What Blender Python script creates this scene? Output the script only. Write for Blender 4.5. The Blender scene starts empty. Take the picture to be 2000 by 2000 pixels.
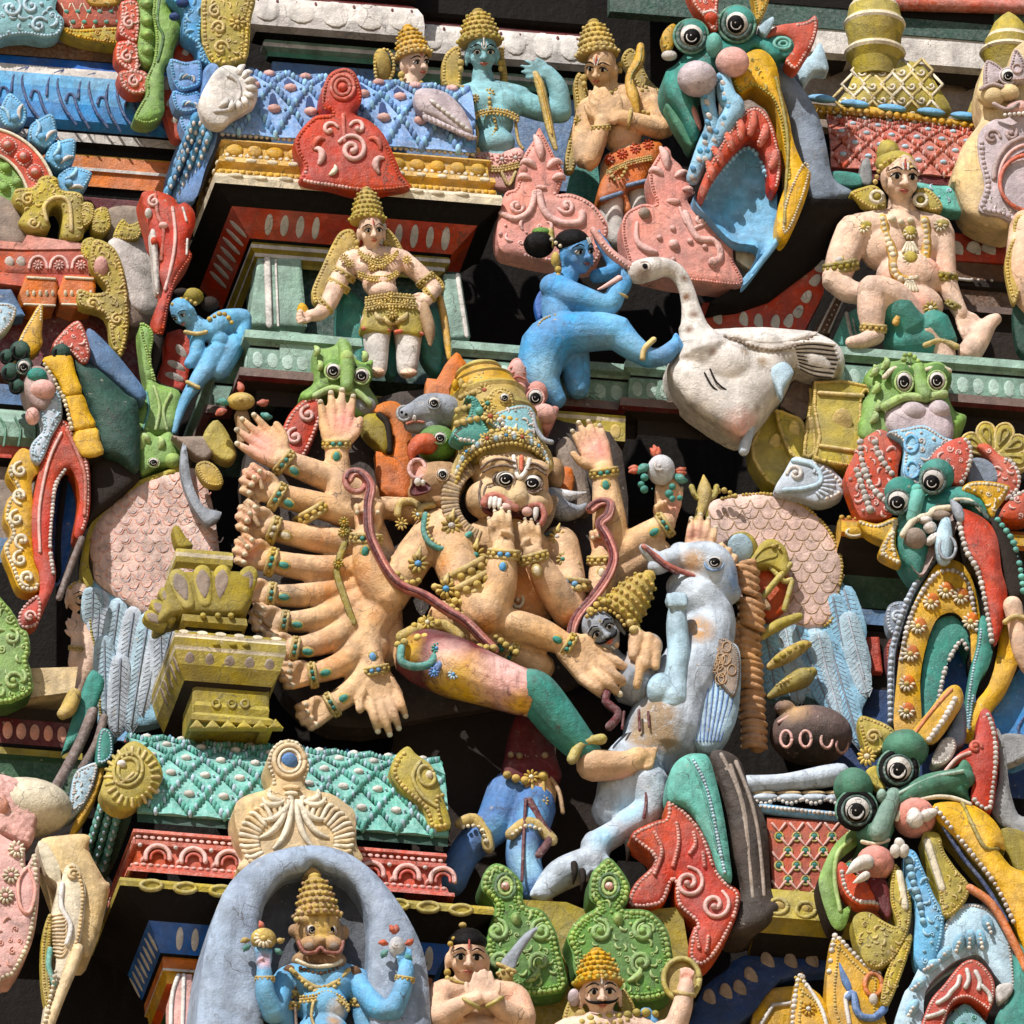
# Painted sculptures on the stepped face of a temple gate tower, seen from below through a long lens.
import bpy, math, random
import numpy as np
from mathutils import Vector
from mathutils.geometry import delaunay_2d_cdt, tessellate_polygon
random.seed(7)
SC = bpy.context.scene
COL = SC.collection
# ---------------------------------------------------------------- measuring frame
# Lengths are in sheet units u (1 u = 0.9 mm, 5520 u across the view).  (x, y) is where a point is seen, h is how far it
# stands out from the vertical plane of the tower face.
U = 5.0/5520; D0 = 27600.0
TH, PH = math.radians(10), math.radians(27)
st, ct, sp, cp = math.sin(TH), math.cos(TH), math.sin(PH), math.cos(PH)
FW = np.array([st*cp, ct*cp, sp]); RT = np.array([ct, -st, 0.0]); UPV = np.array([-st*sp, -ct*sp, cp])
REF = np.array([0, 0, 13.6]); CAM = REF-FW*D0*U
EX = np.array([ct, st*sp, -st*cp]); EO = np.array([st, -ct*sp, ct*cp]); EZ = np.array([0, -cp, -sp])
OX = OY = 0.0
def O(ox, oy):
    global OX, OY
    OX, OY = ox, oy
TILE = dict(A=(0, 0), B=(1794, 0), C=(3588, 0), D=(0, 1794), E=(1794, 1794), F=(3588, 1794), G=(0, 3588), H=(1794, 3588), I=(3588, 3588))
def tile(k): O(*TILE[k])
def W(x, y): return -(x-2760)*math.tan(TH)/cp+(y-2760)*math.tan(PH)
def Q(x, y, h):
    x = x+OX; y = y+OY
    return np.array([x, y, W(x, y)+h])
def wd(p):
    p = np.atleast_2d(np.asarray(p, float)); k = (D0-p[:, 2])
    return CAM+np.outer(k, FW)*U+np.outer((p[:, 0]-2760)*k/D0, RT)*U-np.outer((p[:, 1]-2760)*k/D0, UPV)*U
# ---------------------------------------------------------------- materials
def lin(c):
    c = c/255.0
    return c/12.92 if c <= .04045 else ((c+.055)/1.055)**2.4
PAL = dict(hollow=(70,74,82), tan2=(196,146,98), facet=(186,158,118), lip=(142,72,52), bare=(146,122,94), stump=(66,54,47), mauve2=(112,90,84), wingp=(224,190,178), ochre=(196,128,68), rope=(172,100,88), wash=(172,196,184), halo=(152,166,186), 
 skin=(222,180,136), skin2=(226,186,155), fair=(232,196,172), rose=(226,160,140), gold=(188,160,84), gold2=(204,178,105), olive=(150,132,42), olive2=(178,160,70),
 mustard=(208,160,42), yellow=(228,174,18), orange=(205,112,38), rust=(196,84,38), red=(188,66,40), red2=(200,88,62), brick=(182,88,64), maroon=(96,22,28), pink=(219,150,136), pink2=(226,175,165),
 white=(222,214,206), white2=(206,198,192), cream=(220,192,142), sand=(214,186,140), bone=(224,210,182), grey=(150,150,150), stone=(150,132,118), mauve=(170,145,140),
 black=(26,22,20), soot=(44,37,33), ink=(16,14,14), blue=(66,134,196), blue2=(88,156,208), sky=(112,176,218), sky2=(150,198,226), ice=(178,205,220), aqua=(134,184,192), slate=(92,122,160), navy=(34,60,110), royal=(36,96,176), denim=(86,124,180), periw=(118,156,206),
 teal=(62,138,126), teal2=(104,178,164), sea=(66,142,130), mint=(124,156,140), mint2=(148,178,162), jade=(72,126,100), forest=(44,84,54), green=(94,136,62), green2=(128,164,84), lime=(158,184,104), leaf=(66,106,46), dgreen=(38,74,62), silver=(150,156,166), brown=(104,72,46), wood=(112,92,84), tan=(176,140,100), lilac=(196,180,184), palm=(226,150,140), corn=(206,178,96), pearl=(206,206,210), gwhite=(190,200,212), steel=(128,140,156))
MATS = {}
class NT:
    def __init__(s, name):
        s.m = bpy.data.materials.new(name); s.m.use_nodes = True; s.t = s.m.node_tree
        s.b = s.t.nodes['Principled BSDF']
    def n(s, typ, **k):
        o = s.t.nodes.new('ShaderNode'+typ)
        for a, v in k.items():
            if a in o.inputs.keys(): o.inputs[a].default_value = v
            else: setattr(o, a, v)
        return o
    def l(s, a, b): s.t.links.new(a, b)
def mat(key, tints=None, base=None):
    """Painted lime plaster: brushed colour, mottling, rain streaks, soot, small chips and a rough surface."""
    if tints is None and key in MATS: return MATS[key]
    rgb = [lin(c) for c in PAL[key]]
    g = NT('painted_'+key); t = g.t
    tc = g.n('TexCoord')
    def noise(sc, det=5, rough=.6, dist=0.0, vec=None):
        o = g.n('TexNoise', Scale=sc, Detail=det, Roughness=rough, Distortion=dist); g.l(vec or tc.outputs['Object'], o.inputs['Vector']); return o.outputs['Fac']
    def ramp(f, a, b):
        o = g.n('MapRange', clamp=True); o.inputs[1].default_value = a; o.inputs[2].default_value = b; g.l(f, o.inputs[0]); return o.outputs[0]
    def mix(f, a, b, mode='MIX'):
        o = g.n('Mix', data_type='RGBA', blend_type=mode)
        for i, v in ((0, f), (6, a), (7, b)):
            if hasattr(v, 'is_output'): g.l(v, o.inputs[i])
            elif i == 0: o.inputs[0].default_value = v
            else: o.inputs[i].default_value = (*v, 1) if len(v) == 3 else v
        return o.outputs[2]
    lum = sum(rgb)/3
    dark = [c*.56 for c in rgb]; lite = [min(.86, c*1.14+.02) for c in rgb]
    c = mix(ramp(noise(9, 6), .36, .66), dark, rgb) if lum > .02 else tuple(rgb)+(1,)
    if tints:
        for p, r, soft, k in tints:
            v = g.n('VectorMath', operation='DISTANCE'); g.l(tc.outputs['Object'], v.inputs[0])
            v.inputs[1].default_value = p
            ad = g.n('Math', operation='MULTIPLY_ADD'); g.l(noise(14, 4), ad.inputs[0]); ad.inputs[1].default_value = soft*.7; g.l(v.outputs['Value'], ad.inputs[2])
            f = ramp(ad.outputs[0], r+soft*.85, r-soft*.15)
            c = mix(f, c, [lin(q) for q in PAL[k]])
    c = mix(ramp(noise(26, 8, .7), .55, .75), c, lite) if lum > .02 else c
    if lum > .02:
        hs = g.n('HueSaturation'); q = g.n('MapRange'); q.inputs[3].default_value = .482; q.inputs[4].default_value = .518; g.l(noise(2.6, 4, .6), q.inputs[0]); g.l(q.outputs[0], hs.inputs['Hue'])
        q = g.n('MapRange'); q.inputs[1].default_value = .3; q.inputs[2].default_value = .7; q.inputs[3].default_value = .86; q.inputs[4].default_value = 1.14; g.l(noise(4.3, 5, .6), q.inputs[0]); g.l(q.outputs[0], hs.inputs['Saturation']); g.l(c, hs.inputs['Color']); c = hs.outputs[0]
    if lum > .02:
        ge = g.n('NewGeometry'); db = g.n('Math', operation='MULTIPLY'); g.l(ramp(ge.outputs['Pointiness'], .515, .60), db.inputs[0]); g.l(ramp(noise(48, 5, .7), .40, .62), db.inputs[1]); db2 = g.n('Math', operation='MULTIPLY'); g.l(db.outputs[0], db2.inputs[0]); db2.inputs[1].default_value = .55
        c = mix(db2.outputs[0], c, [min(.8, q*.7+.24) for q in rgb])      # dry-brushed paint on raised edges
    mp = g.n('Mapping'); mp.inputs['Scale'].default_value = (30, 30, 2.2); g.l(tc.outputs['Object'], mp.inputs[0])
    stn = noise(1, 5, .6, 0, mp.outputs[0]); ml = g.n('Math', operation='MULTIPLY'); g.l(ramp(stn, .50, .70), ml.inputs[0]); g.l(ramp(noise(4, 4), .40, .62), ml.inputs[1])
    c = mix(ml.outputs[0], c, [q*.45+.012 for q in rgb])
    gr = g.n('Math', operation='MULTIPLY'); g.l(ramp(noise(6.5, 10, .72, .6), .56, .74), gr.inputs[0]); gr.inputs[1].default_value = .6
    c = mix(gr.outputs[0], c, (.055, .045, .036)) if lum > .02 else c
    ch = g.n('Math', operation='MULTIPLY'); g.l(ramp(noise(24, 6, .68), .655, .675), ch.inputs[0]); ch.inputs[1].default_value = .7
    c = mix(ch.outputs[0], c, (.36, .30, .24)) if lum > .02 else c
    vd = g.n('VectorMath', operation='ADD'); wn = g.n('TexNoise', Scale=9, Detail=3); g.l(tc.outputs['Object'], wn.inputs['Vector']); ws = g.n('VectorMath', operation='SCALE'); ws.inputs['Scale'].default_value = .12; g.l(wn.outputs['Color'], ws.inputs[0]); g.l(ws.outputs[0], vd.inputs[0]); g.l(tc.outputs['Object'], vd.inputs[1])
    vo = g.n('TexVoronoi', feature='DISTANCE_TO_EDGE', Scale=7); g.l(vd.outputs[0], vo.inputs['Vector'])
    ck = g.n('Math', operation='MULTIPLY'); g.l(ramp(vo.outputs['Distance'], .018, .004), ck.inputs[0]); g.l(ramp(noise(5, 3), .5, .6), ck.inputs[1]); ck2 = g.n('Math', operation='MULTIPLY'); g.l(ck.outputs[0], ck2.inputs[0]); ck2.inputs[1].default_value = .7
    c = mix(ck2.outputs[0], c, (.05, .04, .034)) if lum > .02 else c
    fd = g.n('Math', operation='MULTIPLY'); g.l(ramp(noise(3.2, 7, .65, .4), .52, .72), fd.inputs[0]); fd.inputs[1].default_value = .13
    c = mix(fd.outputs[0], c, [q*.55+.30 for q in rgb]) if lum > .02 else c
    if lum > .02:
        sx = g.n('SeparateXYZ'); gn = g.n('NewGeometry'); g.l(gn.outputs['Normal'], sx.inputs[0]); du = g.n('Math', operation='MULTIPLY'); g.l(ramp(sx.outputs['Z'], .55, .95), du.inputs[0]); g.l(ramp(noise(11, 6, .7), .42, .64), du.inputs[1]); du2 = g.n('Math', operation='MULTIPLY'); g.l(du.outputs[0], du2.inputs[0]); du2.inputs[1].default_value = .5
        c = mix(du2.outputs[0], c, (.21, .18, .145))      # dust lying on top faces
    if hasattr(c, 'is_output'): g.l(c, g.b.inputs['Base Color'])
    else: g.b.inputs['Base Color'].default_value = c
    rr = g.n('MapRange'); gl = .16 if key in ('yellow', 'mustard', 'red', 'rust', 'orange', 'royal', 'green2', 'ink') else -.06 if key in ('white', 'halo', 'stone', 'wood', 'black') else 0; rr.inputs[3].default_value = .42-gl; rr.inputs[4].default_value = .78-gl; g.l(noise(18, 5), rr.inputs[0]); g.l(rr.outputs[0], g.b.inputs['Roughness'])
    g.b.inputs['Specular IOR Level'].default_value = .32 if lum > .03 else .08
    ad = g.n('Math', operation='MULTIPLY_ADD'); g.l(noise(22, 7, .68), ad.inputs[0]); ad.inputs[1].default_value = 2.6; g.l(noise(110, 4, .7), ad.inputs[2])
    bp = g.n('Bump', Strength=.6, Distance=.007); g.l(ad.outputs[0], bp.inputs['Height']); g.l(bp.outputs[0], g.b.inputs['Normal'])
    if tints is None: MATS[key] = g.m
    return g.m
# ---------------------------------------------------------------- shape helpers
def cr(p, k=4, closed=False):
    """Catmull-Rom curve through the points p."""
    p = np.asarray(p, float); n = len(p)
    if k < 2 or n < 3 and closed: return p
    out = []; t = np.linspace(0, 1, k, endpoint=False)[:, None]
    for i in range(n if closed else n-1):
        if closed: a, b, c, d = p[i-1], p[i], p[(i+1) % n], p[(i+2) % n]
        else: a, b, c, d = p[max(i-1, 0)], p[i], p[i+1], p[min(i+2, n-1)]
        out.append(.5*(2*b+(c-a)*t+(2*a-5*b+4*c-d)*t*t+(3*b-a-3*c+d)*t**3))
    if not closed: out.append(p[-1:])
    return np.vstack(out)
class Builder:
    def __init__(s): s.v = []; s.f = []; s.mi = []; s.sm = []; s.keys = []; s.n = 0; s.fc = []
    def add(s, v, f, m, smooth=True):
        if m not in s.keys: s.keys.append(m)
        k = s.keys.index(m); n = s.n
        s.v.append(np.asarray(v, float)); s.n += len(v); s.fc.append(len(f))
        s.f.extend([tuple(i+n for i in q) for q in f]); s.mi.extend([k]*len(f)); s.sm.extend([smooth]*len(f))
B = Builder()
def _grid(nu, nv, wrap=True):
    f = []
    for i in range(nu-1):
        for j in range(nv if wrap else nv-1):
            a = i*nv+j; b = i*nv+(j+1) % nv
            f.append((a, b, b+nv, a+nv))
    return f
def sweep_ring(c, r, m, n=8, flat=1.0, cap=True, sq=None):
    """Round body along centre points c (frame points) with radii r; flat squashes it towards the wall."""
    c = np.asarray(c, float); r = np.asarray(r, float)
    if cap:
        t0 = c[0]-c[1]; t0 = t0/(np.linalg.norm(t0)+1e-9); t1 = c[-1]-c[-2]; t1 = t1/(np.linalg.norm(t1)+1e-9)
        c = np.vstack([c[0]+t0*r[0]*.92, c[0]+t0*r[0]*.6, c, c[-1]+t1*r[-1]*.6, c[-1]+t1*r[-1]*.92])
        r = np.concatenate([[r[0]*.36, r[0]*.8], r, [r[-1]*.8, r[-1]*.36]])
    T = np.gradient(c, axis=0); T /= np.linalg.norm(T, axis=1)[:, None]+1e-9
    ref = np.array([0, 0, 1.0]); rings = []
    a = np.linspace(0, 2*np.pi, n, endpoint=False)
    for i in range(len(c)):
        x = np.cross(T[i], ref)
        if np.linalg.norm(x) < .15: x = np.cross(T[i], [0, 1.0, 0])
        x /= np.linalg.norm(x); y = np.cross(x, T[i])
        q = np.outer(np.cos(a), x)+np.outer(np.sin(a), y)*1.0
        q[:, 2] *= flat
        rings.append(c[i]+q*r[i])
    nv = len(c); B.add(np.vstack(rings), _grid(nv, n)+[tuple(range(n-1, -1, -1)), tuple(range((nv-1)*n, nv*n))], m)
def tube(pts, m='gold', n=8, k=3, flat=1.0, hs=None, closed=False):
    """Tapered bar through (x, y, h, r) points; hs lays it on a surface and h counts from there."""
    q = []
    for p in pts:
        x, y, h, r = p
        if hs: h = h+hs(x, y)
        v = Q(x, y, h); q.append((*v, r))
    q = cr(q, k, closed)
    if closed: q = np.vstack([q, q[:1]])
    sweep_ring(q[:, :3], np.maximum(q[:, 3], .5), m, n, flat, not closed)
def wire(pts, r, m='gold', h=0, hs=None, k=4, n=6, closed=False, flat=1.0):
    tube([(p[0], p[1], p[2] if len(p) > 2 else h, p[3] if len(p) > 3 else r) for p in pts], m, n, k, flat, hs, closed)
_SPH = {}
def _sph(nu, nv):
    if (nu, nv) not in _SPH:
        v = [(0, 0, 1)]
        for i in range(1, nv):
            a = math.pi*i/nv
            for j in range(nu):
                b = 2*math.pi*j/nu; v.append((math.sin(a)*math.cos(b), math.sin(a)*math.sin(b), math.cos(a)))
        v.append((0, 0, -1)); f = [(0, 1+j, 1+(j+1) % nu) for j in range(nu)]
        for i in range(nv-2):
            for j in range(nu):
                a = 1+i*nu+j; b = 1+i*nu+(j+1) % nu; f.append((a, a+nu, b+nu, b))
        L = len(v)-1; s0 = 1+(nv-2)*nu; f += [(s0+j, L, s0+(j+1) % nu) for j in range(nu)]
        _SPH[nu, nv] = (np.array(v), f)
    return _SPH[nu, nv]
def rotz(a):
    a = math.radians(a); return np.array([[math.cos(a), -math.sin(a), 0], [math.sin(a), math.cos(a), 0], [0, 0, 1]])
def ball(x, y, h, rx, ry=None, rd=None, rot=0, m='gold', hs=None, R=None, seg=None):
    ry = rx if ry is None else ry; rd = min(rx, ry) if rd is None else rd
    s = max(rx, ry); nu, nv = seg or ((6, 4) if s < 9 else (8, 6) if s < 22 else (14, 9) if s < 70 else (22, 14) if s < 200 else (34, 22))
    v, f = _sph(nu, nv); v = v*np.array([rx, ry, rd])
    if rot: v = v@rotz(-rot).T
    if R is not None: v = v@R.T
    B.add(v+Q(x, y, h+(hs(x, y) if hs else 0)), f, m)
def dots(path, r, m='gold', h=0, hs=None, gap=2.1, k=4, closed=False, jit=.2, sq=1.0):
    """A row of beads along a path."""
    p = cr([(q[0], q[1], q[2] if len(q) > 2 else h) for q in path], k, closed)
    if closed: p = np.vstack([p, p[:1]])
    L = np.concatenate([[0], np.cumsum(np.linalg.norm(np.diff(p[:, :2], axis=0), axis=1))])
    for s in np.arange(0, L[-1]-(.6*r if closed else 0), r*gap):
        x, y, z = (np.interp(s, L, p[:, i]) for i in range(3)); rr = r*random.uniform(1-jit, 1+jit)*(.25 if random.random() < .025 else 1)
        ball(x, y, z, rr, rr, rr*sq, m=m, hs=hs)
def outline(pts, k=4, step=14):
    p = cr(pts, k, True) if k > 1 else np.asarray(pts, float)
    q = np.vstack([p, p[:1]]); d = np.linalg.norm(np.diff(q, axis=0), axis=1)
    out = []
    for i in range(len(p)):
        c = max(1, int(round(d[i]/step)))
        for j in range(c): out.append(q[i]+(q[i+1]-q[i])*j/c)
    out = np.array(out); keep = np.linalg.norm(out-np.roll(out, 1, axis=0), axis=1) > step*.15
    return out[keep]
def plane(a, b, c):
    """Height function of the plane through three (x, y, h) points."""
    A = np.array([[p[0], p[1], 1] for p in (a, b, c)], float); s = np.linalg.solve(A, np.array([p[2] for p in (a, b, c)], float))
    return lambda x, y: s[0]*x+s[1]*y+s[2]
def _inside(px, py, P):
    x, y = P[:, 0], P[:, 1]; x2, y2 = np.roll(x, -1), np.roll(y, -1); ins = np.zeros(len(px), bool)
    for i in range(len(P)):
        c = ((y[i] > py) != (y2[i] > py)); 
        if c.any():
            with np.errstate(divide='ignore', invalid='ignore'):
                ins ^= c & (px < (x2[i]-x[i])*(py-y[i])/(y2[i]-y[i]+1e-12)+x[i])
    return ins
def pdist(px, py, P):
    a = P; b = np.roll(P, -1, axis=0); ab = b-a; L = (ab**2).sum(1)+1e-9; out = np.empty(len(px))
    for s in range(0, len(px), 4000):
        q = np.stack([px[s:s+4000], py[s:s+4000]], 1)
        t = np.clip(((q[:, None]-a)*ab).sum(2)/L, 0, 1)
        out[s:s+4000] = np.sqrt((((q[:, None]-(a+t[..., None]*ab))**2).sum(2)).min(1))
    return out
def pil(pts, h, t=60, dome=30, w=None, m='gold', k=4, step=None, side=None, fn=None, back=False, rough=0):
    """A slab with a pillowed front traced by an outline; returns the height of its front at (x, y).
    h: a number or a height function; t: thickness; dome/w: how high and how far in the front rises; fn adds relief."""
    P = np.asarray([(p[0], p[1]) for p in pts], float)
    ext = max(np.ptp(P[:, 0]), np.ptp(P[:, 1]))
    if step is None: step = min(26, max(8, ext/26))
    P = outline(P, k, step*.8)
    hf = h if callable(h) else (lambda x, y: h)
    if w is None: w = min(np.ptp(P[:, 0]), np.ptp(P[:, 1]))*.5
    w = max(w, 2.0)
    def surf(x, y):
        xa, ya = np.array([float(x)]), np.array([float(y)])
        q = 1-min(pdist(xa, ya, P)[0]/w, 1) if _inside(xa, ya, P)[0] else 1
        return hf(x, y)+dome*math.sqrt(max(0, 1-q*q))+(fn(x, y) if fn else 0)
    gx, gy = np.meshgrid(np.arange(P[:, 0].min()+step*.5, P[:, 0].max(), step), np.arange(P[:, 1].min()+step*.5, P[:, 1].max(), step*.87))
    gx[1::2] += step*.5; gx, gy = gx.ravel(), gy.ravel()
    i = _inside(gx, gy, P); gx, gy = gx[i], gy[i]
    n = len(P)
    if len(gx):
        d = pdist(gx, gy, P); i = d > step*.45; gx, gy, d = gx[i], gy[i], d[i]
    # one ring close to the rim rounds the edge
    co = [Vector(p) for p in P]+[Vector((a, b)) for a, b in zip(gx, gy)]
    r = delaunay_2d_cdt(co, [(i, (i+1) % n) for i in range(n)], [], 1, 1e-4)
    V = np.array([(v.x, v.y) for v in r[0]]); F = r[2]
    dd = pdist(V[:, 0], V[:, 1], P); q = 1-np.clip(dd/w, 0, 1)
    z = np.array([hf(a, b) for a, b in V])+dome*np.sqrt(np.clip(1-q*q, 0, 1))
    if fn: z += np.array([fn(a, b) for a, b in V])
    if rough: z += np.random.RandomState(3).uniform(-rough, rough, len(z))*(dd > 1)
    X = V[:, 0]+OX; Y = V[:, 1]+OY
    pv = np.stack([X, Y, W(X, Y)+z], 1)
    a = pv[F[0][1]]-pv[F[0][0]]; b = pv[F[0][2]]-pv[F[0][0]]
    B.add(pv, [tuple(f) for f in F], m)
    Xb, Yb = P[:, 0]+OX, P[:, 1]+OY
    fr = np.stack([Xb, Yb, W(Xb, Yb)+np.array([hf(a, b)+(fn(a, b) if fn else 0) for a, b in P])], 1)
    bk = fr-EO*t
    B.add(np.vstack([fr, bk]), [(i, (i+1) % n, n+(i+1) % n, n+i) for i in range(n)], side or m)
    if back:
        B.add(bk, [tuple(f) for f in tessellate_polygon([[Vector(p) for p in np.c_[P, np.zeros(n)]]])], side or m)
    return surf
def rim(pts, r, m, hs, inset=0, gap=1.9, k=4, sq=.8, h=0, only=None):
    """Beads along an outline, moved inwards by inset; only=(a, b) keeps that stretch of it (0..1)."""
    P = cr(pts, k, True)
    if inset:
        T = np.roll(P, -1, axis=0)-np.roll(P, 1, axis=0); N = np.stack([-T[:, 1], T[:, 0]], 1); N /= np.linalg.norm(N, axis=1)[:, None]+1e-9
        area = np.sum(P[:, 0]*np.roll(P[:, 1], -1)-P[:, 1]*np.roll(P[:, 0], -1)); P = P+N*inset*(1 if area > 0 else -1)
    if only: n = len(P); P = P[int(only[0]*n):int(only[1]*n)+1]
    dots([tuple(p) for p in P], r, m, h=h, hs=hs, gap=gap, k=1, closed=not only, sq=sq)
def spiral(x, y, r, turns=1.4, a0=0, sgn=1, th=8, m='gold', hs=None, h=4, r0=.12, tail=None):
    """A curled scroll; tail is a list of points leading into it."""
    pts = list(tail or [])
    n = int(10*turns)+2
    for i in range(n):
        f = i/(n-1); a = math.radians(a0)+sgn*2*math.pi*turns*f; rr = r*(1-(1-r0)*f)
        pts.append((x+rr*math.cos(a), y-rr*math.sin(a)))
    N = len(pts); wire([(p[0], p[1], h, th*(.65+.35*math.sin(math.pi*(i+.5)/N))) for i, p in enumerate(pts)], th, m, hs=hs, k=2)
    ball(pts[-1][0], pts[-1][1], h+th*.4, th*1.3, m=m, hs=hs)
def curl(x, y, L, ang, bend=1, th=9, m='gold', hs=None, h=3):
    """A comma-shaped leaf."""
    a = math.radians(ang); pts = []
    for i in range(7):
        f = i/6; pts.append((x, y, h+th*.3*math.sin(math.pi*f), th*(.35+1.0*math.sin(math.pi*min(1, f*.8+.12)))))
        x += math.cos(a)*L/6; y -= math.sin(a)*L/6; a += bend*(.12+.45*f)
    tube(pts, m, 6, 2, hs=hs)
def flower(x, y, r, m='gold', c=None, hs=None, h=4, n=9):
    for i in range(n):
        a = 2*math.pi*i/n; ball(x+.7*r*math.cos(a), y+.7*r*math.sin(a), h, r*.4, r*.2, r*.25, rot=-math.degrees(a), m=m, hs=hs)
    ball(x, y, h+r*.12, r*.36, m=c or m, hs=hs)
def ringw(x, y, rx, ry=None, th=8, m='gold', hs=None, h=3, rot=0):
    ry = rx if ry is None else ry; c, s = math.cos(math.radians(rot)), math.sin(math.radians(rot))
    wire([(x+rx*math.cos(a)*c+ry*math.sin(a)*s, y-rx*math.cos(a)*s+ry*math.sin(a)*c) for a in np.linspace(0, 2*math.pi, 14, endpoint=False)], th, m, h, hs, 2, 6, True)
def lathe(x, y, h, prof, ang=90, tilt=20, m='gold', n=20, lean=0):
    """Turned body: prof = (distance along the axis as seen, radius[, material]); the axis leans back by tilt."""
    a = math.radians(ang); t = math.radians(tilt)
    ax = np.array([math.cos(a)*math.cos(t), -math.sin(a)*math.cos(t), -math.sin(t)])
    e1 = np.array([math.sin(a), math.cos(a), 0]); e2 = np.cross(ax, e1); c0 = Q(x, y, h)
    th = np.linspace(0, 2*np.pi, n, endpoint=False); ring = np.outer(np.cos(th), e1)+np.outer(np.sin(th), e2)
    R = [c0+ax*(p[0]/math.cos(t))+ring*max(p[1], .5) for p in prof]
    seg = [(R[i], R[i+1], prof[i+1][2] if len(prof[i+1]) > 2 else m) for i in range(len(R)-1)]
    for u, v, mm in seg: B.add(np.vstack([u, v]), [(j, (j+1) % n, n+(j+1) % n, n+j) for j in range(n)], mm)
    B.add(R[-1], [tuple(range(n))], m); B.add(R[0], [tuple(range(n-1, -1, -1))], m)
    return lambda s, b: (c0+ax*(s/math.cos(t)), e1, e2)
def prism(pts, t, m='mint', smooth=False, dirv=None):
    """A flat-faced block: its front corners (x, y, h), carried back by t."""
    fr = np.array([Q(*p) for p in pts]); n = len(fr); bk = fr-(EO if dirv is None else dirv)*t
    f = [tuple(q) for q in tessellate_polygon([[Vector((p[0], p[1], 0)) for p in fr]])]
    B.add(fr, f, m, smooth); B.add(bk, [tuple(q[::-1]) for q in f], m, smooth)
    B.add(np.vstack([fr, bk]), [(i, (i+1) % n, n+(i+1) % n, n+i) for i in range(n)], m, smooth)
def xf(x, y, h): return wd(Q(x, y, h))[0]
class Run:
    """A moulding path in plan: start corner (x, y, h) then moves 'x<len>' along the face, 'y<len>' into the wall."""
    def __init__(s, start, moves):
        p = Q(*start); pts = [p]
        for mv in moves.split():
            L = float(mv[1:])
            if mv[0] == 'x': p = p+EX*L
            elif mv[0] == 'y': p = p-EO*L
            elif mv[0] == 'd': p = p+(EX-EO)*L*.7071     # chamfer going right and in
            elif mv[0] == 'e': p = p+(EX+EO)*L*.7071     # chamfer going right and out
            elif mv[0] == 'z': p = p+EZ*L
            pts.append(p)
        s.p = np.array(pts); s.uv = np.stack([s.p@EX, s.p@EO], 1)
        d = np.diff(s.uv, axis=0); d /= np.linalg.norm(d, axis=1)[:, None]
        nrm = np.stack([d[:, 1]*-1, d[:, 0]], 1); nrm = np.where((nrm@np.array([0, 1.0]) < -.01)[:, None], nrm, nrm)
        s.seg = nrm; s.d = d
        m = [nrm[0]]
        for i in range(1, len(nrm)):
            b = nrm[i-1]+nrm[i]; m.append(b/(b@nrm[i]+1e-9) if np.linalg.norm(b) > .05 else nrm[i])
        m.append(nrm[-1]); s.m = np.array(m)
    def at(s, i, o, z): return s.p[i]+(EX*s.m[i][0]+EO*s.m[i][1])*o+EZ*z
    def sweep(s, prof, m='mint', div=1):
        """prof: (out, up[, material of the band that ends here])"""
        n = len(s.p)
        for a, b in zip(prof[:-1], prof[1:]):
            mm = b[2] if len(b) > 2 else m
            for i in range(n-1):
                v = [s.at(i, a[0], a[1]), s.at(i+1, a[0], a[1]), s.at(i+1, b[0], b[1]), s.at(i, b[0], b[1])]
                B.add(v, [(0, 1, 2, 3)], mm, False)
        for i in (0, n-1):
            v = [s.at(i, a[0], a[1]) for a in prof]+[s.at(i, min(a[0] for a in prof)-5, prof[-1][1]), s.at(i, min(a[0] for a in prof)-5, prof[0][1])]
            B.add(v, [tuple(range(len(v)))], m, False)
    def petals(s, i, a, b, n, m='white', fill=.72, e=3, lo=0, hi=1, wid=.55):
        """n painted or modelled ovals on the band between profile points a and b of segment i."""
        p0, p1 = (s.at(i, *a[:2])+s.at(i, *b[:2]))/2, (s.at(i+1, *a[:2])+s.at(i+1, *b[:2]))/2
        up = s.at(i, *a[:2])-s.at(i, *b[:2]); L = np.linalg.norm(p1-p0)*(hi-lo); ud = (p1-p0)/np.linalg.norm(p1-p0); nl = np.cross(ud, up/np.linalg.norm(up))
        if nl[2] < 0: nl = -nl
        v, f = _sph(14, 8); H = np.linalg.norm(up)
        up = up-ud*(up@ud)
        for j in range(n):
            c = p0+(p1-p0)*(lo+(hi-lo)*(j+.5)/n)+nl*e*.2
            q = c+np.outer(v[:, 0]*L/n*.5*wid*random.uniform(.9, 1.1), ud)+np.outer(v[:, 1]*.5*fill*random.uniform(.92, 1.05), up)+np.outer(v[:, 2]*e, nl)
            B.add(q, f, m)
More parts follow.
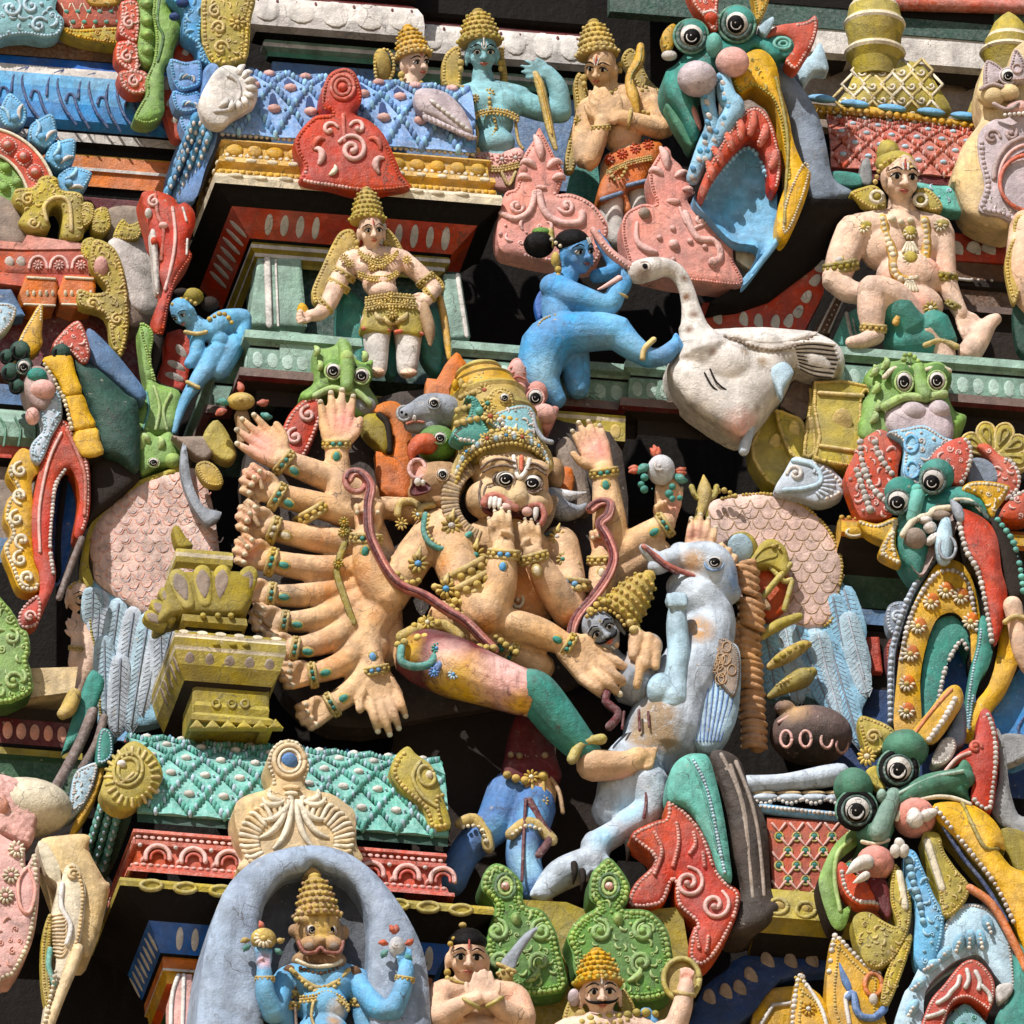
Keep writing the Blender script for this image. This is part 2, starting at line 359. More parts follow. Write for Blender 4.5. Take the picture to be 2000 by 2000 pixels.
# ---------------------------------------------------------------- things and parts
CUR = None; ALL = []
def _mesh(name, bld, keys=None):
    me = bpy.data.meshes.new(name); v = wd(np.vstack(bld.v))
    me.from_pydata(v.tolist(), [], bld.f)
    for k in bld.keys: me.materials.append(mat(k))
    me.polygons.foreach_set('material_index', bld.mi); me.polygons.foreach_set('use_smooth', bld.sm)
    return me
def flush(): 
    global B
    b = B; B = Builder(); return b
def thing(name, label, cat, group=None, kind=None):
    """Start a top-level thing; its parts follow."""
    finish()
    global CUR
    CUR = dict(name=name, label=label, cat=cat, group=group, kind=kind, parts=[])
def pieces(b, gap=7):
    """Sort the collected shapes into groups that touch one another."""
    n = len(b.v); lo = np.array([v.min(0) for v in b.v])-gap; hi = np.array([v.max(0) for v in b.v])+gap; g = np.arange(n)
    def root(i):
        while g[i] != i: g[i] = g[g[i]]; i = g[i]
        return i
    for i in range(n-1):
        for j in np.nonzero(((lo[i] <= hi[i+1:]) & (hi[i] >= lo[i+1:])).all(1))[0]+i+1:
            a, c = root(i), root(j)
            if a != c: g[c] = a
    r = [root(i) for i in range(n)]; ids = sorted(set(r))
    if not 1 < len(ids) <= 70: return [b]
    f0 = np.concatenate([[0], np.cumsum(b.fc)]); v0 = np.concatenate([[0], np.cumsum([len(v) for v in b.v])]); out = []
    for k in ids:
        c = Builder()
        for i in range(n):
            if r[i] != k: continue
            for q in range(f0[i], f0[i+1]):
                m = b.keys[b.mi[q]]
                if m not in c.keys: c.keys.append(m)
                c.f.append(tuple(x-v0[i]+c.n for x in b.f[q])); c.mi.append(c.keys.index(m)); c.sm.append(b.sm[q])
            c.v.append(b.v[i]); c.n += len(b.v[i]); c.fc.append(b.fc[i])
        out.append(c)
    return out
def part(name, parent=None, label=None, b=None, split=True):
    """Close the collected shapes as one part of the current thing (separate pieces become parts of their own)."""
    b = b or flush(); o = None
    if not b.n: return None
    for c in (pieces(b) if split and not parent else [b]):
        o = bpy.data.objects.new(name, _mesh(name, c)); COL.objects.link(o)
        if label: o['label'] = label
        CUR['parts'].append((o, parent, None))
    return o
def fuse(name, key, vox=9, parent=None, smooth=3, tints=None, label=None):
    """Close the collected shapes as one part whose pieces are melted into a single continuous skin."""
    b = flush(); b.keys = [key]; b.mi = [0]*len(b.mi); b.sm = [True]*len(b.sm)
    o = bpy.data.objects.new(name, _mesh(name, b)); COL.objects.link(o)
    r = o.modifiers.new('melt', 'REMESH'); r.mode = 'VOXEL'; r.voxel_size = vox*U; r.use_smooth_shade = True
    if smooth: s = o.modifiers.new('soften', 'SMOOTH'); s.iterations = smooth; s.factor = .5
    if label: o['label'] = label
    if tints: tints = [(xf(t[0], t[1], t[2]), t[3]*U, t[4]*U, t[5]) for t in tints]
    CUR['parts'].append((o, parent, (key, tints) if tints else None)); return o
def finish():
    global CUR
    c = CUR; CUR = None
    if not c or not c['parts']: return
    lo = np.full(3, 1e9); hi = -lo
    for o, _, _ in c['parts']:
        a = np.empty(len(o.data.vertices)*3); o.data.vertices.foreach_get('co', a); a = a.reshape(-1, 3); lo = np.minimum(lo, a.min(0)); hi = np.maximum(hi, a.max(0))
    base = Vector(((lo[0]+hi[0])/2, (lo[1]+hi[1])/2, lo[2]))
    solo = len(c['parts']) == 1
    if solo: root = c['parts'][0][0]; root.name = c['name']; root.data.name = c['name']
    else: root = bpy.data.objects.new(c['name'], None); COL.objects.link(root); root.empty_display_size = .1
    root.location = base
    from mathutils import Matrix
    for o, par, tn in c['parts']:
        o.data.transform(Matrix.Translation(-base))
        if tn: o.data.materials[0] = mat(tn[0], [(Vector(p)-base, r, s, k) for p, r, s, k in tn[1]])
        if not solo: o.parent = par or root
    if c['label']: root['label'] = c['label']
    if c['cat']: root['category'] = c['cat']
    if c['group']: root['group'] = c['group']
    root['kind'] = c['kind'] or 'thing'
    ALL.append(root)
# ---------------------------------------------------------------- figures
TIPS = []
def nails(m='bone'):
    v, f = _sph(8, 6)
    for p, r in TIPS: B.add(p+v*r*np.array([.62, .62, .4]), f, m); part('fingernail')
    TIPS.clear()
def hand(x, y, h, ang, s, pose='open', side=1, spread=7, fl=1.0):
    """Palm, four unequal fingers and a thumb, from the wrist (x, y), pointing along ang; side=1 puts the thumb to the left of it."""
    a = math.radians(ang); dx, dy = math.cos(a), -math.sin(a); px, py = dy*side, -dx*side   # p points to the thumb side
    for i, (ln, kn) in enumerate(((.40, .50), (.47, .54), (.44, .52), (.34, .46))):
        off = (1.5-i)*.155*s; kx, ky = x+dx*kn*s+px*off, y+dy*kn*s+py*off
        tube([(x+px*off*.45, y+py*off*.45, h, .13*s), (kx, ky, h, .105*s)], k=1)
        fa = a+math.radians((1.5-i)*spread)*side; fx, fy = math.cos(fa), -math.sin(fa); L = ln*s*fl; r = .086*s
        if pose == 'open': c = [(0, 0), (.4, .03), (.75, .05), (1, .03)]
        elif pose == 'curl': c = [(0, .02), (.45, .13), (.8, .12), (.98, .02)]
        elif pose == 'rest': c = [(0, .04), (.4, .10), (.75, .06), (1, -.06)]
        else: c = [(0, .05), (.42, .17), (.30, .30), (-.12, .29)]
        tube([(kx+fx*L*u, ky+fy*L*u, h+w*s, r*(1.08-.12*j)) for j, (u, w) in enumerate(c)], k=2)
        u, w = c[-1]; TIPS.append((Q(kx+fx*L*u, ky+fy*L*u, h+w*s)+np.array([fx*r*.35, fy*r*.35, r*.66]), r))
    ta = a+math.radians(48)*side; bx, by = x+dx*.12*s+px*.17*s, y+dy*.12*s+py*.17*s
    if pose in ('open', 'rest'): tube([(bx, by, h, .12*s), (bx+math.cos(ta)*.24*s, by-math.sin(ta)*.24*s, h+.06*s, .092*s), (bx+math.cos(ta-.25*side)*.46*s, by-math.sin(ta-.25*side)*.46*s, h+.08*s, .074*s)], k=3)
    else: tube([(bx, by, h, .12*s), (bx+dx*.2*s+px*.08*s, by+dy*.2*s+py*.08*s, h+.16*s, .09*s), (bx+dx*.34*s-px*.12*s, by+dy*.34*s-py*.12*s, h+.26*s, .075*s)], k=3)
def bangle(x, y, h, ang, r, m='gold', beads=True, th=None, gem=None):
    """An ornament ring round a limb that runs along ang."""
    a = math.radians(ang); dx, dy = math.cos(a), -math.sin(a); px, py = -dy, dx; th = th or max(4, r*.17)
    c = Q(x, y, h); T = np.linspace(-2.0, 2.0, 11)
    for o in ((-.3, .3) if beads else (0,)):
        q = np.array([c+np.array([px, py, 0])*r*1.06*math.sin(t)+np.array([0, 0, 1.0])*r*1.06*math.cos(t)+np.array([dx, dy, 0])*o*r*.8 for t in T])
        sweep_ring(q, np.full(len(q), th), m, 6)
    if beads:
        n = max(4, int(r*3.0/(th*2.6)))
        for t in np.linspace(-1.2, 1.2, n):
            q = c+np.array([px, py, 0])*r*1.1*math.sin(t)+np.array([0, 0, 1.0])*r*1.1*math.cos(t)
            v, f = _sph(8, 6); B.add(q+v*th*1.25, f, gem if gem and abs(t) < .25 else m)
def head_frame(x, y, h, s, yaw=0, roll=0, pitch=0):
    ya, ro, pi = (math.radians(v) for v in (yaw, roll, pitch))
    Ry = np.array([[math.cos(ya), 0, math.sin(ya)], [0, 1, 0], [-math.sin(ya), 0, math.cos(ya)]])
    Rp = np.array([[1, 0, 0], [0, math.cos(pi), math.sin(pi)], [0, -math.sin(pi), math.cos(pi)]])
    R = rotz(-roll)@Ry@Rp; c = Q(x, y, h)
    return c, R*s
class Head:
    """A face in its own frame: u right, v down, w forward, in half face heights."""
    def __init__(s, x, y, h, sz, yaw=0, roll=0, pitch=0): s.c, s.R = head_frame(x, y, h, sz, yaw, roll, pitch); s.sz = sz
    def p(s, u, v, w): return s.c+s.R@np.array([u, v, w])
    def b(s, u, v, w, a, b_, c_, m='gold', seg=(14, 9)):
        q, f = _sph(*seg); B.add(s.c+(q*np.array([a, b_, c_])+np.array([u, v, w]))@s.R.T, f, m)
    def t(s, pts, m='gold', k=3, n=6):
        q = cr([(*s.p(*p[:3]), p[3]*s.sz) for p in pts], k); sweep_ring(q[:, :3], q[:, 3], m, n)
    def skull(s, fat=1.0, ears=True):
        s.b(0, -.22, -.12, .80*fat, 1.0, .88, seg=(22, 14)); s.b(0, .32, .14, .60*fat, .62, .62); s.b(0, .74, .36, .26, .22, .24)
        s.b(.36*fat, .2, .36, .32, .34, .3); s.b(-.36*fat, .2, .36, .32, .34, .3)
        s.t([(0, -.34, .70, .09), (0, -.05, .86, .11), (0, .16, 1.0, .14)]); s.b(.13, .18, .82, .13, .1, .13); s.b(-.13, .18, .82, .13, .1, .13)
        for q in (-1, 1):
            s.t([(q*.12, -.36, .74, .08), (q*.42, -.42, .66, .08), (q*.68, -.28, .42, .06)])
            if ears: s.b(q*.84*fat, .05, -.1, .13, .36, .22); s.b(q*.86*fat, .42, -.05, .1, .2, .12)
    def features(s, tache=0, tilak=None, big=1.0, lips='rust', brow='ink', look=0):
        for q in (-1, 1):
            s.b(q*.34, -.14, .62, .225*big, .125*big, .17, 'white'); e = part('eye', split=False); s.b(q*.34+look, -.13, .735, .1*big, .105*big, .08, 'ink'); part('pupil', e)
            s.t([(q*.34-.24*big, -.11, .66, .025), (q*.34-.1, -.26, .78, .035), (q*.34+.1, -.26, .78, .035), (q*.34+.24*big, -.11, .64, .025)], 'ink')
            s.t([(q*.13, -.42, .82, .025), (q*.36, -.53, .76, .04), (q*.66, -.36, .5, .02)], brow); part('eyelid', e)
        if tache:
            for q in (-1, 1): s.t([(q*.0, .32, .93, .05), (q*.26, .34, .86, .075), (q*.46*tache, .28, .68, .05), (q*.58*tache, .14, .6, .02)], 'ink')
            part('moustache')
        s.t([(-.21, .45, .76, .02), (-.08, .42, .86, .045), (0, .44, .88, .04), (.08, .42, .86, .045), (.21, .45, .76, .02)], lips)
        s.t([(-.14, .49, .79, .02), (0, .53, .86, .055), (.14, .49, .79, .02)], lips); part('mouth')
        if tilak: s.t([(0, -.86, .70, .04), (0, -.5, .82, .05)], tilak)
def crown(x, y, h, r, H, ang=90, tilt=18, m='gold', top='gold2', beads=True, style=0):
    """Tall tiered headdress whose band sits at (x, y)."""
    n = 5; prof = [(-.02*H, r*.96), (0, r*1.1), (.09*H, r*1.12), (.10*H, r*.98)]
    s0 = .12
    y += r*.30; h += r*.22; H *= 1.06;  wds = ([.96, .95, .87, .75, .58] if style == 0 else [1.0, 1.06, .86, .66, .42])
    for i in range(n):
        a = s0+(.86-s0)*i/n; b = s0+(.86-s0)*(i+1)/n; w0 = wds[i]*r; w1 = (wds[i+1] if i < n-1 else .36)*r
        prof += [(a*H, w0*.97), ((a*.7+b*.3)*H, w0*1.0, m), ((a*.25+b*.75)*H, (w0+w1)/2, m), (b*H, w1*.95, top)]
    prof += [(.88*H, r*.30), (.93*H, r*.30), (.97*H, r*.2), (H, r*.05)]
    fr = lathe(x, y, h, prof, ang, tilt, m)
    if beads:
        for i in range(n):
            a = (s0+(.86-s0)*(i+.35)/n)*H; w = wds[i]*r*1.0; c, e1, e2 = fr(a, 0); k = max(3, int(w*2.6/(r*.26)))
            for t in np.linspace(-1.25, 1.25, k):
                v, f = _sph(8, 6); B.add(c+e1*w*math.sin(t)-e2*w*math.cos(t)*np.sign(e2[2]*-1 or 1)+v*r*(.095 if i else .1)*random.uniform(.85, 1.15), f, top if (i+int(t*4)) % 2 else m)
        c, e1, e2 = fr(.05*H, 0)
        for t in np.linspace(-1.35, 1.35, 9):
            v, f = _sph(8, 6); B.add(c+e1*r*1.13*math.sin(t)-e2*r*1.13*math.cos(t)*np.sign(e2[2]*-1 or 1)+v*r*.12, f, top)
def eye(x, y, h, r, m='green', lid=1.0, ry=None, dx=0, dy=0, ring='ink', socket=True):
    """Bulging painted monster eye with its pupil."""
    global B
    keep = flush(); ry = (ry or r)*random.uniform(.92, 1.05); r *= random.uniform(.96, 1.04); dx += random.uniform(-.05, .05); dy += random.uniform(-.04, .06)
    if socket: ringw(x, y, r*1.06, ry*1.06, r*.16*lid, m, h=h+r*.25); ringw(x, y, r*.97, ry*.97, r*.07, 'ink', h=h+r*.3)
    ball(x, y, h, r, ry, r*.75, m='white', seg=(22, 14)); e = part('eye')
    ball(x+dx*r, y+dy*r, h+r*.42, r*.72, ry*.72, r*.44, m='ink', seg=(18, 12))
    ringw(x+dx*r, y+dy*r, r*.40, ry*.40, r*.045, 'white2', h=h+r*.77)
    ball(x+dx*r-.06*r, y+dy*r-.12*r, h+r*.84, r*.09, m='white'); part('pupil', e, split=False); B = keep
# ---------------------------------------------------------------- ornament shorthands
def carve(pts, hs, m, size=30, seed=1, gap=.8, k=4, inset=.5, h=1, dens=1.0):
    """Fill an outline with small carved curls and drops."""
    P = cr([(p[0], p[1]) for p in pts], k, True); R = random.Random(seed); got = []
    lo, hi = P.min(0), P.max(0); area = (hi-lo).prod(); cx, cy = P.mean(0)
    for _ in range(int(area/size**2*2.2*dens)+10):
        x, y = R.uniform(lo[0], hi[0]), R.uniform(lo[1], hi[1]); s = size*R.uniform(.7, 1.25)
        if not _inside(np.array([x]), np.array([y]), P)[0] or pdist(np.array([x]), np.array([y]), P)[0] < s*inset: continue
        if any((x-a)**2+(y-b)**2 < (gap*(s+c)*.62)**2 for a, b, c in got): continue
        got.append((x, y, s)); q = R.random()
        if q < .55:
            a = math.degrees(math.atan2(-(y-cy), x-cx))+R.uniform(-40, 40); curl(x-.4*s*math.cos(math.radians(a)), y+.4*s*math.sin(math.radians(a)), s*1.25, a, R.choice((-1.5, 1.5)), s*.15, m, hs, h)
        elif q < .8: spiral(x, y, s*.42, 1.1, R.uniform(0, 360), R.choice((-1, 1)), s*.12, m, hs, h)
        else: ball(x, y, h, s*.24, m=m, hs=hs)
def plq(pts, h, t=70, dome=18, m='red', hi='white2', w=None, k=4, r=0, inset=None, curls=(), spirals=(), bosses=(), fl=(), fill=0, seed=1, side=None, only=None, step=None, fn=None, dens=1.0):
    """Ornamental plaque: slab + beaded rim + curls + spirals + bosses + flowers + carved filling."""
    s = pil(pts, h, t, dome, w, m, k, step, side, fn)
    if r: rim(pts, r, hi, s, r*1.5 if inset is None else inset, k=k, only=only)
    for c in curls: curl(*c[:6], c[6] if len(c) > 6 else hi, s)
    for c in spirals: spiral(c[0], c[1], c[2], c[3], c[4], c[5], c[6], c[7] if len(c) > 7 else hi, s, tail=c[8] if len(c) > 8 else None)
    for c in bosses: ball(c[0], c[1], 0, c[2], m=c[3] if len(c) > 3 else hi, hs=s)
    for c in fl: flower(c[0], c[1], c[2], c[3] if len(c) > 3 else hi, c[4] if len(c) > 4 else None, s)
    if fill: carve(pts, s, hi, fill, seed, dens=dens)
    return s
def shingles(S, nu, nv, m, hi, e=14, boss='white2', bead=1, u0=0., u1=1., v0=0., v1=1.):
    """Overlapping diamond tiles on the surface S(u, v) -> (point, normal)."""
    du, dv = (u1-u0)/nu, (v1-v0)/nv
    for r in range(nv*2+1):
        for c in range(nu+1):
            u = u0+(c+(.5 if r % 2 else 0))*du; v = v0+r*dv*.5
            q = []
            for a, b, k in ((0, .5, .15), (-.5, 0, .6), (0, -.5, 1.1), (.5, 0, .6)):
                uu, vv = min(max(u+a*du*.9, u0), u1), min(max(v+b*dv*.9, v0), v1); p, n = S(uu, vv); q.append((p+n*e*k, p-n*e*.3))
            top = np.array([x[0] for x in q]); bot = np.array([x[1] for x in q])
            if np.ptp(top[:, 0]) < 2 or np.ptp(top[:, 1]) < 2: continue
            f = [(0, 1, 2, 3)]+[(i, 4+i, 4+(i+1) % 4, (i+1) % 4) for i in range(4)]
            B.add(np.vstack([top, bot]), f, m, False)
            if not (u0 < u < u1 and v0+dv*.2 < v < v1-dv*.2): continue
            vv, ff = _sph(8, 6); L = np.linalg.norm(top[2]-top[1]); n = S(u, v)[1]
            if bead:
                for a, b in ((1, 2), (2, 3)):
                    nb = 5
                    for i in range(nb+1):
                        p = top[a]+(top[b]-top[a])*i/nb; rr = L*.095*random.uniform(.8, 1.2)
                        B.add(p+vv*rr*np.array([.85, 1.7, .9])+np.array([0, rr*.6, 0]), ff, m if (i+c) % 3 else hi)
            cc = top.mean(0)+n*e*.1
            B.add(cc+vv*np.array([L*.2, L*.14, L*.12]), ff, boss)
            for i in range(7):
                a = math.pi*(1.0+i/6*1.0)*1.0; B.add(cc+np.array([math.cos(a)*L*.3, -math.sin(a)*L*.24, 0])+vv*L*.05, ff, hi)
def vault(p0, L, H, Dp, amax=78, lean=0):
    """Surface of a barrel roof: bottom left corner p0 (x, y, h), length, height, depth."""
    c = Q(*p0)
    def S(u, v):
        a = math.radians(amax)*v; p = c+EX*L*u+EZ*H*math.sin(a)-EO*Dp*(1-math.cos(a)); t = EZ*H*math.cos(a)-EO*Dp*math.sin(a)
        n = np.cross(t, EX); n /= np.linalg.norm(n)
        return p, (n if n[2] > 0 else -n)
    return S
def skin_of(S, m, nu=12, nv=10):
    v = [S(i/nu, j/nv)[0] for i in range(nu+1) for j in range(nv+1)]
    B.add(v, [(i*(nv+1)+j, (i+1)*(nv+1)+j, (i+1)*(nv+1)+j+1, i*(nv+1)+j+1) for i in range(nu) for j in range(nv)], m)
def edge_beads(S, v, r, m, n, u0=0, u1=1, off=0):
    q, f = _sph(8, 6)
    for i in range(n):
        p, nn = S(u0+(u1-u0)*(i+.5)/n, v); B.add(p+nn*off+q*r*random.uniform(.85, 1.15), f, m)
def strip(S, va, vb, off, m, nu=14):
    """A raised band running along a vaulted roof."""
    a = [S(i/nu, va) for i in range(nu+1)]; b = [S(i/nu, vb) for i in range(nu+1)]
    v = [p+n*off for p, n in a]+[p+n*off for p, n in b]+[p for p, n in a]+[p for p, n in b]; k = nu+1
    f = []
    for i in range(nu): f += [(i, i+1, k+i+1, k+i), (2*k+i, 2*k+i+1, i+1, i), (k+i, k+i+1, 3*k+i+1, 3*k+i)]
    B.add(v, f, m, False)
# ---------------------------------------------------------------- camera, daylight
cam = bpy.data.cameras.new('camera'); co = bpy.data.objects.new('camera', cam); COL.objects.link(co); SC.camera = co
cam.sensor_width = 36; cam.lens = 36*D0/5520; cam.clip_end = 2000; cam.clip_start = .5
from mathutils import Matrix
co.matrix_world = Matrix(((*[RT[0], UPV[0], -FW[0]], CAM[0]), (*[RT[1], UPV[1], -FW[1]], CAM[1]), (*[RT[2], UPV[2], -FW[2]], CAM[2]), (0, 0, 0, 1)))
wo = bpy.data.worlds.new('World'); SC.world = wo; wo.use_nodes = True
SUN = Vector((-.50, -.62, .86)).normalized()      # towards the sun: left, in front, high
sk = wo.node_tree.nodes.new('ShaderNodeTexSky'); sk.sky_type = 'NISHITA'; sk.sun_disc = False
sk.sun_elevation = math.asin(SUN.z); sk.sun_rotation = math.atan2(SUN.x, SUN.y)
wo.node_tree.links.new(sk.outputs[0], wo.node_tree.nodes['Background'].inputs[0]); wo.node_tree.nodes['Background'].inputs[1].default_value = .085
sl = bpy.data.lights.new('sun', 'SUN'); sl.energy = 5; sl.angle = math.radians(.5); sl.color = (1, .965, .915)
so = bpy.data.objects.new('sun', sl); COL.objects.link(so); so.rotation_euler = SUN.to_track_quat('Z', 'Y').to_euler()
SC.view_settings.view_transform = 'Standard'; SC.view_settings.look = 'None'; SC.view_settings.exposure = .36; SC.view_settings.gamma = 1
SC.cycles.max_bounces = 5; SC.cycles.diffuse_bounces = 3; SC.cycles.caustics_reflective = False; SC.cycles.caustics_refractive = False
# ---------------------------------------------------------------- ground and the tower body
me = bpy.data.meshes.new('ground'); me.from_pydata([(-400, -400, 0), (400, -400, 0), (400, 400, 0), (-400, 400, 0)], [], [(0, 1, 2, 3)])
me.materials.append(mat('sand')); go = bpy.data.objects.new('ground', me); COL.objects.link(go); go['kind'] = 'structure'
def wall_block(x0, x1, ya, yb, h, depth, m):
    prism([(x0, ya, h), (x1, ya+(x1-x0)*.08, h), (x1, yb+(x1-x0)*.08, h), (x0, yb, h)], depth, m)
O(0, 0)
thing('temple_tower', 'weathered core wall, coloured black for deep shade, of the stepped temple gate tower behind all the sculptures', 'tower')
wall_block(-900, 6400, -1200, 700, -1500, 900, 'black'); part('upper_wall')  # black of all core walls stands for the deep shade in the gaps
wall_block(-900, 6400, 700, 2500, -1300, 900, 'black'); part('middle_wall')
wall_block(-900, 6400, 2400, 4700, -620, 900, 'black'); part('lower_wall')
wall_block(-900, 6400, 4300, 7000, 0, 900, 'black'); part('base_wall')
tile('E'); pil([(-460, 620), (0, 430), (560, 300), (1250, 480), (1560, 640), (1560, 1500), (1300, 1900), (600, 2060), (0, 2120), (-330, 1800), (-420, 1200)], 170, 160, 20, 60, 'stump', 3, 40, rough=5); part('shade_slab')  # added slab, coloured dark brown for the shadow behind the arms
tile('H'); pil([(360, 160), (1500, 160), (1500, 900), (1300, 1300), (560, 1300), (420, 900)], 90, 100, 20, 60, 'soot', 2, 40, rough=5); part('shade_slab')  # added slab; the shade behind the legs is put into its dark colour
def rec(x, y, h, L):
    """The point L further into the wall."""
    p = Q(x, y, h)-EO*L; return (p[0]-OX, p[1]-OY, p[2]-W(p[0], p[1]))
# ======================================================================= UPPER SHRINE (blue roof)
tile('A')
thing('shrine', 'upper shrine bay with blue diamond tiled roof, mustard frieze and red fascia with white ovals', 'shrine')
EV = Run(rec(1160, 930, 0, 1100), 'y-1100 x1565 y700')
def eave(run, edge, cx=1, red='red', z0=-62, a=(-110, -138), b=(-230, -262), line='olive', tail=True):
    run.sweep([(-160, 4), (0, 0), (9, -22), (2, z0)], edge); part('ledge')
    run.sweep([(2, z0), (-30, z0-12), (a[0], a[1])], 'black'); part('soffit')  # black holds the shade under the eave as well as dirt
    run.sweep([a, (a[0]-6, a[1]-6), (b[0], b[1])], red)
for x, y in ((1262, 948), (1392, 962), (1532, 968), (2235, 1030), (2345, 1042), (2480, 1048)): ball(x, y, 6, 50, 16, 12, m='bone')
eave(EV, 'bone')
a, b = (-116, -146), (-224, -256)
EV.petals(1, a, b, 4, 'white2', .86, 4, 0.09, .37, .52); EV.petals(1, a, b, 5, 'white2', .86, 4, .60, .95, .52); EV.petals(0, a, b, 7, 'white2', .9, 4, .2, .97, .5); part('fascia')
EV.sweep([(-228, -258), (-245, -275, 'ink'), (-238, -290, 'olive'), (-238, -312, 'white2'), (-262, -330, 'olive'), (-262, -352, 'white2'), (-290, -370, 'olive'), (-285, -395, 'olive')], 'olive'); part('lintel')
wall_block(1380, 2480, 1380, 2000, -420, 300, 'dgreen'); part('niche_wall')
pil([(1390, 1392), (1622, 1396), (1655, 1760), (1340, 1752)], -290, 160, 10, 16, 'mint2', 1); wire([(1440, 1400), (1452, 1750)], 20, 'white', -276, flat=.3); wire([(1486, 1402), (1500, 1755)], 7, 'white', -276, flat=.3); part('pilaster')
O(1794, 0); pil([(600, 1478), (688, 1476), (742, 1815), (598, 1835)], -290, 160, 10, 14, 'mint2', 1); wire([(672, 1485), (722, 1810)], 14, 'white', -276, flat=.3); part('pilaster'); tile('A')
EV.sweep([(-34, 2), (-20, 14), (-26, 40), (-52, 52), (-46, 72), (-24, 88), (-30, 118), (-58, 130), (-62, 205), (-40, 222), (-60, 240), (-220, 262)], 'mustard')
for i, n in ((1, 40), (0, 30)):
    EV.petals(i, (-18, 10), (-28, 44), n, 'mustard', .8, 8, 0, 1, .8)
    EV.petals(i, (-24, 84), (-30, 116), n//3, 'bone', .9, 10, 0, 1, .5)
    EV.petals(i, (-56, 128), (-60, 160), n, 'bone', .8, 5, 0, 1, .7)
    EV.petals(i, (-60, 140), (-62, 212), n//3, 'mustard', 1, 16, 0, 1, .8)
part('frieze')
RV = vault((1185, 722, -92), 1400, 560, 380)
skin_of(RV, 'navy'); shingles(RV, 7, 2, 'periw', 'sky2', 24, 'pink2'); strip(RV, .0, .09, 10, 'blue2'); edge_beads(RV, .0, 13, 'white2', 46); strip(RV, .93, 1, 14, 'periw'); edge_beads(RV, .97, 15, 'sky', 40, off=14); part('roof')
# left gable: blue feathers running into the wall
pil([(1150, 340), (1190, 420), (1170, 740), (1110, 900), (1040, 1085), (885, 1045), (930, 850), (1010, 640), (1085, 400)], plane((1150, 400, -130), (1170, 740, -90), (885, 1045, -700)), 80, 30, 60, 'periw')
for k, (xa, ya, xb, yb) in enumerate(((1085, 640, 905, 1030), (1100, 690, 960, 1060), (1120, 740, 1010, 1070), (1050, 640, 930, 950))):
    for j in range(9):
        f = j/8; x, y = xa+(xb-xa)*f, ya+(yb-ya)*f; hh = -95-480*f*1.0
        ball(x, y, hh, 24, 40, 26, rot=-20, m='sky' if (j+k) % 3 else 'blue2'); ball(x-6, y+26, hh+18, 10, 16, 10, m='white2')
part('gable')
for (o, hh) in (([(918, 318), (1000, 335), (1080, 330), (1085, 440), (1060, 470), (980, 490), (940, 450), (922, 390)], -240), ([(930, 492), (1010, 500), (1070, 492), (1085, 560), (1055, 600), (990, 610), (945, 580)], -260), ([(970, 630), (1080, 620), (1085, 700), (1010, 740)], -290)):
    s = plq(o, hh, 90, 16, 'periw', 'sky', r=8); cx = sum(p[0] for p in o)/len(o); cy = sum(p[1] for p in o)/len(o)
    for q in range(4): curl(cx-30+q*16, cy+22-q*4, 50, 70-q*22, -1.6, 7, 'white2' if q % 2 else 'sky', s)
    part('gable_leaf')
# shell medallions of the roof
s = plq([(1105, 470), (1165, 378), (1235, 352), (1330, 396), (1388, 470), (1380, 556), (1335, 592), (1255, 640), (1200, 684), (1130, 672), (1082, 604), (1076, 540)], 0, 60, 34, 'white', 'white', w=80)
for i in range(9):
    a = math.radians(70-i*24); curl(1262+70*math.cos(a), 470-80*math.sin(a), 52, math.degrees(a), -.5, 15, 'white', s)
wire([(1160, 600), (1230, 590), (1290, 520), (1280, 440), (1230, 410)], 12, 'white2', 2, s); part('shell')
tile('B')
s = plq([(446, 560), (448, 490), (520, 476), (620, 505), (710, 600), (752, 700), (742, 742), (660, 700), (560, 640), (480, 610)], -40, 60, 30, 'lilac', 'lilac', w=50)
for i in range(11): f = i/10; curl(490+235*f, 612+118*f, 50, -70+40*f, .6, 12, 'lilac', s)
for i in range(8): f = i/7; curl(530+180*f, 540+140*f, 44, -50, .5, 9, 'white2', s)
part('shell')
tile('A')
# red antefix on the roof
thing('antefix', 'big red antefix with ringed knob and scrolls on the blue roof', 'ornament', 'carved antefixes on the shrine roofs')
o = [(1850, 366), (1910, 390), (1945, 470), (1948, 550), (1905, 610), (1990, 650), (2064, 720), (2120, 830), (2165, 940), (2210, 1015), (2000, 1040), (1800, 1015), (1620, 980), (1640, 900), (1600, 820), (1592, 750), (1630, 690), (1700, 625), (1790, 612), (1745, 570), (1738, 490), (1775, 400)]
s = plq(o, 60, 190, 26, 'red', 'red2', w=70, side='red', r=10, only=(.56, .86))
rim(o, 9, 'brick', s, 18, only=(.3, .48)); rim(o, 10, 'pink2', s, 16, only=(.46, .58))
for r, m in ((62, 'red2'), (40, 'brick')): ringw(1846, 470, r, r*1.05, 11, m, s)
ball(1846, 470, 0, 26, m='red2', hs=s); spiral(1900, 805, 82, 1.6, 150, -1, 15, 'pink2', s); spiral(1776, 700, 46, .8, 20, 1, 12, 'pink2', s); spiral(1930, 690, 46, .8, 160, -1, 12, 'pink2', s)
curl(1720, 880, 110, 60, 1.6, 15, 'pink2', s); curl(2040, 930, 110, 120, -1.6, 15, 'pink2', s); curl(1690, 800, 90, 80, -1.2, 13, 'red2', s); curl(2050, 800, 90, 100, 1.2, 13, 'red2', s); curl(1780, 940, 60, 30, 1, 12, 'bone', s); wire([(1850, 620), (1856, 760)], 12, 'red2', 2, s)
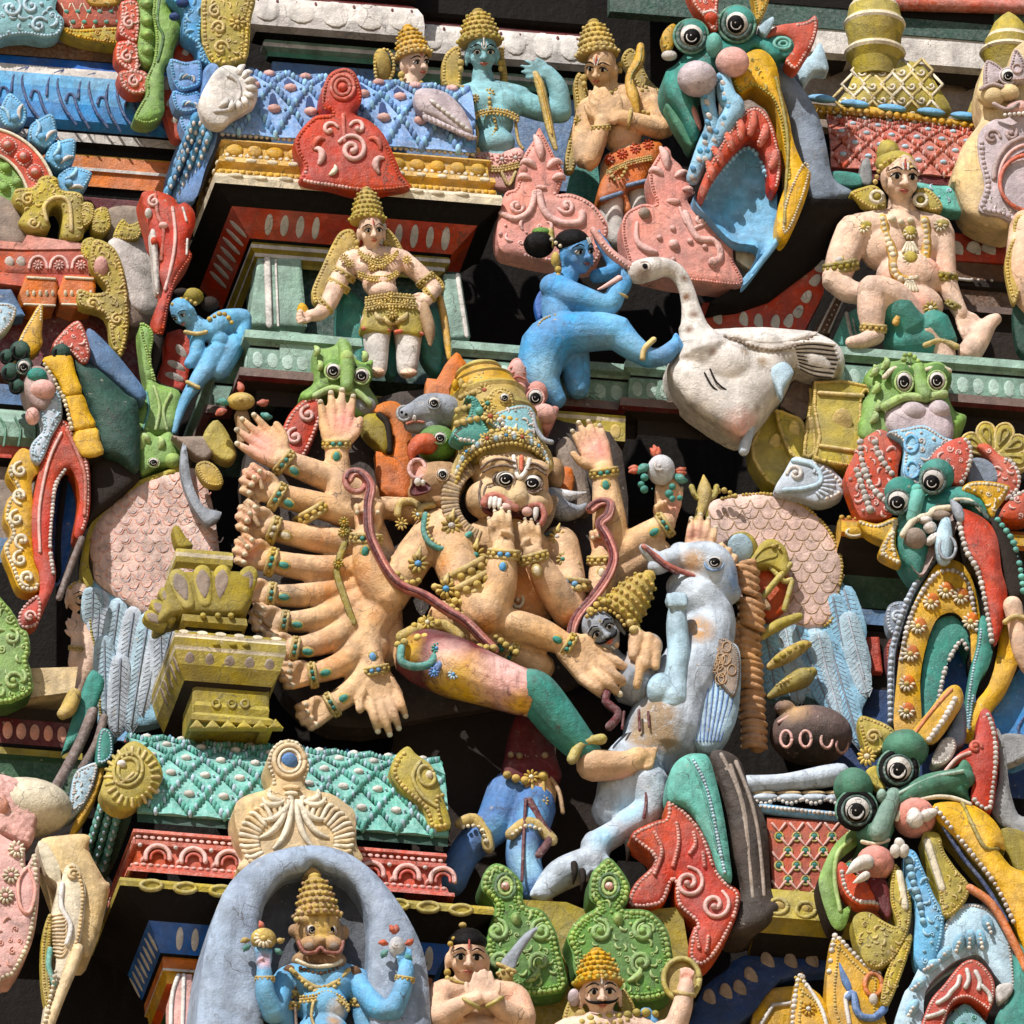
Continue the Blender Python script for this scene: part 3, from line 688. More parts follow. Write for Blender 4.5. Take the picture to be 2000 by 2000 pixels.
rim([(1750, 600), (1738, 490), (1775, 400), (1850, 366), (1910, 390), (1945, 470), (1940, 560)], 9, 'brick', s, 14, only=(0, .86)); part('antefix')
# ======================================================================= SET-BACK CORNICE ON THE LEFT
tile('A')
thing('cornice', 'curved cornice painted with dark blue leaves on blue and white above orange bands', 'cornice')
F = Run((-400, 272, -740), 'x1480')
F.sweep([(-60, 70), (0, 60), (20, 0)], 'black'); part('soffit')  # black colour for both shade and dirt above the cornice
F.sweep([(20, 0), (62, -70, 'royal'), (90, -130, 'white2'), (104, -210, 'sky'), (114, -310, 'blue2'), (114, -410, 'blue'), (74, -450, 'blue')], 'blue')
hs = lambda X, Y: -740+min(1, max(0, (Y-(272+.09*(X+400)))/260))**.5*128+24
for x in (-60, 110, 300, 470, 620, 800):
    y = 330+x*.1
    for q in ([(x+40, y+20), (x+8, y+90), (x+40, y+210), (x+110, y+310)], [(x+55, y+180), (x+68, y+148), (x+98, y+158), (x+120, y+230), (x+180, y+330)], [(x+40, y+20), (x-30, y+55), (x-50, y+150)]): wire(q, 8, 'navy', 4, hs, flat=.4)
part('kapota')
F.sweep([(70, -450), (78, -468, 'ink'), (78, -518, 'white2'), (40, -538, 'ink'), (30, -568, 'ink'), (36, -578, 'mustard'), (36, -648, 'orange'), (44, -654, 'white2'), (44, -670, 'white2'), (30, -678, 'orange'), (30, -758, 'orange'), (10, -768, 'ink'), (0, -808, 'ink'), (6, -818, 'maroon'), (6, -878, 'maroon'), (12, -882, 'white2'), (12, -918, 'white2'), (0, -928, 'ink'), (0, -1018, 'ink')], 'ink'); part('band')
thing('roof_fragment', 'terracotta diamond roof with gold rim at the top left corner', 'roof')
s = pil([(280, -30), (660, -10), (650, 150), (400, 172), (320, 110)], -640, 60, 30, 60, 'brick', 1)
for x in range(330, 640, 60):
    wire([(x, 20), (x+60, 150)], 4, 'bone', 2, s); wire([(x+50, 20), (x-10, 150)], 4, 'bone', 2, s); ball(x+28, 62, 2, 14, 12, 6, m='teal2', hs=s); ball(x+4, 118, 2, 14, 12, 6, m='teal2', hs=s)
part('tiles'); s = plq([(330, 140), (420, 158), (660, 150), (660, 236), (500, 225), (370, 190)], -590, 110, 20, 'olive2', 'mustard', fill=36); rim([(330, 140), (420, 158), (660, 150), (660, 236), (500, 225), (370, 190)], 9, 'mustard', s, 12); part('rim'); s = plq([(470, -40), (640, -40), (640, 22), (540, 34), (480, 20)], -600, 60, 20, 'mustard', 'olive2', fill=30); part('crest')
wall_block(-200, 700, 190, 300, -720, 100, 'brown'); part('underside')
thing('antefix', 'pale blue scrolled antefix at the top left corner of the picture', 'ornament', 'carved antefixes on the shrine roofs')
o = [(-60, -60), (285, -50), (298, 50), (345, 110), (322, 185), (250, 205), (150, 190), (60, 196), (-60, 205)]
plq(o, -560, 120, 26, 'aqua', 'ice', r=9, only=(.3, .9), spirals=((210, 135, 46, 1.3, 30, 1, 11), (60, 40, 60, 1.2, 90, -1, 11), (170, 30, 50, 1, 90, 1, 11)), fill=44, seed=3); part('antefix')
# drooping makara tail
thing('makara_tail', 'drooping makara tail with red scrolled lobes, green bossed rib and long green leaf', 'ornament')
for o in ([(655, 10), (750, 20), (748, 215), (690, 218), (638, 172), (650, 90)], [(640, 224), (740, 236), (748, 384), (690, 384), (630, 332), (624, 270)], [(640, 392), (720, 372), (796, 400), (790, 498), (704, 508), (652, 462)]):
    cx = sum(p[0] for p in o)/6; cy = sum(p[1] for p in o)/6
    plq(o, -420, 90, 22, 'red2', 'pink2', r=10, spirals=((cx+8, cy, 34, 1.1, 100, 1, 9),), fill=26); part('lobe')
s = plq([(752, -30), (815, -20), (832, 120), (832, 330), (772, 336), (745, 250), (760, 120)], -380, 90, 22, 'green2', 'lime')
for x, y in ((790, 20), (792, 112), (792, 186), (795, 272)): ball(x, y, 0, 34, m='green2', hs=s); ball(x, y-4, 26, 16, m='lime', hs=s); rim([(x-36, y), (x, y+36), (x+36, y), (x, y-36)], 6, 'lime', s)
part('rib')
s = plq([(838, -30), (900, -30), (922, 60), (978, 130), (940, 262), (926, 330), (888, 366), (884, 520), (880, 622), (802, 668), (724, 640), (758, 560), (792, 500), (790, 420), (826, 330), (840, 200), (822, 80)], -350, 110, 40, 'green2', 'lime', w=60); wire([(862, -20), (850, 120), (880, 200), (850, 330)], 8, 'leaf', 2, s); rim([(838, -30), (900, -30), (922, 60), (978, 130), (940, 262), (926, 330), (888, 366), (884, 520), (880, 622), (802, 668), (724, 640), (758, 560), (792, 500), (790, 420), (826, 330), (840, 200), (822, 80)], 7, 'lime', s, 9, only=(.5, 1)); part('leaf')
# blue makara body and gold disc above the shrine
thing('makara_neck', 'blue scaly neck with a gold carved side plate above the blue roof', 'ornament')
o = [(900, -30), (1115, -30), (1090, 130), (1092, 240), (1165, 352), (1080, 335), (1060, 245), (990, 185), (980, 60)]
s = plq(o, -260, 120, 34, 'blue2', 'sky', r=10, w=50, fill=40, seed=5); ball(985, 15, 10, 36, 28, 24, m='navy', hs=s); ball(940, 90, 8, 30, 24, 20, m='navy', hs=s); part('neck')
o = [(1112, -30), (1362, -30), (1352, 120), (1338, 300), (1300, 330), (1165, 356), (1100, 262), (1085, 120)]
s = plq(o, -220, 120, 24, 'olive2', 'gold2', r=12, spirals=((1190, 260, 44, 1.2, 0, 1, 11), (1180, 150, 40, 1.2, 180, -1, 11), (1160, 60, 36, 1.1, 90, 1, 10)), fl=((1280, 120, 44),), fill=30, seed=8); rim(o, 9, 'gold2', s, 40, only=(.1, .5)); part('side_plate')
thing('fascia_return', 'red curved fascia with white ovals between the green leaf and the blue gable', 'fascia')
s = pil([(960, 240), (1060, 200), (1065, 335), (935, 330), (925, 445), (940, 500), (980, 640), (1000, 740), (940, 742), (900, 650), (862, 490), (900, 420), (930, 330)], -460, 80, 14, 30, 'red2')
for x, y, a in ((1000, 285, 60), (895, 470, 70), (915, 560, 60), (945, 650, 55)): ball(x, y, 2, 50, 20, 6, rot=a, m='white', hs=s)
part('fascia_return')
# ======================================================================= LEFT EDGE KUDU ARCH, BRACKET, BASE
def arc(cx, cy, rx, ry, a0, a1, n=12): return [(cx+rx*math.cos(math.radians(a)), cy-ry*math.sin(math.radians(a))) for a in np.linspace(a0, a1, n)]
thing('kudu_arch', 'round red arch with bosses, blue petals outside and green lining, cut by the left edge', 'arch')
ar = arc(-90, 1120, 400, 430, 10, 100); ai = arc(-90, 1120, 250, 300, 100, 10)
s = plq(ar+ai, -420, 140, 14, 'red2', 'pink2', k=1)
wire(ar, 10, 'bone', 4, s, k=2); wire(ai, 9, 'bone', 4, s, k=2)
for a in (88, 66, 48, 31, 16): x, y = -90+326*math.cos(math.radians(a)), 1120-366*math.sin(math.radians(a)); ball(x, y, 2, 40, 40, 26, m='red2', hs=s); rim([(x-44, y), (x, y+44), (x+44, y), (x, y-44)], 8, 'pink2', s); ball(x-4, y-8, 26, 20, m='pink2', hs=s)
part('arch')
for x, y, a in ((70, 612, 100), (232, 715, 65), (328, 835, 48), (392, 975, 22)):
    ca, sa = math.cos(math.radians(a)), math.sin(math.radians(a)); f = lambda u, v: (x+u*ca+v*sa, y-u*sa+v*ca)
    o = [f(-70, -45), f(0, -78), f(60, -50), f(112, 0), f(60, 52), f(0, 78), f(-70, 45)]
    s = plq(o, -440, 90, 30, 'sky', 'sky2', r=8, w=50, only=(.05, .9)); ball(*f(-25, 4), 4, 24, m='sky', hs=s); curl(*f(-30, -25), 90, a, .8, 9, 'sky2', s); curl(*f(-30, 30), 80, a, -.8, 9, 'white2', s); part('petal')
s = plq(arc(-90, 1120, 246, 296, 100, 5)+[(-90, 1120)], -440, 60, 16, 'green2', 'lime', k=1)
for x, y in ((28, 905), (88, 985), (22, 1010), (100, 1060)): ball(x, y, 2, 30, m='green2', hs=s); rim([(x-32, y), (x, y+32), (x+32, y), (x, y-32)], 7, 'lime', s)
part('lining')
pil([(-60, 1058), (90, 1110), (150, 1270), (100, 1340), (-60, 1300)], -410, 200, 40, 60, 'stone'); part('spandrel')
thing('yali_bracket', 'olive gold lion bracket with open arch below the kudu arch at left', 'ornament')
o = [(82, 1022), (180, 1008), (215, 960), (262, 945), (312, 965), (330, 1022), (428, 1040), (452, 1100), (446, 1285), (336, 1285), (340, 1160), (310, 1105), (272, 1130), (262, 1180), (268, 1232), (180, 1256), (102, 1204), (128, 1140), (80, 1100)]
s = plq(o, -340, 130, 36, 'olive2', 'gold2', r=9, w=50, only=(.0, .35), spirals=((150, 1075, 36, 1.2, 60, 1, 10), (180, 1200, 34, 1.2, 0, -1, 10)), fill=26, seed=4); wire([(250, 1190), (240, 1110), (300, 1065), (370, 1090), (385, 1240)], 13, 'gold2', 3, s); part('lion')
for o in ([(440, 1100), (500, 1100), (506, 1180), (450, 1220)], [(505, 1140), (575, 1120), (600, 1210), (560, 1260), (500, 1240)], [(620, 1240), (660, 1180), (700, 1210), (768, 1190), (745, 1290), (620, 1290)], [(445, 1300), (500, 1280), (530, 1330), (480, 1400), (440, 1370)]):
    plq(o, -330, 80, 24, 'olive2', 'gold2', r=7, fill=24, seed=len(o)); part('leaf')
thing('kudu_drum', 'grey weathered barrel with gold carved front rim seen edge on at left', 'ornament')
pil([(570, 1150), (640, 1110), (760, 1120), (840, 1180), (850, 1300), (590, 1300)], -430, 100, 30, 60, 'stone'); part('block')
pil([(585, 1300), (838, 1300), (862, 1660), (700, 1650)], plane((585, 1300, -300), (838, 1300, -480), (700, 1650, -290)), 240, 60, 150, 'white2'); pil([(690, 1560), (860, 1570), (850, 1720), (700, 1760)], plane((690, 1560, -300), (860, 1570, -460), (700, 1760, -290)), 200, 40, 80, 'stone'); part('barrel')
o = [(500, 1300), (560, 1300), (625, 1350), (668, 1460), (694, 1620), (692, 1800), (655, 1925), (625, 1900), (600, 1850), (566, 1700), (430, 1650), (425, 1560), (500, 1580), (575, 1560), (490, 1440)]
s = plq(o, -260, 60, 24, 'olive2', 'gold2', r=10, w=40, fill=28, seed=6, spirals=((500, 1640, 36, 1.2, 0, 1, 10), (630, 1720, 30, 1.2, 90, 1, 9))); ball(545, 1440, 4, 40, 60, 24, m='pink2', hs=s); part('front_rim')
thing('base_moulding', 'red and orange carved base mouldings with white dots at the left edge', 'moulding')
prism([(-60, 1290, -330), (120, 1310, -330), (145, 1266, -330), (452, 1312, -330), (470, 1340, -330), (118, 1345, -330), (-60, 1335, -330)], 200, 'pink'); part('cap')
s = pil([(-60, 1338), (120, 1348), (130, 1340), (470, 1345), (490, 1410), (480, 1480), (130, 1478), (-60, 1462)], -345, 160, 10, 20, 'brick', 1)
for x in (50, 112): ball(x, 1415, 2, 26, 34, 8, m='white2', hs=s)
for x in (205, 318, 436): wire(arc(x, 1445, 48, 62, 0, 180, 7), 9, 'pink2', 2, s); flower(x, 1430, 28, 'pink2', hs=s)
part('frieze'); prism([(-60, 1462, -325), (130, 1478, -325), (480, 1480, -325), (500, 1560, -325), (110, 1540, -325), (-60, 1520, -325)], 160, 'red2'); part('ledge')
for x in (140, 345):
    pil([(x, 1482), (x+165, 1492), (x+172, 1545), (x+160, 1650), (x+60, 1666), (x-15, 1640), (x-36, 1580)], -310, 160, 12, 18, 'orange', 1); wire([(x+10, 1496), (x+155, 1505)], 8, 'bone', -296, k=1); wire([(x-8, 1640), (x+155, 1648)], 7, 'bone', -296, k=1)
    for q in range(5): ball(x+8+q*34, 1582, -292, 10, 20, 6, m='bone')
    part('dentil')
pil([(-60, 1560), (60, 1560), (135, 1700), (-60, 1740)], -340, 100, 10, 20, 'slate', 1); part('panel')
wall_block(-100, 800, 1560, 2000, -480, 200, 'maroon'); part('backing')
thing('red_makara', 'upright glossy red makara head with open jaw beside the red fascia corner', 'ornament')
o = [(772, 1035), (850, 1030), (930, 1062), (960, 1100), (1000, 1092), (1046, 1140), (1050, 1220), (1012, 1320), (1035, 1385), (960, 1500), (915, 1640), (880, 1800), (826, 1782), (840, 1660), (880, 1560), (850, 1480), (870, 1380), (820, 1290), (800, 1215), (765, 1085)]
s = plq(o, 60, 160, 46, 'red', 'red2', w=60); rim(o, 8, 'red2', s, 12, only=(.35, .6)); wire([(835, 1050), (850, 1160), (880, 1240), (870, 1400)], 12, 'brick', 3, s); wire([(930, 1120), (945, 1260), (930, 1400), (890, 1560)], 10, 'pink2', 3, s); ball(800, 1150, 10, 20, 30, 14, m='white2', hs=s); spiral(830, 1085, 34, 1.2, 90, 1, 10, 'pink2', s); wire([(985, 1120), (1005, 1190)], 7, 'white2', 3, s); wire([(1010, 1290), (1006, 1370)], 7, 'white2', 3, s); ball(880, 1215, 8, 26, 20, 18, m='pink2', hs=s); part('head')
pil([(810, 1250), (845, 1240), (850, 1330), (860, 1560), (838, 1560), (822, 1400)], 80, 60, 20, 16, 'white2'); ball(830, 1300, 100, 18, 24, 14, m='red2'); part('tongue')
# ---------------------------------------------------------------- statue shorthands
def limb(*p, m='gold'): tube(p, m, 18, 6)
def belt(pts, h, r, m='gold', hi='gold2', gem=None):
    wire(pts, r*.55, m, h); dots([(x, y-r*.9) for x, y in pts], r*.5, hi, h+r*.4, gap=2.0); dots([(x, y+r*.9) for x, y in pts], r*.55, hi, h+r*.3, gap=2.2)
def tassels(x0, x1, y, h, n, L, m='gold', hi='gold2'):
    for i in range(n):
        x = x0+(x1-x0)*(i+.5)/n; wire([(x, y), (x+4, y+L*.5), (x, y+L)], L*.08, m, h); ball(x, y+L, h, L*.14, L*.18, m=hi)
def earring(x, y, h, r, m='gold'): ball(x, y, h, r, r*1.1, r*.8, m=m); ball(x, y+r*1.7, h, r*.8, r, r*.7, m='gold2')
def halo_leaf(pts, h, m='gold', hi='gold2', r=9):
    s = pil(pts, h, 40, 14, 40, m); rim(pts, r, hi, s, r*1.4); return s
# ======================================================================= TOP BACK CORNICE
tile('B')
thing('cornice', 'white lobed cornice streaked with red along its top, under black eave at the top', 'cornice')
WC = Run((-420, 30, -1010), 'y-120 x810 y170 x1000')
WC.sweep([(60, 600), (60, 40), (40, 22), (8, 10)], 'black'); part('eave')  # eave blackened for its own shade and for dirt
WC.sweep([(8, 10), (50, -30, 'maroon'), (76, -80, 'white'), (84, -150, 'white'), (80, -215, 'white2'), (20, -228, 'white2')], 'white'); R = random.Random(2)
for i in (1, 3): WC.petals(i, (62, -34), (84, -200), max(2, int(np.linalg.norm(WC.p[i+1]-WC.p[i])/150)), 'white', .98, 12, .01, .99, .9)
for i, n in ((1, 9), (3, 9)): WC.petals(i, (54, -30), (80, -90), n, 'maroon', .5, 7, 0, 1, .16)
part('kapota')
WC.sweep([(20, -230), (-40, -240, 'ink'), (-30, -262, 'mint'), (-30, -285, 'white2'), (-60, -300, 'mint'), (-60, -330, 'jade'), (-90, -345, 'ink'), (-90, -900, 'slate')], 'slate'); part('architrave')
tile('C')
for x, y, L in ((530, 70, 440), (1284, 150, 420)):
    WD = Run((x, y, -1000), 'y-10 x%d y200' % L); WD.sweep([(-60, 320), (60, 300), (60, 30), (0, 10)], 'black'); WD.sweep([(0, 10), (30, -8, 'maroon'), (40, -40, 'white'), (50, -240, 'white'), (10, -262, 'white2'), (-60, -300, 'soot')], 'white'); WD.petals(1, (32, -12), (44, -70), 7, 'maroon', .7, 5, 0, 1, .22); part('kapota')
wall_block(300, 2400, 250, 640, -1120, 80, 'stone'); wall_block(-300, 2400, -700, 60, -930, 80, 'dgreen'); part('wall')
wire([(1240, 20), (1960, 40)], 40, 'brick', -880); part('moulding'); tile('B')
# ======================================================================= STATUES OF THE TOP ROW
thing('statue', 'pale-faced crowned statue in gold peeping over the blue roof, head turned aside', 'statue', 'statues of the top row')
HD = Head(440, 350, -440, 92, 38, 4); HD.skull(); limb((425, 430, -460, 50), (400, 520, -470, 66)); limb((300, 560, -480, 80), (520, 560, -470, 80)); fuse('body', 'fair', 8)
HD.features(lips='rust', tilak='red'); part('forehead_mark')
crown(436, 285, -455, 92, 175, 102, 20, 'mustard', 'gold2'); part('crown')
ball(268, 355, -470, 48, 95, 40, rot=10, m='gold'); rim([(232, 300), (300, 270), (330, 360), (300, 440), (240, 440)], 10, 'gold2', lambda x, y: -440); earring(370, 405, -400, 20); dots([(350, 440), (420, 470), (490, 440)], 11, 'gold', -415); part('jewellery')
thing('statue', 'pale turquoise statue with tall crown, raised bent arm and yellow bow, bare belly', 'statue', 'statues of the top row')
HD = Head(806, 295, -330, 105, 6, 0); HD.skull(.95); limb((806, 400, -370, 58), (812, 470, -380, 66))
limb((690, 530, -390, 70), (830, 520, -390, 92), (1000, 530, -390, 74)); ball(790, 575, -360, 110, 95, 80); ball(930, 570, -360, 100, 92, 80); ball(865, 660, -370, 112, 110, 90); ball(868, 770, -350, 116, 84, 96); ball(880, 880, -380, 140, 90, 90)
limb((680, 545, -390, 70), (560, 640, -420, 60)); limb((1000, 545, -390, 72), (1120, 590, -370, 66), (1230, 605, -360, 62)); limb((1230, 605, -360, 60), (1215, 480, -330, 54), (1160, 390, -310, 40)); hand(1165, 392, -310, 172, 150, 'rest', -1)
limb((830, 900, -390, 80), (840, 1080, -400, 70)); limb((930, 900, -390, 80), (950, 1080, -400, 70)); fuse('body', 'aqua', 9)
HD.features(tilak='white', lips='rust'); HD.t([(-.12, -.6, .8, .03), (-.08, -.35, .86, .03), (.08, -.35, .86, .03), (.12, -.6, .8, .03)], 'white'); part('forehead_mark')
crown(795, 205, -365, 108, 182, 94, 20, 'gold', 'olive2'); part('crown')
for q in ([(690, 270), (640, 260), (595, 320), (590, 440), (640, 500), (690, 470)], [(905, 260), (930, 330), (945, 470), (915, 480)]): halo_leaf(q, -420)
earring(690, 340, -340, 20); earring(905, 340, -340, 18)
dots([(672, 470), (750, 480), (820, 520), (900, 490), (965, 470)], 13, 'gold', -318); flower(765, 530, 26, 'gold', h=-270); flower(843, 505, 30, 'gold', h=-290); dots([(843, 530), (850, 600)], 12, 'gold2', -270)
belt([(740, 640), (800, 612), (870, 600), (940, 612), (1000, 640)], -262, 16); dots([(870, 640), (880, 690), (855, 740)], 9, 'gold', -258); wire([(760, 660), (780, 720), (765, 800)], 9, 'gold', -290); wire([(985, 660), (1000, 760), (1025, 800)], 9, 'gold', -290); ball(775, 820, -290, 22, 30, 18); part('jewellery')
s = pil([(740, 830), (870, 815), (1020, 800), (1030, 900), (1000, 1010), (880, 1020), (760, 900)], -300, 80, 30, 60, 'pink2')
for x, y in ((760, 845), (835, 855), (912, 858), (985, 850)): flower(x, y, 34, 'pink2', 'white2', s)
belt([(790, 900), (890, 912), (1010, 888)], -262, 15); wire([(910, 930), (950, 1000), (985, 930)], 11, 'gold', -262); part('girdle')
wire([(1092, 400, -290, 20), (1120, 470, -290, 26), (1150, 600, -290, 24), (1172, 700, -290, 22), (1200, 800, -290, 14)], 22, 'gold', flat=.5); wire([(1100, 410), (1128, 480), (1158, 610), (1180, 720)], 6, 'mustard', -270); dots([(950, 470), (1010, 490), (1060, 520)], 10, 'olive2', -330); part('bow')
thing('statue', 'tan statue in orange skirt with palms joined and a yellow bow on the shoulder', 'statue', 'statues of the top row')
HD = Head(1445, 375, -300, 104, -18, -4, 12); HD.skull(.95); limb((1470, 460, -350, 60), (1510, 520, -370, 70))
limb((1400, 570, -370, 60), (1520, 540, -380, 90), (1690, 540, -380, 80)); ball(1540, 620, -370, 125, 120, 84); ball(1560, 740, -370, 105, 100, 80); ball(1620, 860, -380, 130, 90, 86)
limb((1380, 590, -350, 66), (1350, 740, -330, 64), (1375, 870, -300, 60), (1440, 720, -250, 46), (1450, 650, -240, 40)); limb((1710, 570, -360, 76), (1780, 690, -320, 64), (1640, 660, -270, 52), (1550, 630, -240, 42))
hand(1450, 655, -240, 96, 185, 'open', 1, 2); hand(1530, 640, -228, 128, 190, 'open', -1, 2)
limb((1530, 900, -390, 90), (1500, 1150, -390, 66), (1540, 1300, -390, 50)); limb((1670, 880, -390, 90), (1650, 1100, -390, 66), (1640, 1300, -390, 50)); fuse('body', 'skin', 8)
HD.features(tilak='red', lips='rust'); HD.t([(-.16, -.75, .74, .04), (-.06, -.4, .84, .04)], 'white'); HD.t([(.16, -.75, .74, .04), (.06, -.4, .84, .04)], 'white'); part('forehead_mark')
crown(1428, 275, -330, 104, 195, 97, 20, 'gold', 'gold2'); part('crown')
halo_leaf([(1600, 260), (1650, 300), (1700, 420), (1780, 500), (1870, 580), (1840, 640), (1760, 560), (1640, 460), (1560, 320)], -400); halo_leaf([(1330, 390), (1300, 450), (1310, 600), (1270, 760), (1250, 910), (1300, 920), (1330, 800), (1380, 600), (1370, 470)], -400)
earring(1548, 350, -330, 18); earring(1355, 420, -330, 20); flower(1665, 490, 40, 'gold', h=-300); flower(1330, 650, 34, 'gold', h=-290); dots([(1400, 500), (1460, 520), (1530, 480)], 13, 'gold', -290); dots([(1650, 600), (1720, 610), (1790, 600)], 12, 'gold', -290)
bangle(1600, 645, -260, 172, 50, beads=False, th=11); bangle(1445, 690, -250, 95, 46); part('jewellery')
s = pil([(1470, 840), (1600, 790), (1760, 760), (1770, 860), (1700, 960), (1700, 1010), (1590, 1030), (1610, 1130), (1580, 1140), (1560, 1060), (1440, 1090), (1440, 990), (1490, 900)], -300, 110, 44, 70, 'orange')
for x, y in ((1490, 860), (1560, 830), (1630, 800), (1700, 780)): flower(x, y, 30, 'rust', 'brick', s)
belt([(1480, 930), (1590, 880), (1720, 850)], -240, 13); dots([(1500, 930), (1520, 970), (1560, 950), (1590, 890)], 11, 'gold2', -238); wire([(1590, 1000), (1690, 975)], 12, 'slate', -250, flat=.6); wire([(1450, 1075), (1555, 1040)], 12, 'slate', -255, flat=.6); part('skirt')
limb((1505, 1080, -380, 76), (1505, 1180, -385, 66), (1540, 1290, -385, 58)); limb((1655, 1030, -380, 76), (1650, 1130, -385, 62), (1640, 1290, -385, 52)); fuse('legging', 'white', 9)
wire([(1660, 250, -280, 22), (1650, 330, -280, 30), (1600, 420, -280, 24), (1620, 520, -270, 34), (1640, 600, -280, 18)], 24, 'mustard', flat=.5); wire([(1664, 260), (1655, 330), (1606, 420), (1626, 520)], 6, 'olive', -262); part('bow')
prism([(1290, 900, -700), (1450, 890, -700), (1470, 1090, -700), (1250, 1090, -700)], 60, 'teal'); part('backing')
# ======================================================================= PINK ANTEFIXES
thing('antefix', 'salmon pink antefix with scrolls behind the blue kneeing statue', 'ornament', 'carved antefixes on the shrine roofs')
o = [(1110, 690), (1135, 725), (1165, 780), (1200, 850), (1245, 930), (1225, 1020), (1215, 1045), (1290, 1045), (1390, 1090), (1460, 1170), (1485, 1250), (1440, 1390), (1380, 1440), (1200, 1420), (1080, 1400), (1000, 1380), (910, 1350), (885, 1260), (900, 1150), (930, 1040), (990, 1010), (1010, 900), (1040, 820), (1080, 760)]
s = plq(o, -60, 130, 26, 'pink', 'pink2', r=10, w=60, only=(.24, .62)); rim(o, 8, 'pink', s, 12, only=(.05, .22)); rim(o, 8, 'pink', s, 12, only=(.8, .98))
for c in ((1120, 850, 120, 95, .3, 20), (1090, 900, 90, 130, 1.2, 15), (1160, 900, 90, 50, -1.2, 15), (1060, 960, 70, 150, 1.2, 14), (1190, 960, 70, 30, -1.2, 14)): curl(*c, 'pink2', s)
ball(1120, 1010, 4, 34, 14, 12, m='pink2', hs=s); ball(1030, 915, 2, 20, 28, 12, m='pink', hs=s); wire([(1110, 1040), (1140, 1140), (1220, 1200), (1330, 1200), (1345, 1150)], 22, 'pink2', 4, s); wire([(1090, 1040), (1060, 1140), (980, 1180), (910, 1150)], 18, 'pink2', 4, s); spiral(1260, 1110, 44, 1.1, 200, 1, 14, 'pink2', s); spiral(990, 1110, 40, 1.1, 0, -1, 13, 'pink2', s)
carve([(900, 1200), (1100, 1190), (1300, 1230), (1460, 1260), (1400, 1420), (930, 1340)], s, 'pink2', 46, 3); part('antefix')
thing('antefix', 'salmon pink antefix with raised dots above the white swan neck', 'ornament', 'carved antefixes on the shrine roofs')
o = [(1790, 790), (1818, 810), (1830, 850), (1880, 900), (1925, 1000), (1950, 1040), (1910, 1070), (1940, 1120), (2030, 1150), (2110, 1230), (2155, 1310), (2160, 1400), (2210, 1535), (2000, 1525), (1800, 1500), (1650, 1460), (1600, 1420), (1565, 1300), (1560, 1200), (1590, 1140), (1670, 1100), (1740, 1100), (1715, 1020), (1705, 930), (1740, 860), (1765, 820)]
s = plq(o, 10, 150, 26, 'pink', 'pink', r=8, w=60, only=(.3, .97))
for c in ((1800, 900, 110, 95, .4, 20), (1775, 940, 80, 130, 1.2, 14), (1850, 950, 80, 40, -1.2, 14), (1890, 1020, 60, 10, -1, 13)): curl(*c, 'pink2', s)
ball(1835, 1085, 4, 40, 18, 14, m='pink2', hs=s); spiral(1985, 1190, 36, 1, 0, 1, 12, 'pink2', s, tail=[(1870, 1120), (1900, 1200), (1950, 1230)]); wire([(1640, 1200, 4, 10), (1640, 1300, 4, 18), (1700, 1350, 4, 24), (1740, 1360, 4, 14)], 18, 'pink2', hs=s); wire([(1900, 1150), (1960, 1280), (2060, 1300), (2090, 1380), (2050, 1420)], 20, 'pink2', 4, s); ball(2050, 1415, 6, 30, m='pink2', hs=s)
for x, y, r in ((1838, 1318, 30), (1832, 1230, 18), (1760, 1280, 18), (1925, 1300, 18), (2005, 1330, 16), (1835, 1400, 16), (1680, 1150, 34)): ball(x, y, 3, r, m='pink2' if y > 1160 else 'stone', hs=s)
part('antefix')
# ======================================================================= STATUE WITH MACE
thing('statue', 'pink-skinned statue in gold ornaments and white stockings leaning on a mace before the red fascia', 'statue', 'statues on the green ledge')
HD = Head(208, 1255, 250, 88, 12, 3); HD.skull(.95); limb((205, 1340, 190, 50), (215, 1380, 180, 60)); limb((110, 1400, 170, 58), (230, 1390, 170, 70), (370, 1400, 170, 58))
ball(190, 1450, 190, 85, 75, 60); ball(290, 1450, 190, 80, 72, 60); ball(250, 1530, 190, 92, 80, 70); ball(268, 1570, 210, 84, 56, 70); ball(310, 1680, 180, 130, 90, 80)
limb((90, 1410, 170, 60), (30, 1520, 190, 54), (-20, 1630, 220, 48)); limb((-20, 1630, 220, 48), (-70, 1690, 260, 40), (-110, 1700, 270, 34)); hand(-110, 1700, 270, 185, 120, 'fist', 1)
limb((380, 1410, 170, 58), (470, 1480, 190, 50), (545, 1560, 210, 46)); limb((545, 1560, 210, 44), (500, 1620, 250, 36)); hand(515, 1600, 250, 215, 120, 'rest', -1)
limb((235, 1740, 180, 90), (235, 1850, 180, 70), (240, 1990, 190, 50)); limb((405, 1730, 180, 90), (405, 1860, 180, 70), (400, 1990, 190, 52)); ball(235, 2005, 220, 48, 24, 60); ball(410, 2010, 220, 50, 24, 60); fuse('body', 'fair', 7)
HD.features(tilak='red', lips='rust'); part('forehead_mark'); crown(188, 1170, 215, 88, 180, 92, 20, 'gold', 'olive2'); part('crown')
halo_leaf([(110, 1240), (40, 1250), (-10, 1330), (-60, 1440), (-110, 1560), (-90, 1640), (-20, 1560), (50, 1400), (130, 1330)], 120); halo_leaf([(290, 1230), (350, 1290), (400, 1380), (480, 1440), (580, 1500), (600, 1560), (540, 1560), (440, 1500), (360, 1400), (290, 1330)], 120)
for p in ([(140, 1360), (200, 1410), (250, 1430), (310, 1400), (350, 1360)], [(140, 1480), (210, 1500), (290, 1500), (350, 1470)]): belt(p, 262, 14)
for x, y in ((190, 1390), (240, 1400), (290, 1390), (265, 1430), (215, 1440), (60, 1390), (90, 1420), (400, 1400)): flower(x, y, 26, 'gold', 'gold2', h=262)
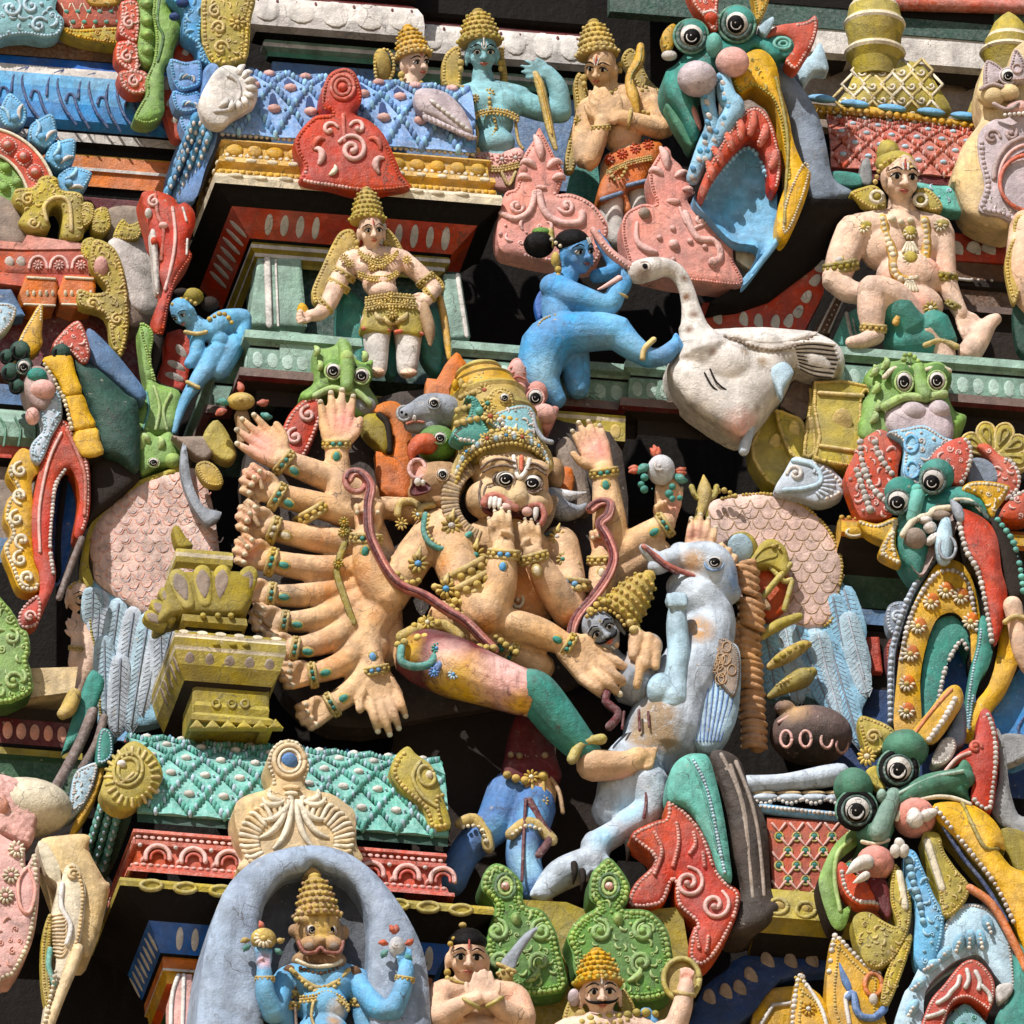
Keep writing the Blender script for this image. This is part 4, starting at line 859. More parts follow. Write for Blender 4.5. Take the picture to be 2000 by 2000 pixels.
bangle(60, 1480, 180, 60, 58); bangle(30, 1540, 185, 60, 56); bangle(-40, 1650, 240, 40, 46); bangle(500, 1510, 200, -50, 50); bangle(520, 1590, 240, 40, 40); earring(130, 1310, 215, 18); earring(285, 1310, 215, 17); part('jewellery')
s = pil([(190, 1620), (300, 1590), (440, 1600), (480, 1720), (480, 1810), (370, 1800), (330, 1720), (300, 1800), (160, 1780), (170, 1690)], 250, 80, 34, 60, 'olive2'); belt([(180, 1620), (310, 1600), (440, 1610)], 290, 17); belt([(180, 1660), (310, 1640), (450, 1650)], 292, 15)
for x, y, r in ((315, 1600, 28), (320, 1690, 30), (250, 1640, 24), (390, 1640, 24)): flower(x, y, r, 'gold', 'gold2', h=300)
for c in ((230, 1690, 70, -60, 1, 13), (400, 1690, 70, -120, -1, 13), (280, 1710, 60, -70, 1, 11), (360, 1710, 60, -110, -1, 11)): curl(*c, 'gold2', s)
wire([(165, 1770), (240, 1765), (300, 1780)], 12, 'rust', 262); wire([(340, 1790), (410, 1780), (480, 1800)], 12, 'rust', 262); part('kilt')
limb((235, 1790, 185, 76), (235, 1880, 185, 68), (240, 1990, 192, 54)); limb((405, 1800, 185, 74), (405, 1880, 185, 68), (400, 1990, 192, 56)); fuse('stocking', 'white', 8)
s = pil([(60, 1560), (140, 1600), (180, 1700), (180, 2000), (110, 2010), (110, 1900), (30, 1820), (20, 1680)], 80, 60, 40, 60, 'teal'); pil([(290, 1800), (350, 1800), (350, 2010), (290, 2010)], 80, 60, 20, 30, 'sea'); pil([(480, 1700), (560, 1660), (600, 1800), (590, 1990), (540, 2010), (470, 1900)], 80, 60, 40, 60, 'sea'); part('drape')
limb((495, 1640, 260, 20), (500, 1700, 260, 36), (520, 1780, 260, 34), (525, 1860, 260, 10)); fuse('mace', 'tan', 7); wire([(575, 1600, 150, 18), (600, 1720, 150, 22), (630, 1930, 150, 18)], 20, 'mustard'); part('staff'); ball(-160, 1690, 250, 34, 60, 30, rot=10, m='mustard'); part('club_head')
# ======================================================================= BLUE STATUE AND SWAN
thing('statue', 'bright blue statue kicking the white swan with one foot and gripping its beak', 'statue', 'statues on the green ledge')
HD = Head(1318, 1375, 330, 108, 36, 4); HD.skull(1.02); limb((1270, 1480, 280, 62), (1230, 1530, 260, 72))
limb((1225, 1560, 260, 90), (1215, 1640, 260, 94), (1225, 1710, 260, 96)); ball(1190, 1545, 270, 76, 72, 80); ball(1290, 1600, 270, 80, 80, 80)
limb((1195, 1550, 310, 78), (1330, 1610, 360, 76), (1480, 1645, 380, 60), (1530, 1580, 400, 52), (1570, 1530, 400, 44)); hand(1570, 1545, 400, 75, 110, 'fist', -1); limb((1570, 1500, 420, 18), (1565, 1450, 430, 13))
limb((1420, 1490, 230, 40), (1520, 1450, 220, 40), (1462, 1330, 230, 34), (1436, 1290, 240, 30)); hand(1436, 1300, 240, 110, 80, 'fist', -1)
ball(1190, 1830, 280, 142, 130, 140); limb((1230, 1800, 300, 120), (1390, 1790, 340, 108), (1525, 1790, 370, 96)); limb((1525, 1790, 370, 92), (1600, 1860, 380, 76), (1700, 1930, 390, 56)); limb((1700, 1930, 390, 52), (1780, 1920, 395, 52), (1850, 1860, 400, 40))
for i in range(5): limb((1830+i*10, 1858+i*8, 405, 17), (1850+i*9, 1805+i*16, 415, 13+2*(i == 1)))
limb((1150, 1860, 280, 138), (1120, 1960, 270, 124), (1130, 2060, 260, 104), (1200, 2150, 255, 60)); limb((1290, 1880, 200, 90), (1310, 2000, 190, 80), (1320, 2090, 190, 66)); fuse('body', 'blue2', 8, tints=[(1200, 1800, 380, 60, 140, 'blue'), (1320, 1400, 430, 60, 120, 'denim'), (1500, 1680, 430, 80, 160, 'sky'), (1120, 2000, 380, 70, 150, 'sky2'), (1600, 1860, 470, 90, 160, 'sky')])
HD.features(tilak=None, lips='maroon', big=1.05); HD.t([(.25, -.8, .6, .05), (.3, -.4, .74, .05)], 'white'); HD.t([(.45, -.8, .5, .05), (.5, -.4, .62, .05)], 'white'); part('forehead_mark')
HD.b(-.1, -.72, -.25, .86, .62, .9, 'ink', (20, 12)); dots([(1180, 1290), (1240, 1330), (1280, 1280)], 14, 'bone', 385); part('hair'); ball(1112, 1318, 260, 84, 74, 70, m='ink'); ball(1125, 1250, 280, 54, 26, 40, m='green'); wire([(1170, 1250), (1175, 1320)], 24, 'olive2', 290); part('bun')
ball(1200, 1400, 340, 26, 44, 24, m='gold2'); earring(1215, 1455, 360, 20); belt([(1090, 1830), (1120, 1750), (1190, 1715), (1280, 1720), (1350, 1745)], 380, 16); bangle(1540, 1580, 395, 65, 48, beads=False, th=9); wire([(1670, 1930), (1680, 1880), (1730, 1830)], 16, 'gold2', 455); dots([(1370, 1690), (1360, 1740)], 12, 'gold', 370); part('jewellery')
pil([(1130, 1560), (1160, 1640), (1120, 1720), (1100, 1700), (1090, 1620)], 220, 40, 14, 20, 'royal'); part('sash')
tile('C')
thing('swan', 'big white flaking swan with curved neck pushed by the blue statue foot', 'swan statue')
limb((-150, 1470, 420, 66), (-80, 1450, 410, 66), (0, 1442, 395, 52), (70, 1480, 380, 46), (115, 1570, 375, 44), (140, 1680, 370, 56), (160, 1790, 360, 90), (200, 1900, 340, 170))
pil([(30, 1930), (80, 1840), (150, 1790), (240, 1774), (500, 1762), (700, 1776), (810, 1790), (930, 1856), (968, 1944), (946, 2030), (880, 2052), (760, 2030), (700, 2010), (650, 2110), (590, 2180), (545, 2240), (485, 2310), (405, 2368), (310, 2330), (205, 2262), (95, 2176), (20, 2060), (8, 1980)], 290, 150, 175, 190, 'white', back=True)
ball(300, 2000, 320, 200, 180, 165); ball(780, 1920, 330, 150, 100, 90); limb((150, 1790, 362, 84), (190, 1870, 356, 130))
fuse('body', 'white', 10, tints=[(-130, 1470, 470, 40, 60, 'brown'), (420, 2320, 400, 90, 130, 'pink2'), (640, 2060, 390, 50, 70, 'ice'), (112, 1600, 420, 26, 34, 'brown'), (100, 1500, 425, 20, 30, 'brown'), (150, 1700, 430, 24, 32, 'brown'), (130, 1780, 440, 22, 30, 'brown'), (520, 1955, 450, 26, 34, 'bare'), (250, 1900, 485, 22, 30, 'brown'), (420, 1900, 470, 20, 30, 'bare'), (480, 2200, 400, 24, 40, 'brown'), (930, 2000, 370, 40, 60, 'bare'), (-40, 1400, 450, 20, 60, 'stone')])
s = lambda x, y: 430
pil([(310, 1800), (420, 1790), (560, 1820), (700, 1800), (820, 1790), (700, 1850), (560, 1870), (430, 1850)], 455, 60, 26, 30, 'white'); dots([(320, 1815), (420, 1850), (560, 1885), (700, 1865), (800, 1805)], 10, 'stone', 470, gap=2.6, sq=.6)
for i in range(8): y = 1850+i*24; wire([(690+i*4, 1850+i*18), (800, y-6), (930-abs(i-3)*8, y+8)], 12, 'white', 462-i*10); wire([(700+i*4, 1864+i*18), (800, y+6), (925-abs(i-3)*8, y+18)], 4, 'soot', 468-i*10)
for q in ([(210, 2010), (250, 2080), (300, 2120)], [(240, 1990), (275, 2060), (330, 2105)], [(330, 1900), (345, 1960), (380, 2000)], [(60, 1940), (75, 2000)], [(560, 2040), (600, 2110)]): wire(q, 5, 'soot', hs=lambda X, Y: 320+165*math.sqrt(max(.05, 1-((X-300)/200)**2-((Y-2000)/180)**2))+8)
for i in range(3): pil([(420+i*120, 1836), (520+i*110, 1800), (640+i*100, 1812), (720+i*90, 1850), (600+i*100, 1890), (480+i*110, 1880)], 462-i*12, 40, 16, 26, 'white')
part('wing'); wire([(-250, 1500, 440, 18), (-330, 1545, 440, 10), (-365, 1560, 440, 4)], 14, 'pink2'); wire([(-190, 1440, 440, 26), (-300, 1360, 440, 24), (-390, 1240, 440, 20)], 20, 'pink'); dots([(-200, 1440), (-290, 1370), (-350, 1300)], 9, 'pink2', 462); ball(-112, 1436, 486, 17, m='ink'); ringw(-112, 1436, 28, 23, 7, 'stone', h=482); part('beak')
pil([(560, 1990), (640, 1950), (690, 2010), (640, 2090), (630, 2150), (600, 2100)], 440, 40, 24, 40, 'ice'); wire([(470, 2250, 330, 30), (420, 2430, 310, 30)], 30, 'gwhite'); part('leg')
# ======================================================================= MINT LEDGE UNDER THE STATUES
tile('D')
thing('ledge', 'stepped mint green ledge with pale ovals and a brown worn plinth under the standing statues', 'ledge')
def mint(run, ov=()):
    run.sweep([(-420, 10), (0, 0), (18, -8, 'mint2'), (24, -58, 'mint2'), (-6, -70, 'mint'), (-16, -84, 'mint'), (-22, -94, 'ink'), (-6, -108, 'mint'), (2, -190, 'mint'), (0, -240, 'mint'), (-16, -250, 'mint')], 'mint2')
    for i, n in ov: run.petals(i, (-5, -112), (2, -238), n, 'wash', .8, 4, .02, .98, .78)
    part('coping')
    run.sweep([(-16, -250), (52, -256, 'wood'), (58, -308, 'wood'), (20, -318, 'maroon'), (-60, -330, 'soot'), (-60, -420, 'soot')], 'wood'); part('plinth')
tile('E')
tile('D'); mint(Run((1000, 560, -1240), 'y-840 x110 y-470 x600 y1'), ((0, 6), (2, 4), (3, 7))); tile('E')
L2 = Run((640, 40, 190), 'x420 y120 x560 y-60 x400 y-30 x1'); mint(L2, ((0, 5), (2, 6), (4, 5)))
tile('F')
L4 = Run((780, 60, 200), 'x1500'); mint(L4, ((0, 17),))
# ======================================================================= BIG YALI AT UPPER RIGHT
tile('C')
thing('yali', 'big green yali with goggling eyes and red ear above a pointed pale blue mouth', 'yali', 'yali arches of the gate tower')
pil([(540, 270), (620, 320), (700, 425), (770, 520), (830, 640), (870, 800), (905, 960), (1010, 1035), (960, 1080), (780, 1085), (690, 760), (640, 560), (560, 420)], -60, 160, 60, 90, 'steel'); pil([(690, 360), (780, 300), (830, 230), (862, 300), (876, 385), (800, 390), (740, 460)], -160, 80, 24, 40, 'ice'); part('mane')
pil([(0, 390), (60, 340), (230, 160), (420, 170), (560, 210), (640, 300), (560, 330), (480, 270), (420, 380), (300, 420), (180, 520), (190, 700), (150, 760), (80, 620), (0, 500)], 120, 200, 110, 170, 'teal'); ball(262, 245, 300, 46, 70, 50, m='teal2'); ball(170, 425, 290, 108, 100, 90, m='lilac'); ball(360, 335, 300, 92, 84, 80, m='pink2'); pil([(60, 480), (130, 520), (185, 640), (185, 700), (110, 600)], 160, 60, 30, 40, 'pink')
pil([(0, 560), (90, 600), (180, 720), (140, 800), (60, 700)], 60, 80, 30, 40, 'jade'); part('head')
for x, y, r in ((137, 196, 80), (383, 130, 86)):
    ball(x, y, 180, r*1.18, r*1.18, r*.9, m='teal'); eye(x, y, 220, r*.82, 'dgreen', 1.2); ringw(x, y, r*1.15, r*1.12, r*.11, 'jade', h=225); part('eye')
s = plq([(120, -60), (200, -80), (285, -60), (282, 60), (285, 150), (250, 168), (205, 100), (150, 30)], 230, 90, 30, 'red2', 'pink2', r=9, fill=30); ball(245, 95, 8, 36, 30, 22, m='red2', hs=s); wire([(205, 70), (250, 60), (285, 90)], 8, 'white2', 3, s); part('forehead')
plq([(470, -60), (560, -60), (540, 60), (490, 120), (480, 40)], 170, 80, 24, 'mustard', 'olive2', r=8, fill=24); plq([(-20, 190), (30, 130), (60, 150), (40, 260), (0, 270)], 190, 60, 24, 'mustard', 'olive2', fill=22); plq([(500, 150), (575, 90), (580, 130), (540, 190)], 180, 50, 16, 'ice', 'white2'); ball(20, 300, 180, 44, 30, 30, m='white2'); part('crest')
o = [(528, 200), (600, 140), (690, 125), (765, 112), (806, 84), (822, 140), (800, 230), (760, 300), (702, 378), (645, 330), (690, 250), (640, 195)]
s = plq(o, 130, 90, 24, 'red2', 'pink2', r=9, w=40, only=(.2, .75)); part('ear')
s = pil([(520, 240), (600, 180), (690, 195), (705, 250), (670, 310), (600, 310), (540, 280)], 120, 60, 26, 50, 'teal'); ringw(630, 235, 44, 30, 10, 'teal2', s); ringw(635, 238, 22, 15, 8, 'teal2', s); part('ear_hollow', label='green inner ear swirl')
for t in ([(225, 440, 240, 44), (230, 560, 220, 40), (250, 680, 200, 40), (210, 800, 170, 46), (150, 960, 140, 40)], [(310, 420, 250, 40), (330, 520, 240, 54), (370, 590, 230, 60), (300, 700, 200, 50), (220, 860, 160, 46)]):
    tube(t, 'sky2', 12, 4)
    for i in range(14): f = i/13; k = min(3, int(f*4)); g = f*4-k; a, b = t[k], t[k+1]; x, y, hh = (a[j]+(b[j]-a[j])*g for j in range(3)); ball(x-20+14*(i % 2), y, hh+40, 15, 22, 14, rot=30, m='white2' if i % 2 else 'sky')
part('trunk')
o = [(430, 290), (520, 268), (592, 340), (622, 480), (662, 620), (690, 760), (738, 878), (782, 935), (762, 1050), (704, 1200), (642, 1292), (600, 1250), (612, 1100), (655, 960), (640, 820), (610, 640), (572, 540), (540, 510), (470, 470), (400, 505), (352, 400)]
s = plq(o, 190, 150, 40, 'yellow', 'olive2', r=9, w=46, only=(.62, .95)); carve([(430, 320), (520, 330), (600, 560), (520, 480), (400, 480)], s, 'olive2', 34, 5); wire([(595, 420), (640, 620), (660, 800), (650, 1000), (640, 1200)], 10, 'olive', 4, s); rim([(740, 890), (770, 940), (690, 1180), (640, 1250), (650, 1100)], 8, 'bone', s); part('arch_rim')
o = [(184, 1012), (255, 850), (330, 720), (420, 605), (500, 578), (572, 660), (622, 860), (604, 1020), (562, 1012), (552, 900), (520, 800), (470, 745), (425, 765), (335, 860), (252, 980), (208, 1068)]
s = plq(o, 210, 110, 24, 'red', 'pink2', r=9, w=30, only=(.05, .45))
for a, b, c, d in ((260, 800, 300, 880), (325, 720, 355, 800), (395, 640, 405, 740), (475, 610, 455, 720), (540, 680, 510, 780), (590, 820, 570, 900), (230, 880, 245, 960)):
    tube([(a, b, 10, 16), ((a+c)/2+8, (b+d)/2, 16, 24), (c, d, 10, 18)], 'red2', hs=s); dots([(a-10, b+6), (c-12, d-6)], 8, 'pink2', 22, s)
part('arch_band')
s = pil([(150, 1080), (190, 1020), (250, 990), (340, 860), (430, 770), (490, 800), (560, 920), (600, 1040), (600, 1180), (634, 1250), (560, 1360), (450, 1510), (420, 1520), (500, 1340), (360, 1300), (240, 1180)], 120, 90, -90, 130, 'sky'); rim([(215, 1065), (340, 880), (430, 800), (490, 830), (540, 940), (575, 1040)], 14, 'sky2', lambda x, y: 130, k=4, only=(0, .83)); part('mouth')
tube([(430, 1510, 100, 16), (540, 1380, 110, 18), (640, 1245, 120, 18)], 'sky', 8)
part('lower_lip')
thing('fascia', 'dark eave with red fascia and white ovals slanting beneath the big yali', 'fascia')
pil([(420, 1520), (620, 1290), (700, 1180), (780, 1070), (1010, 1075), (1090, 1150), (945, 1240), (860, 1400), (720, 1500), (560, 1620), (400, 1650), (240, 1630)], plane((420, 1520, -30), (1010, 1075, 60), (560, 1620, -190)), 200, 20, 30, 'black', 1); part('soffit')  # underside painted black, part shade, part dirt
s = pil([(948, 1226), (866, 1420), (852, 1580), (742, 1795), (180, 1800), (200, 1630), (420, 1640), (560, 1600), (720, 1500)], plane((948, 1226, -120), (742, 1795, -260), (240, 1790, -280)), 160, 10, 20, 'red', 1)
for x, y, a in ((830, 1445, 55), (800, 1520, 52), (755, 1610, 60), (710, 1690, 60), (660, 1740, 70), (590, 1745, 80), (500, 1740, 90), (420, 1730, 90), (280, 1720, 90)): ball(x, y, 2, 52, 26, 6, rot=a, m='white2', hs=s)
part('band')
s = pil([(940, 1560), (985, 1560), (890, 1800), (790, 1800)], -300, 100, 10, 20, 'brown', 1); wire([(930, 1570), (820, 1790)], 7, 'white2', 3, s); wire([(965, 1600), (880, 1790)], 6, 'white2', 3, s); dots([(950, 1590), (850, 1790)], 6, 'white2', 3, s, gap=5); part('jamb')
pil([(960, 1700), (1060, 1640), (1060, 1880), (890, 1860)], -240, 100, 10, 20, 'teal2', 1); wire([(975, 1690), (1010, 1850)], 12, 'white2', -228, flat=.4); wire([(1010, 1720), (1040, 1860)], 5, 'white2', -228); part('pilaster')
s = pil([(370, 1292), (500, 1330), (495, 1480), (380, 1400)], -40, 60, 6, 20, 'bone', 1); pil([(415, 1300), (460, 1300), (455, 1335), (412, 1325)], -28, 20, 4, 6, 'soot', 1); part('block')
thing('recess_wall', 'shadowed recess with red band, white ovals and dark mouldings behind the seated boy statue', 'recess')
s = pil([(1480, 1250), (1850, 1280), (1840, 1420), (1500, 1400)], -330, 80, 8, 20, 'red', 1)
for x in (1565, 1660, 1740): ball(x, 1352, 2, 42, 56, 6, m='white2', hs=s)
part('band'); R2 = Run((1440, 1400, -340), 'x500'); R2.sweep([(0, 0), (0, -100, 'brown'), (20, -110, 'brown'), (20, -150, 'soot'), (-10, -160, 'soot'), (-10, -260, 'brown'), (30, -270, 'wood'), (30, -310, 'wood'), (-30, -330, 'soot'), (-30, -700, 'soot')], 'brown'); dots([(1650, 1508), (1760, 1512)], 9, 'white2', -300, gap=4); wire([(1540, 1500), (1640, 1510)], 9, 'white2', -305); part('moulding')
# ======================================================================= FINIALS, TILED ROOF, LION
thing('finial', 'large olive gold ringed pot finial on a scaly dome', 'finial', 'pot finials on the tiled roof ridge')
lathe(1130, 400, -620, [(-30, 120, 'olive'), (60, 128, 'olive'), (96, 158, 'olive2'), (110, 168, 'bone'), (126, 160, 'bone'), (140, 140, 'olive'), (200, 146, 'olive'), (250, 162, 'olive2'), (262, 170, 'bone'), (280, 162, 'bone'), (292, 150, 'olive2'), (350, 138, 'olive2'), (362, 134, 'bone'), (374, 124, 'bone'), (430, 90, 'olive2'), (470, 50, 'olive2'), (500, 20, 'olive2')], 91, 26, 'olive', 36); part('pot')
s = pil([(920, 610), (985, 470), (1030, 380), (1130, 335), (1290, 325), (1390, 360), (1470, 470), (1530, 620), (1230, 640)], -600, 160, 110, 200, 'olive2')
for r in range(4):
    for c in range(6):
        x, y = 960+c*105+(r % 2)*52, 380+r*75
        if not (930+abs(y-600)*.38 < x < 1500-abs(y-600)*.3): continue
        o = [(x, y-62), (x+62, y), (x, y+62), (x-62, y)]; wire(o, 9, 'bone' if (r+c) % 2 else 'gold2', 4, s, k=1, closed=True); spiral(x, y+8, 24, .8, 200, 1, 8, 'bone', s)
part('dome')
thing('finial', 'smaller olive gold ringed pot finial cut by the right edge behind the lilac lion', 'finial', 'pot finials on the tiled roof ridge')
lathe(1850, 420, -620, [(0, 110, 'olive'), (70, 120, 'olive'), (120, 150, 'olive2'), (130, 160, 'bone'), (146, 150, 'bone'), (160, 128, 'olive'), (196, 130, 'olive2'), (206, 122, 'bone'), (220, 114, 'bone'), (290, 80, 'olive2'), (330, 40, 'olive2'), (352, 10, 'olive2')], 90, 26, 'olive', 32); part('pot'); pil([(1640, 640), (1700, 460), (1780, 400), (1960, 400), (1960, 640)], -640, 100, 60, 100, 'olive2'); part('dome')
thing('roof', 'red diamond tiled roof with white dots, yellow rope ridge and blue discs', 'roof')
S2 = vault((890, 950, -260), 960, 520, 330, 70); skin_of(S2, 'maroon'); shingles(S2, 7, 3, 'brick', 'pink2', 18, 'ice', v0=.08, v1=.94, bead=1); part('tiles')
s = pil([(795, 560), (900, 570), (1100, 575), (1300, 605), (1500, 635), (1700, 665), (1690, 705), (1480, 680), (1250, 645), (1000, 620), (810, 605)], -420, 70, 30, 24, 'mustard'); dots([(800, 580), (1000, 595), (1300, 628), (1690, 685)], 17, 'mustard', 14, s, gap=2.4); dots([(800, 596), (1000, 612), (1300, 645), (1690, 700)], 9, 'bone', 8, s, gap=4); part('ridge')
for x, y in ((842, 532), (1020, 560), (1220, 584), (1432, 604), (1612, 626)): ball(x, y, -410, 78, 24, 50, m='sky', rot=-6)
part('ridge_disc')
pil([(890, 925), (1050, 940), (1060, 1005), (930, 1000)], -120, 80, 20, 24, 'sea'); s = pil([(1350, 985), (1450, 1000), (1560, 1010), (1620, 1080), (1610, 1150), (1480, 1130), (1400, 1060)], -120, 80, 24, 30, 'teal2'); carve([(1350, 985), (1450, 1000), (1560, 1010), (1620, 1080), (1480, 1130), (1400, 1060)], s, 'ice', 34, 2); pil([(1060, 870), (1100, 860), (1110, 990), (1050, 980)], -110, 80, 10, 20, 'grey'); part('eave_trim')
thing('lion_arch', 'lilac and cream lion head above an arch with an orange disc at the right edge', 'lion')
o = [(1560, 1000), (1545, 960), (1600, 790), (1700, 650), (1690, 560), (1684, 480), (1720, 340), (1780, 345), (1840, 385), (1880, 262), (1990, 300), (1990, 1180), (1900, 1200), (1840, 1246), (1640, 1172)]
s = pil(o, -40, 200, 80, 160, 'cream'); part('body')
o = [(1690, 720), (1760, 650), (1830, 640), (1960, 640), (1960, 1180), (1800, 1165), (1690, 1130), (1720, 1000), (1690, 860)]
s = plq(o, 50, 40, 18, 'lilac', 'lilac', r=14, only=(.5, .98)); spiral(1760, 740, 44, 1.2, 0, 1, 12, 'mauve', s); spiral(1860, 720, 40, 1.2, 90, -1, 12, 'mauve', s); wire(arc(1960, 960, 190, 220, 70, 180, 8), 16, 'mauve', 3, s); wire(arc(1960, 960, 160, 180, 70, 180, 8), 10, 'pink2', 3, s); carve([(1700, 1000), (1760, 1050), (1960, 1140), (1800, 1150), (1700, 1120)], s, 'white2', 34, 4); part('arch_panel')
pil([(1800, 980), (1815, 900), (1880, 840), (1990, 830), (1990, 1160), (1900, 1130), (1830, 1060)], 70, 40, -20, 50, 'orange', fn=None); ringw(1960, 985, 158, 150, 12, 'rust', h=90); part('disc')
ball(1755, 520, 70, 76, 60, 60, m='cream'); ball(1850, 500, 90, 60, 50, 60, m='cream'); ball(1905, 580, 80, 70, 40, 50, m='pink2'); eye(1845, 410, 80, 40, 'lilac'); s = plq([(1722, 340), (1762, 330), (1830, 390), (1790, 450), (1726, 470)], 60, 40, 20, 'lilac', 'mauve', r=7); s = plq([(1840, 420), (1862, 330), (1885, 262), (1930, 320), (1950, 420), (1890, 440)], 90, 50, 24, 'lilac', 'mauve', r=8); ringw(1895, 370, 24, 24, 7, 'mauve', s); wire([(1770, 560), (1840, 590), (1900, 560)], 12, 'mauve', 130); dots([(1830, 620), (1940, 610)], 12, 'white', 120); wire([(1700, 480), (1760, 455), (1820, 470)], 12, 'mauve', 130); part('lion_face')
# ======================================================================= SEATED BOY
thing('statue', 'seated pale boy statue with big painted eyes, long bead collar and one knee raised', 'statue', 'statues on the green ledge')
HD = Head(1262, 975, 120, 128, 16, -4, -4); HD.skull(1.0, False); limb((1265, 1090, 60, 70), (1280, 1170, 30, 84)); limb((1030, 1240, 20, 90), (1270, 1220, 20, 100), (1470, 1240, 20, 80)); ball(1180, 1340, 20, 140, 130, 90); ball(1370, 1340, 20, 120, 130, 90); ball(1310, 1500, 20, 180, 150, 110); ball(1330, 1650, 20, 170, 120, 100)
limb((1010, 1250, 20, 96), (960, 1380, 20, 92), (915, 1510, 20, 76)); limb((915, 1510, 20, 72), (990, 1570, 50, 66), (1100, 1590, 80, 54)); limb((1480, 1260, 20, 80), (1500, 1420, 20, 66), (1520, 1540, 30, 58), (1590, 1690, 50, 42)); hand(1590, 1690, 50, -62, 170, 'rest', 1)
limb((1310, 1740, 60, 110), (1230, 1620, 140, 104), (1120, 1570, 200, 92)); limb((1120, 1570, 200, 84), (1110, 1680, 190, 78), (1120, 1790, 180, 58)); limb((1130, 1810, 190, 52), (1060, 1840, 220, 44), (1000, 1846, 230, 34)); limb((1430, 1790, 60, 100), (1490, 1880, 60, 70), (1510, 1960, 60, 60)); limb((1640, 1900, 40, 70), (1690, 1830, 50, 60), (1740, 1750, 60, 46), (1780, 1720, 60, 34)); fuse('body', 'fair', 8, tints=[(1150, 1480, 160, 50, 120, 'rose'), (1470, 1420, 110, 40, 110, 'rose'), (1180, 1060, 190, 30, 60, 'rose'), (1370, 1640, 130, 60, 120, 'rose')])
HD.features(tilak='red', lips='red', big=1.15); HD.t([(-.12, -.7, .74, .06), (-.1, -.45, .84, .05)], 'white'); HD.t([(.12, -.7, .74, .06), (.1, -.45, .84, .05)], 'white'); part('forehead_mark')
HD.b(-.12, -.7, -.35, .86, .62, .85, 'olive2', (22, 14)); HD.b(-.42, -1.15, -.5, .5, .6, .5, 'olive2', (22, 14)); HD.b(-.62, -1.5, -.6, .16, .22, .16, 'gold2'); dots([(1130, 980), (1160, 900), (1220, 855), (1290, 860), (1330, 910)], 14, 'gold2', 225); ball(1210, 800, 120, 24, 20, 20, m='olive2'); part('cap')
for o in ([(995, 1040), (1060, 1010), (1130, 1000), (1185, 1060), (1180, 1140), (1110, 1130), (1040, 1090)], [(1355, 1020), (1420, 1020), (1480, 1080), (1490, 1130), (1420, 1140), (1360, 1100)]):
    s = plq(o, 60, 50, 24, 'olive2', 'gold2', r=9)
    part('hair_knot')
ringw(1140, 1062, 34, 30, 11, 'bone', h=140); ball(1140, 1062, 130, 22, m='olive'); ringw(1375, 1078, 34, 30, 11, 'bone', h=140); ball(1375, 1078, 130, 22, m='olive'); part('ear_ring')
wire([(1170, 1180), (1190, 1270), (1225, 1370), (1235, 1470), (1290, 1510), (1370, 1480), (1400, 1380), (1405, 1280), (1395, 1190)], 28, 'mustard', 118, flat=.5); dots([(1170, 1180), (1190, 1270), (1225, 1370), (1235, 1470), (1290, 1510), (1370, 1480), (1400, 1380), (1405, 1280), (1395, 1190)], 17, 'bone', 132, gap=1.7, sq=.6)
for x, y, r in ((1318, 1255, 40), (1318, 1400, 48)): ball(x, y, 118, r, m='olive2'); flower(x, y, r*.9, 'bone', 'gold2', h=142)
for y, w in ((1330, 34), (1540, 34)):
    for q in range(5): tube([(1318+(q-2)*8, y-22, 140, 8), (1318+(q-2)*w*.55, y+26, 136, 11)], 'bone')
dots([(1220, 1180), (1290, 1200), (1360, 1170)], 22, 'bone', 128, gap=2.4)
for x, y in ((1065, 1225), (1480, 1215)): ball(x, y, 100, 52, 34, 20, rot=20, m='olive2'); flower(x, y, 36, 'bone', 'gold2', h=118)
bangle(945, 1440, 24, 100, 84, 'olive', th=13); ball(936, 1404, 110, 22, m='white2'); tube([(950, 1400, 105, 16), (975, 1340, 105, 6)], 'gold'); bangle(1500, 1490, 30, 80, 64, 'olive', th=12); bangle(1560, 1650, 46, 60, 46, 'olive', th=10); bangle(1120, 1770, 185, 85, 62, 'gold'); part('jewellery')
limb((1300, 1760, 70, 116), (1240, 1660, 130, 108)); limb((1440, 1770, 64, 108), (1490, 1830, 66, 84)); limb((1260, 1850, 60, 90), (1420, 1840, 50, 90)); fuse('shorts', 'sea', 8); wire([(1200, 1540, 190), (1270, 1620, 200), (1240, 1740, 190)], 20, 'mustard'); wire([(1400, 1860), (1480, 1835), (1570, 1870)], 18, 'gold2', 130)
for x, y in ((1310, 1700), (1360, 1680), (1430, 1660), (1370, 1720)): flower(x, y, 38, 'olive2', 'bone', h=140)
part('sash')
thing('statue', 'gold dressed statue with bare pink arm cut by the right edge beside the seated boy', 'statue', 'statues on the green ledge')
limb((1960, 1230, 60, 110), (1950, 1480, 90, 120), (1990, 1640, 60, 100)); fuse('body', 'skin2', 9); halo_leaf([(1830, 1420), (1870, 1290), (1980, 1240), (1990, 1440), (1920, 1560), (1880, 1640), (1850, 1560)], 150); halo_leaf([(1880, 1180), (1960, 1150), (1990, 1260), (1890, 1300)], 140); part('ornament'); pil([(1880, 1640), (1990, 1600), (1990, 1900), (1900, 1880)], 60, 60, 20, 40, 'dgreen'); part('skirt')
# ======================================================================= THE MANY-ARMED LION-FACED GIANT
tile('E'); TIPS.clear()
thing('statue', 'huge tan many-armed lion-faced statue with bulging eyes feeding itself with two hands', 'statue')
hh = 520
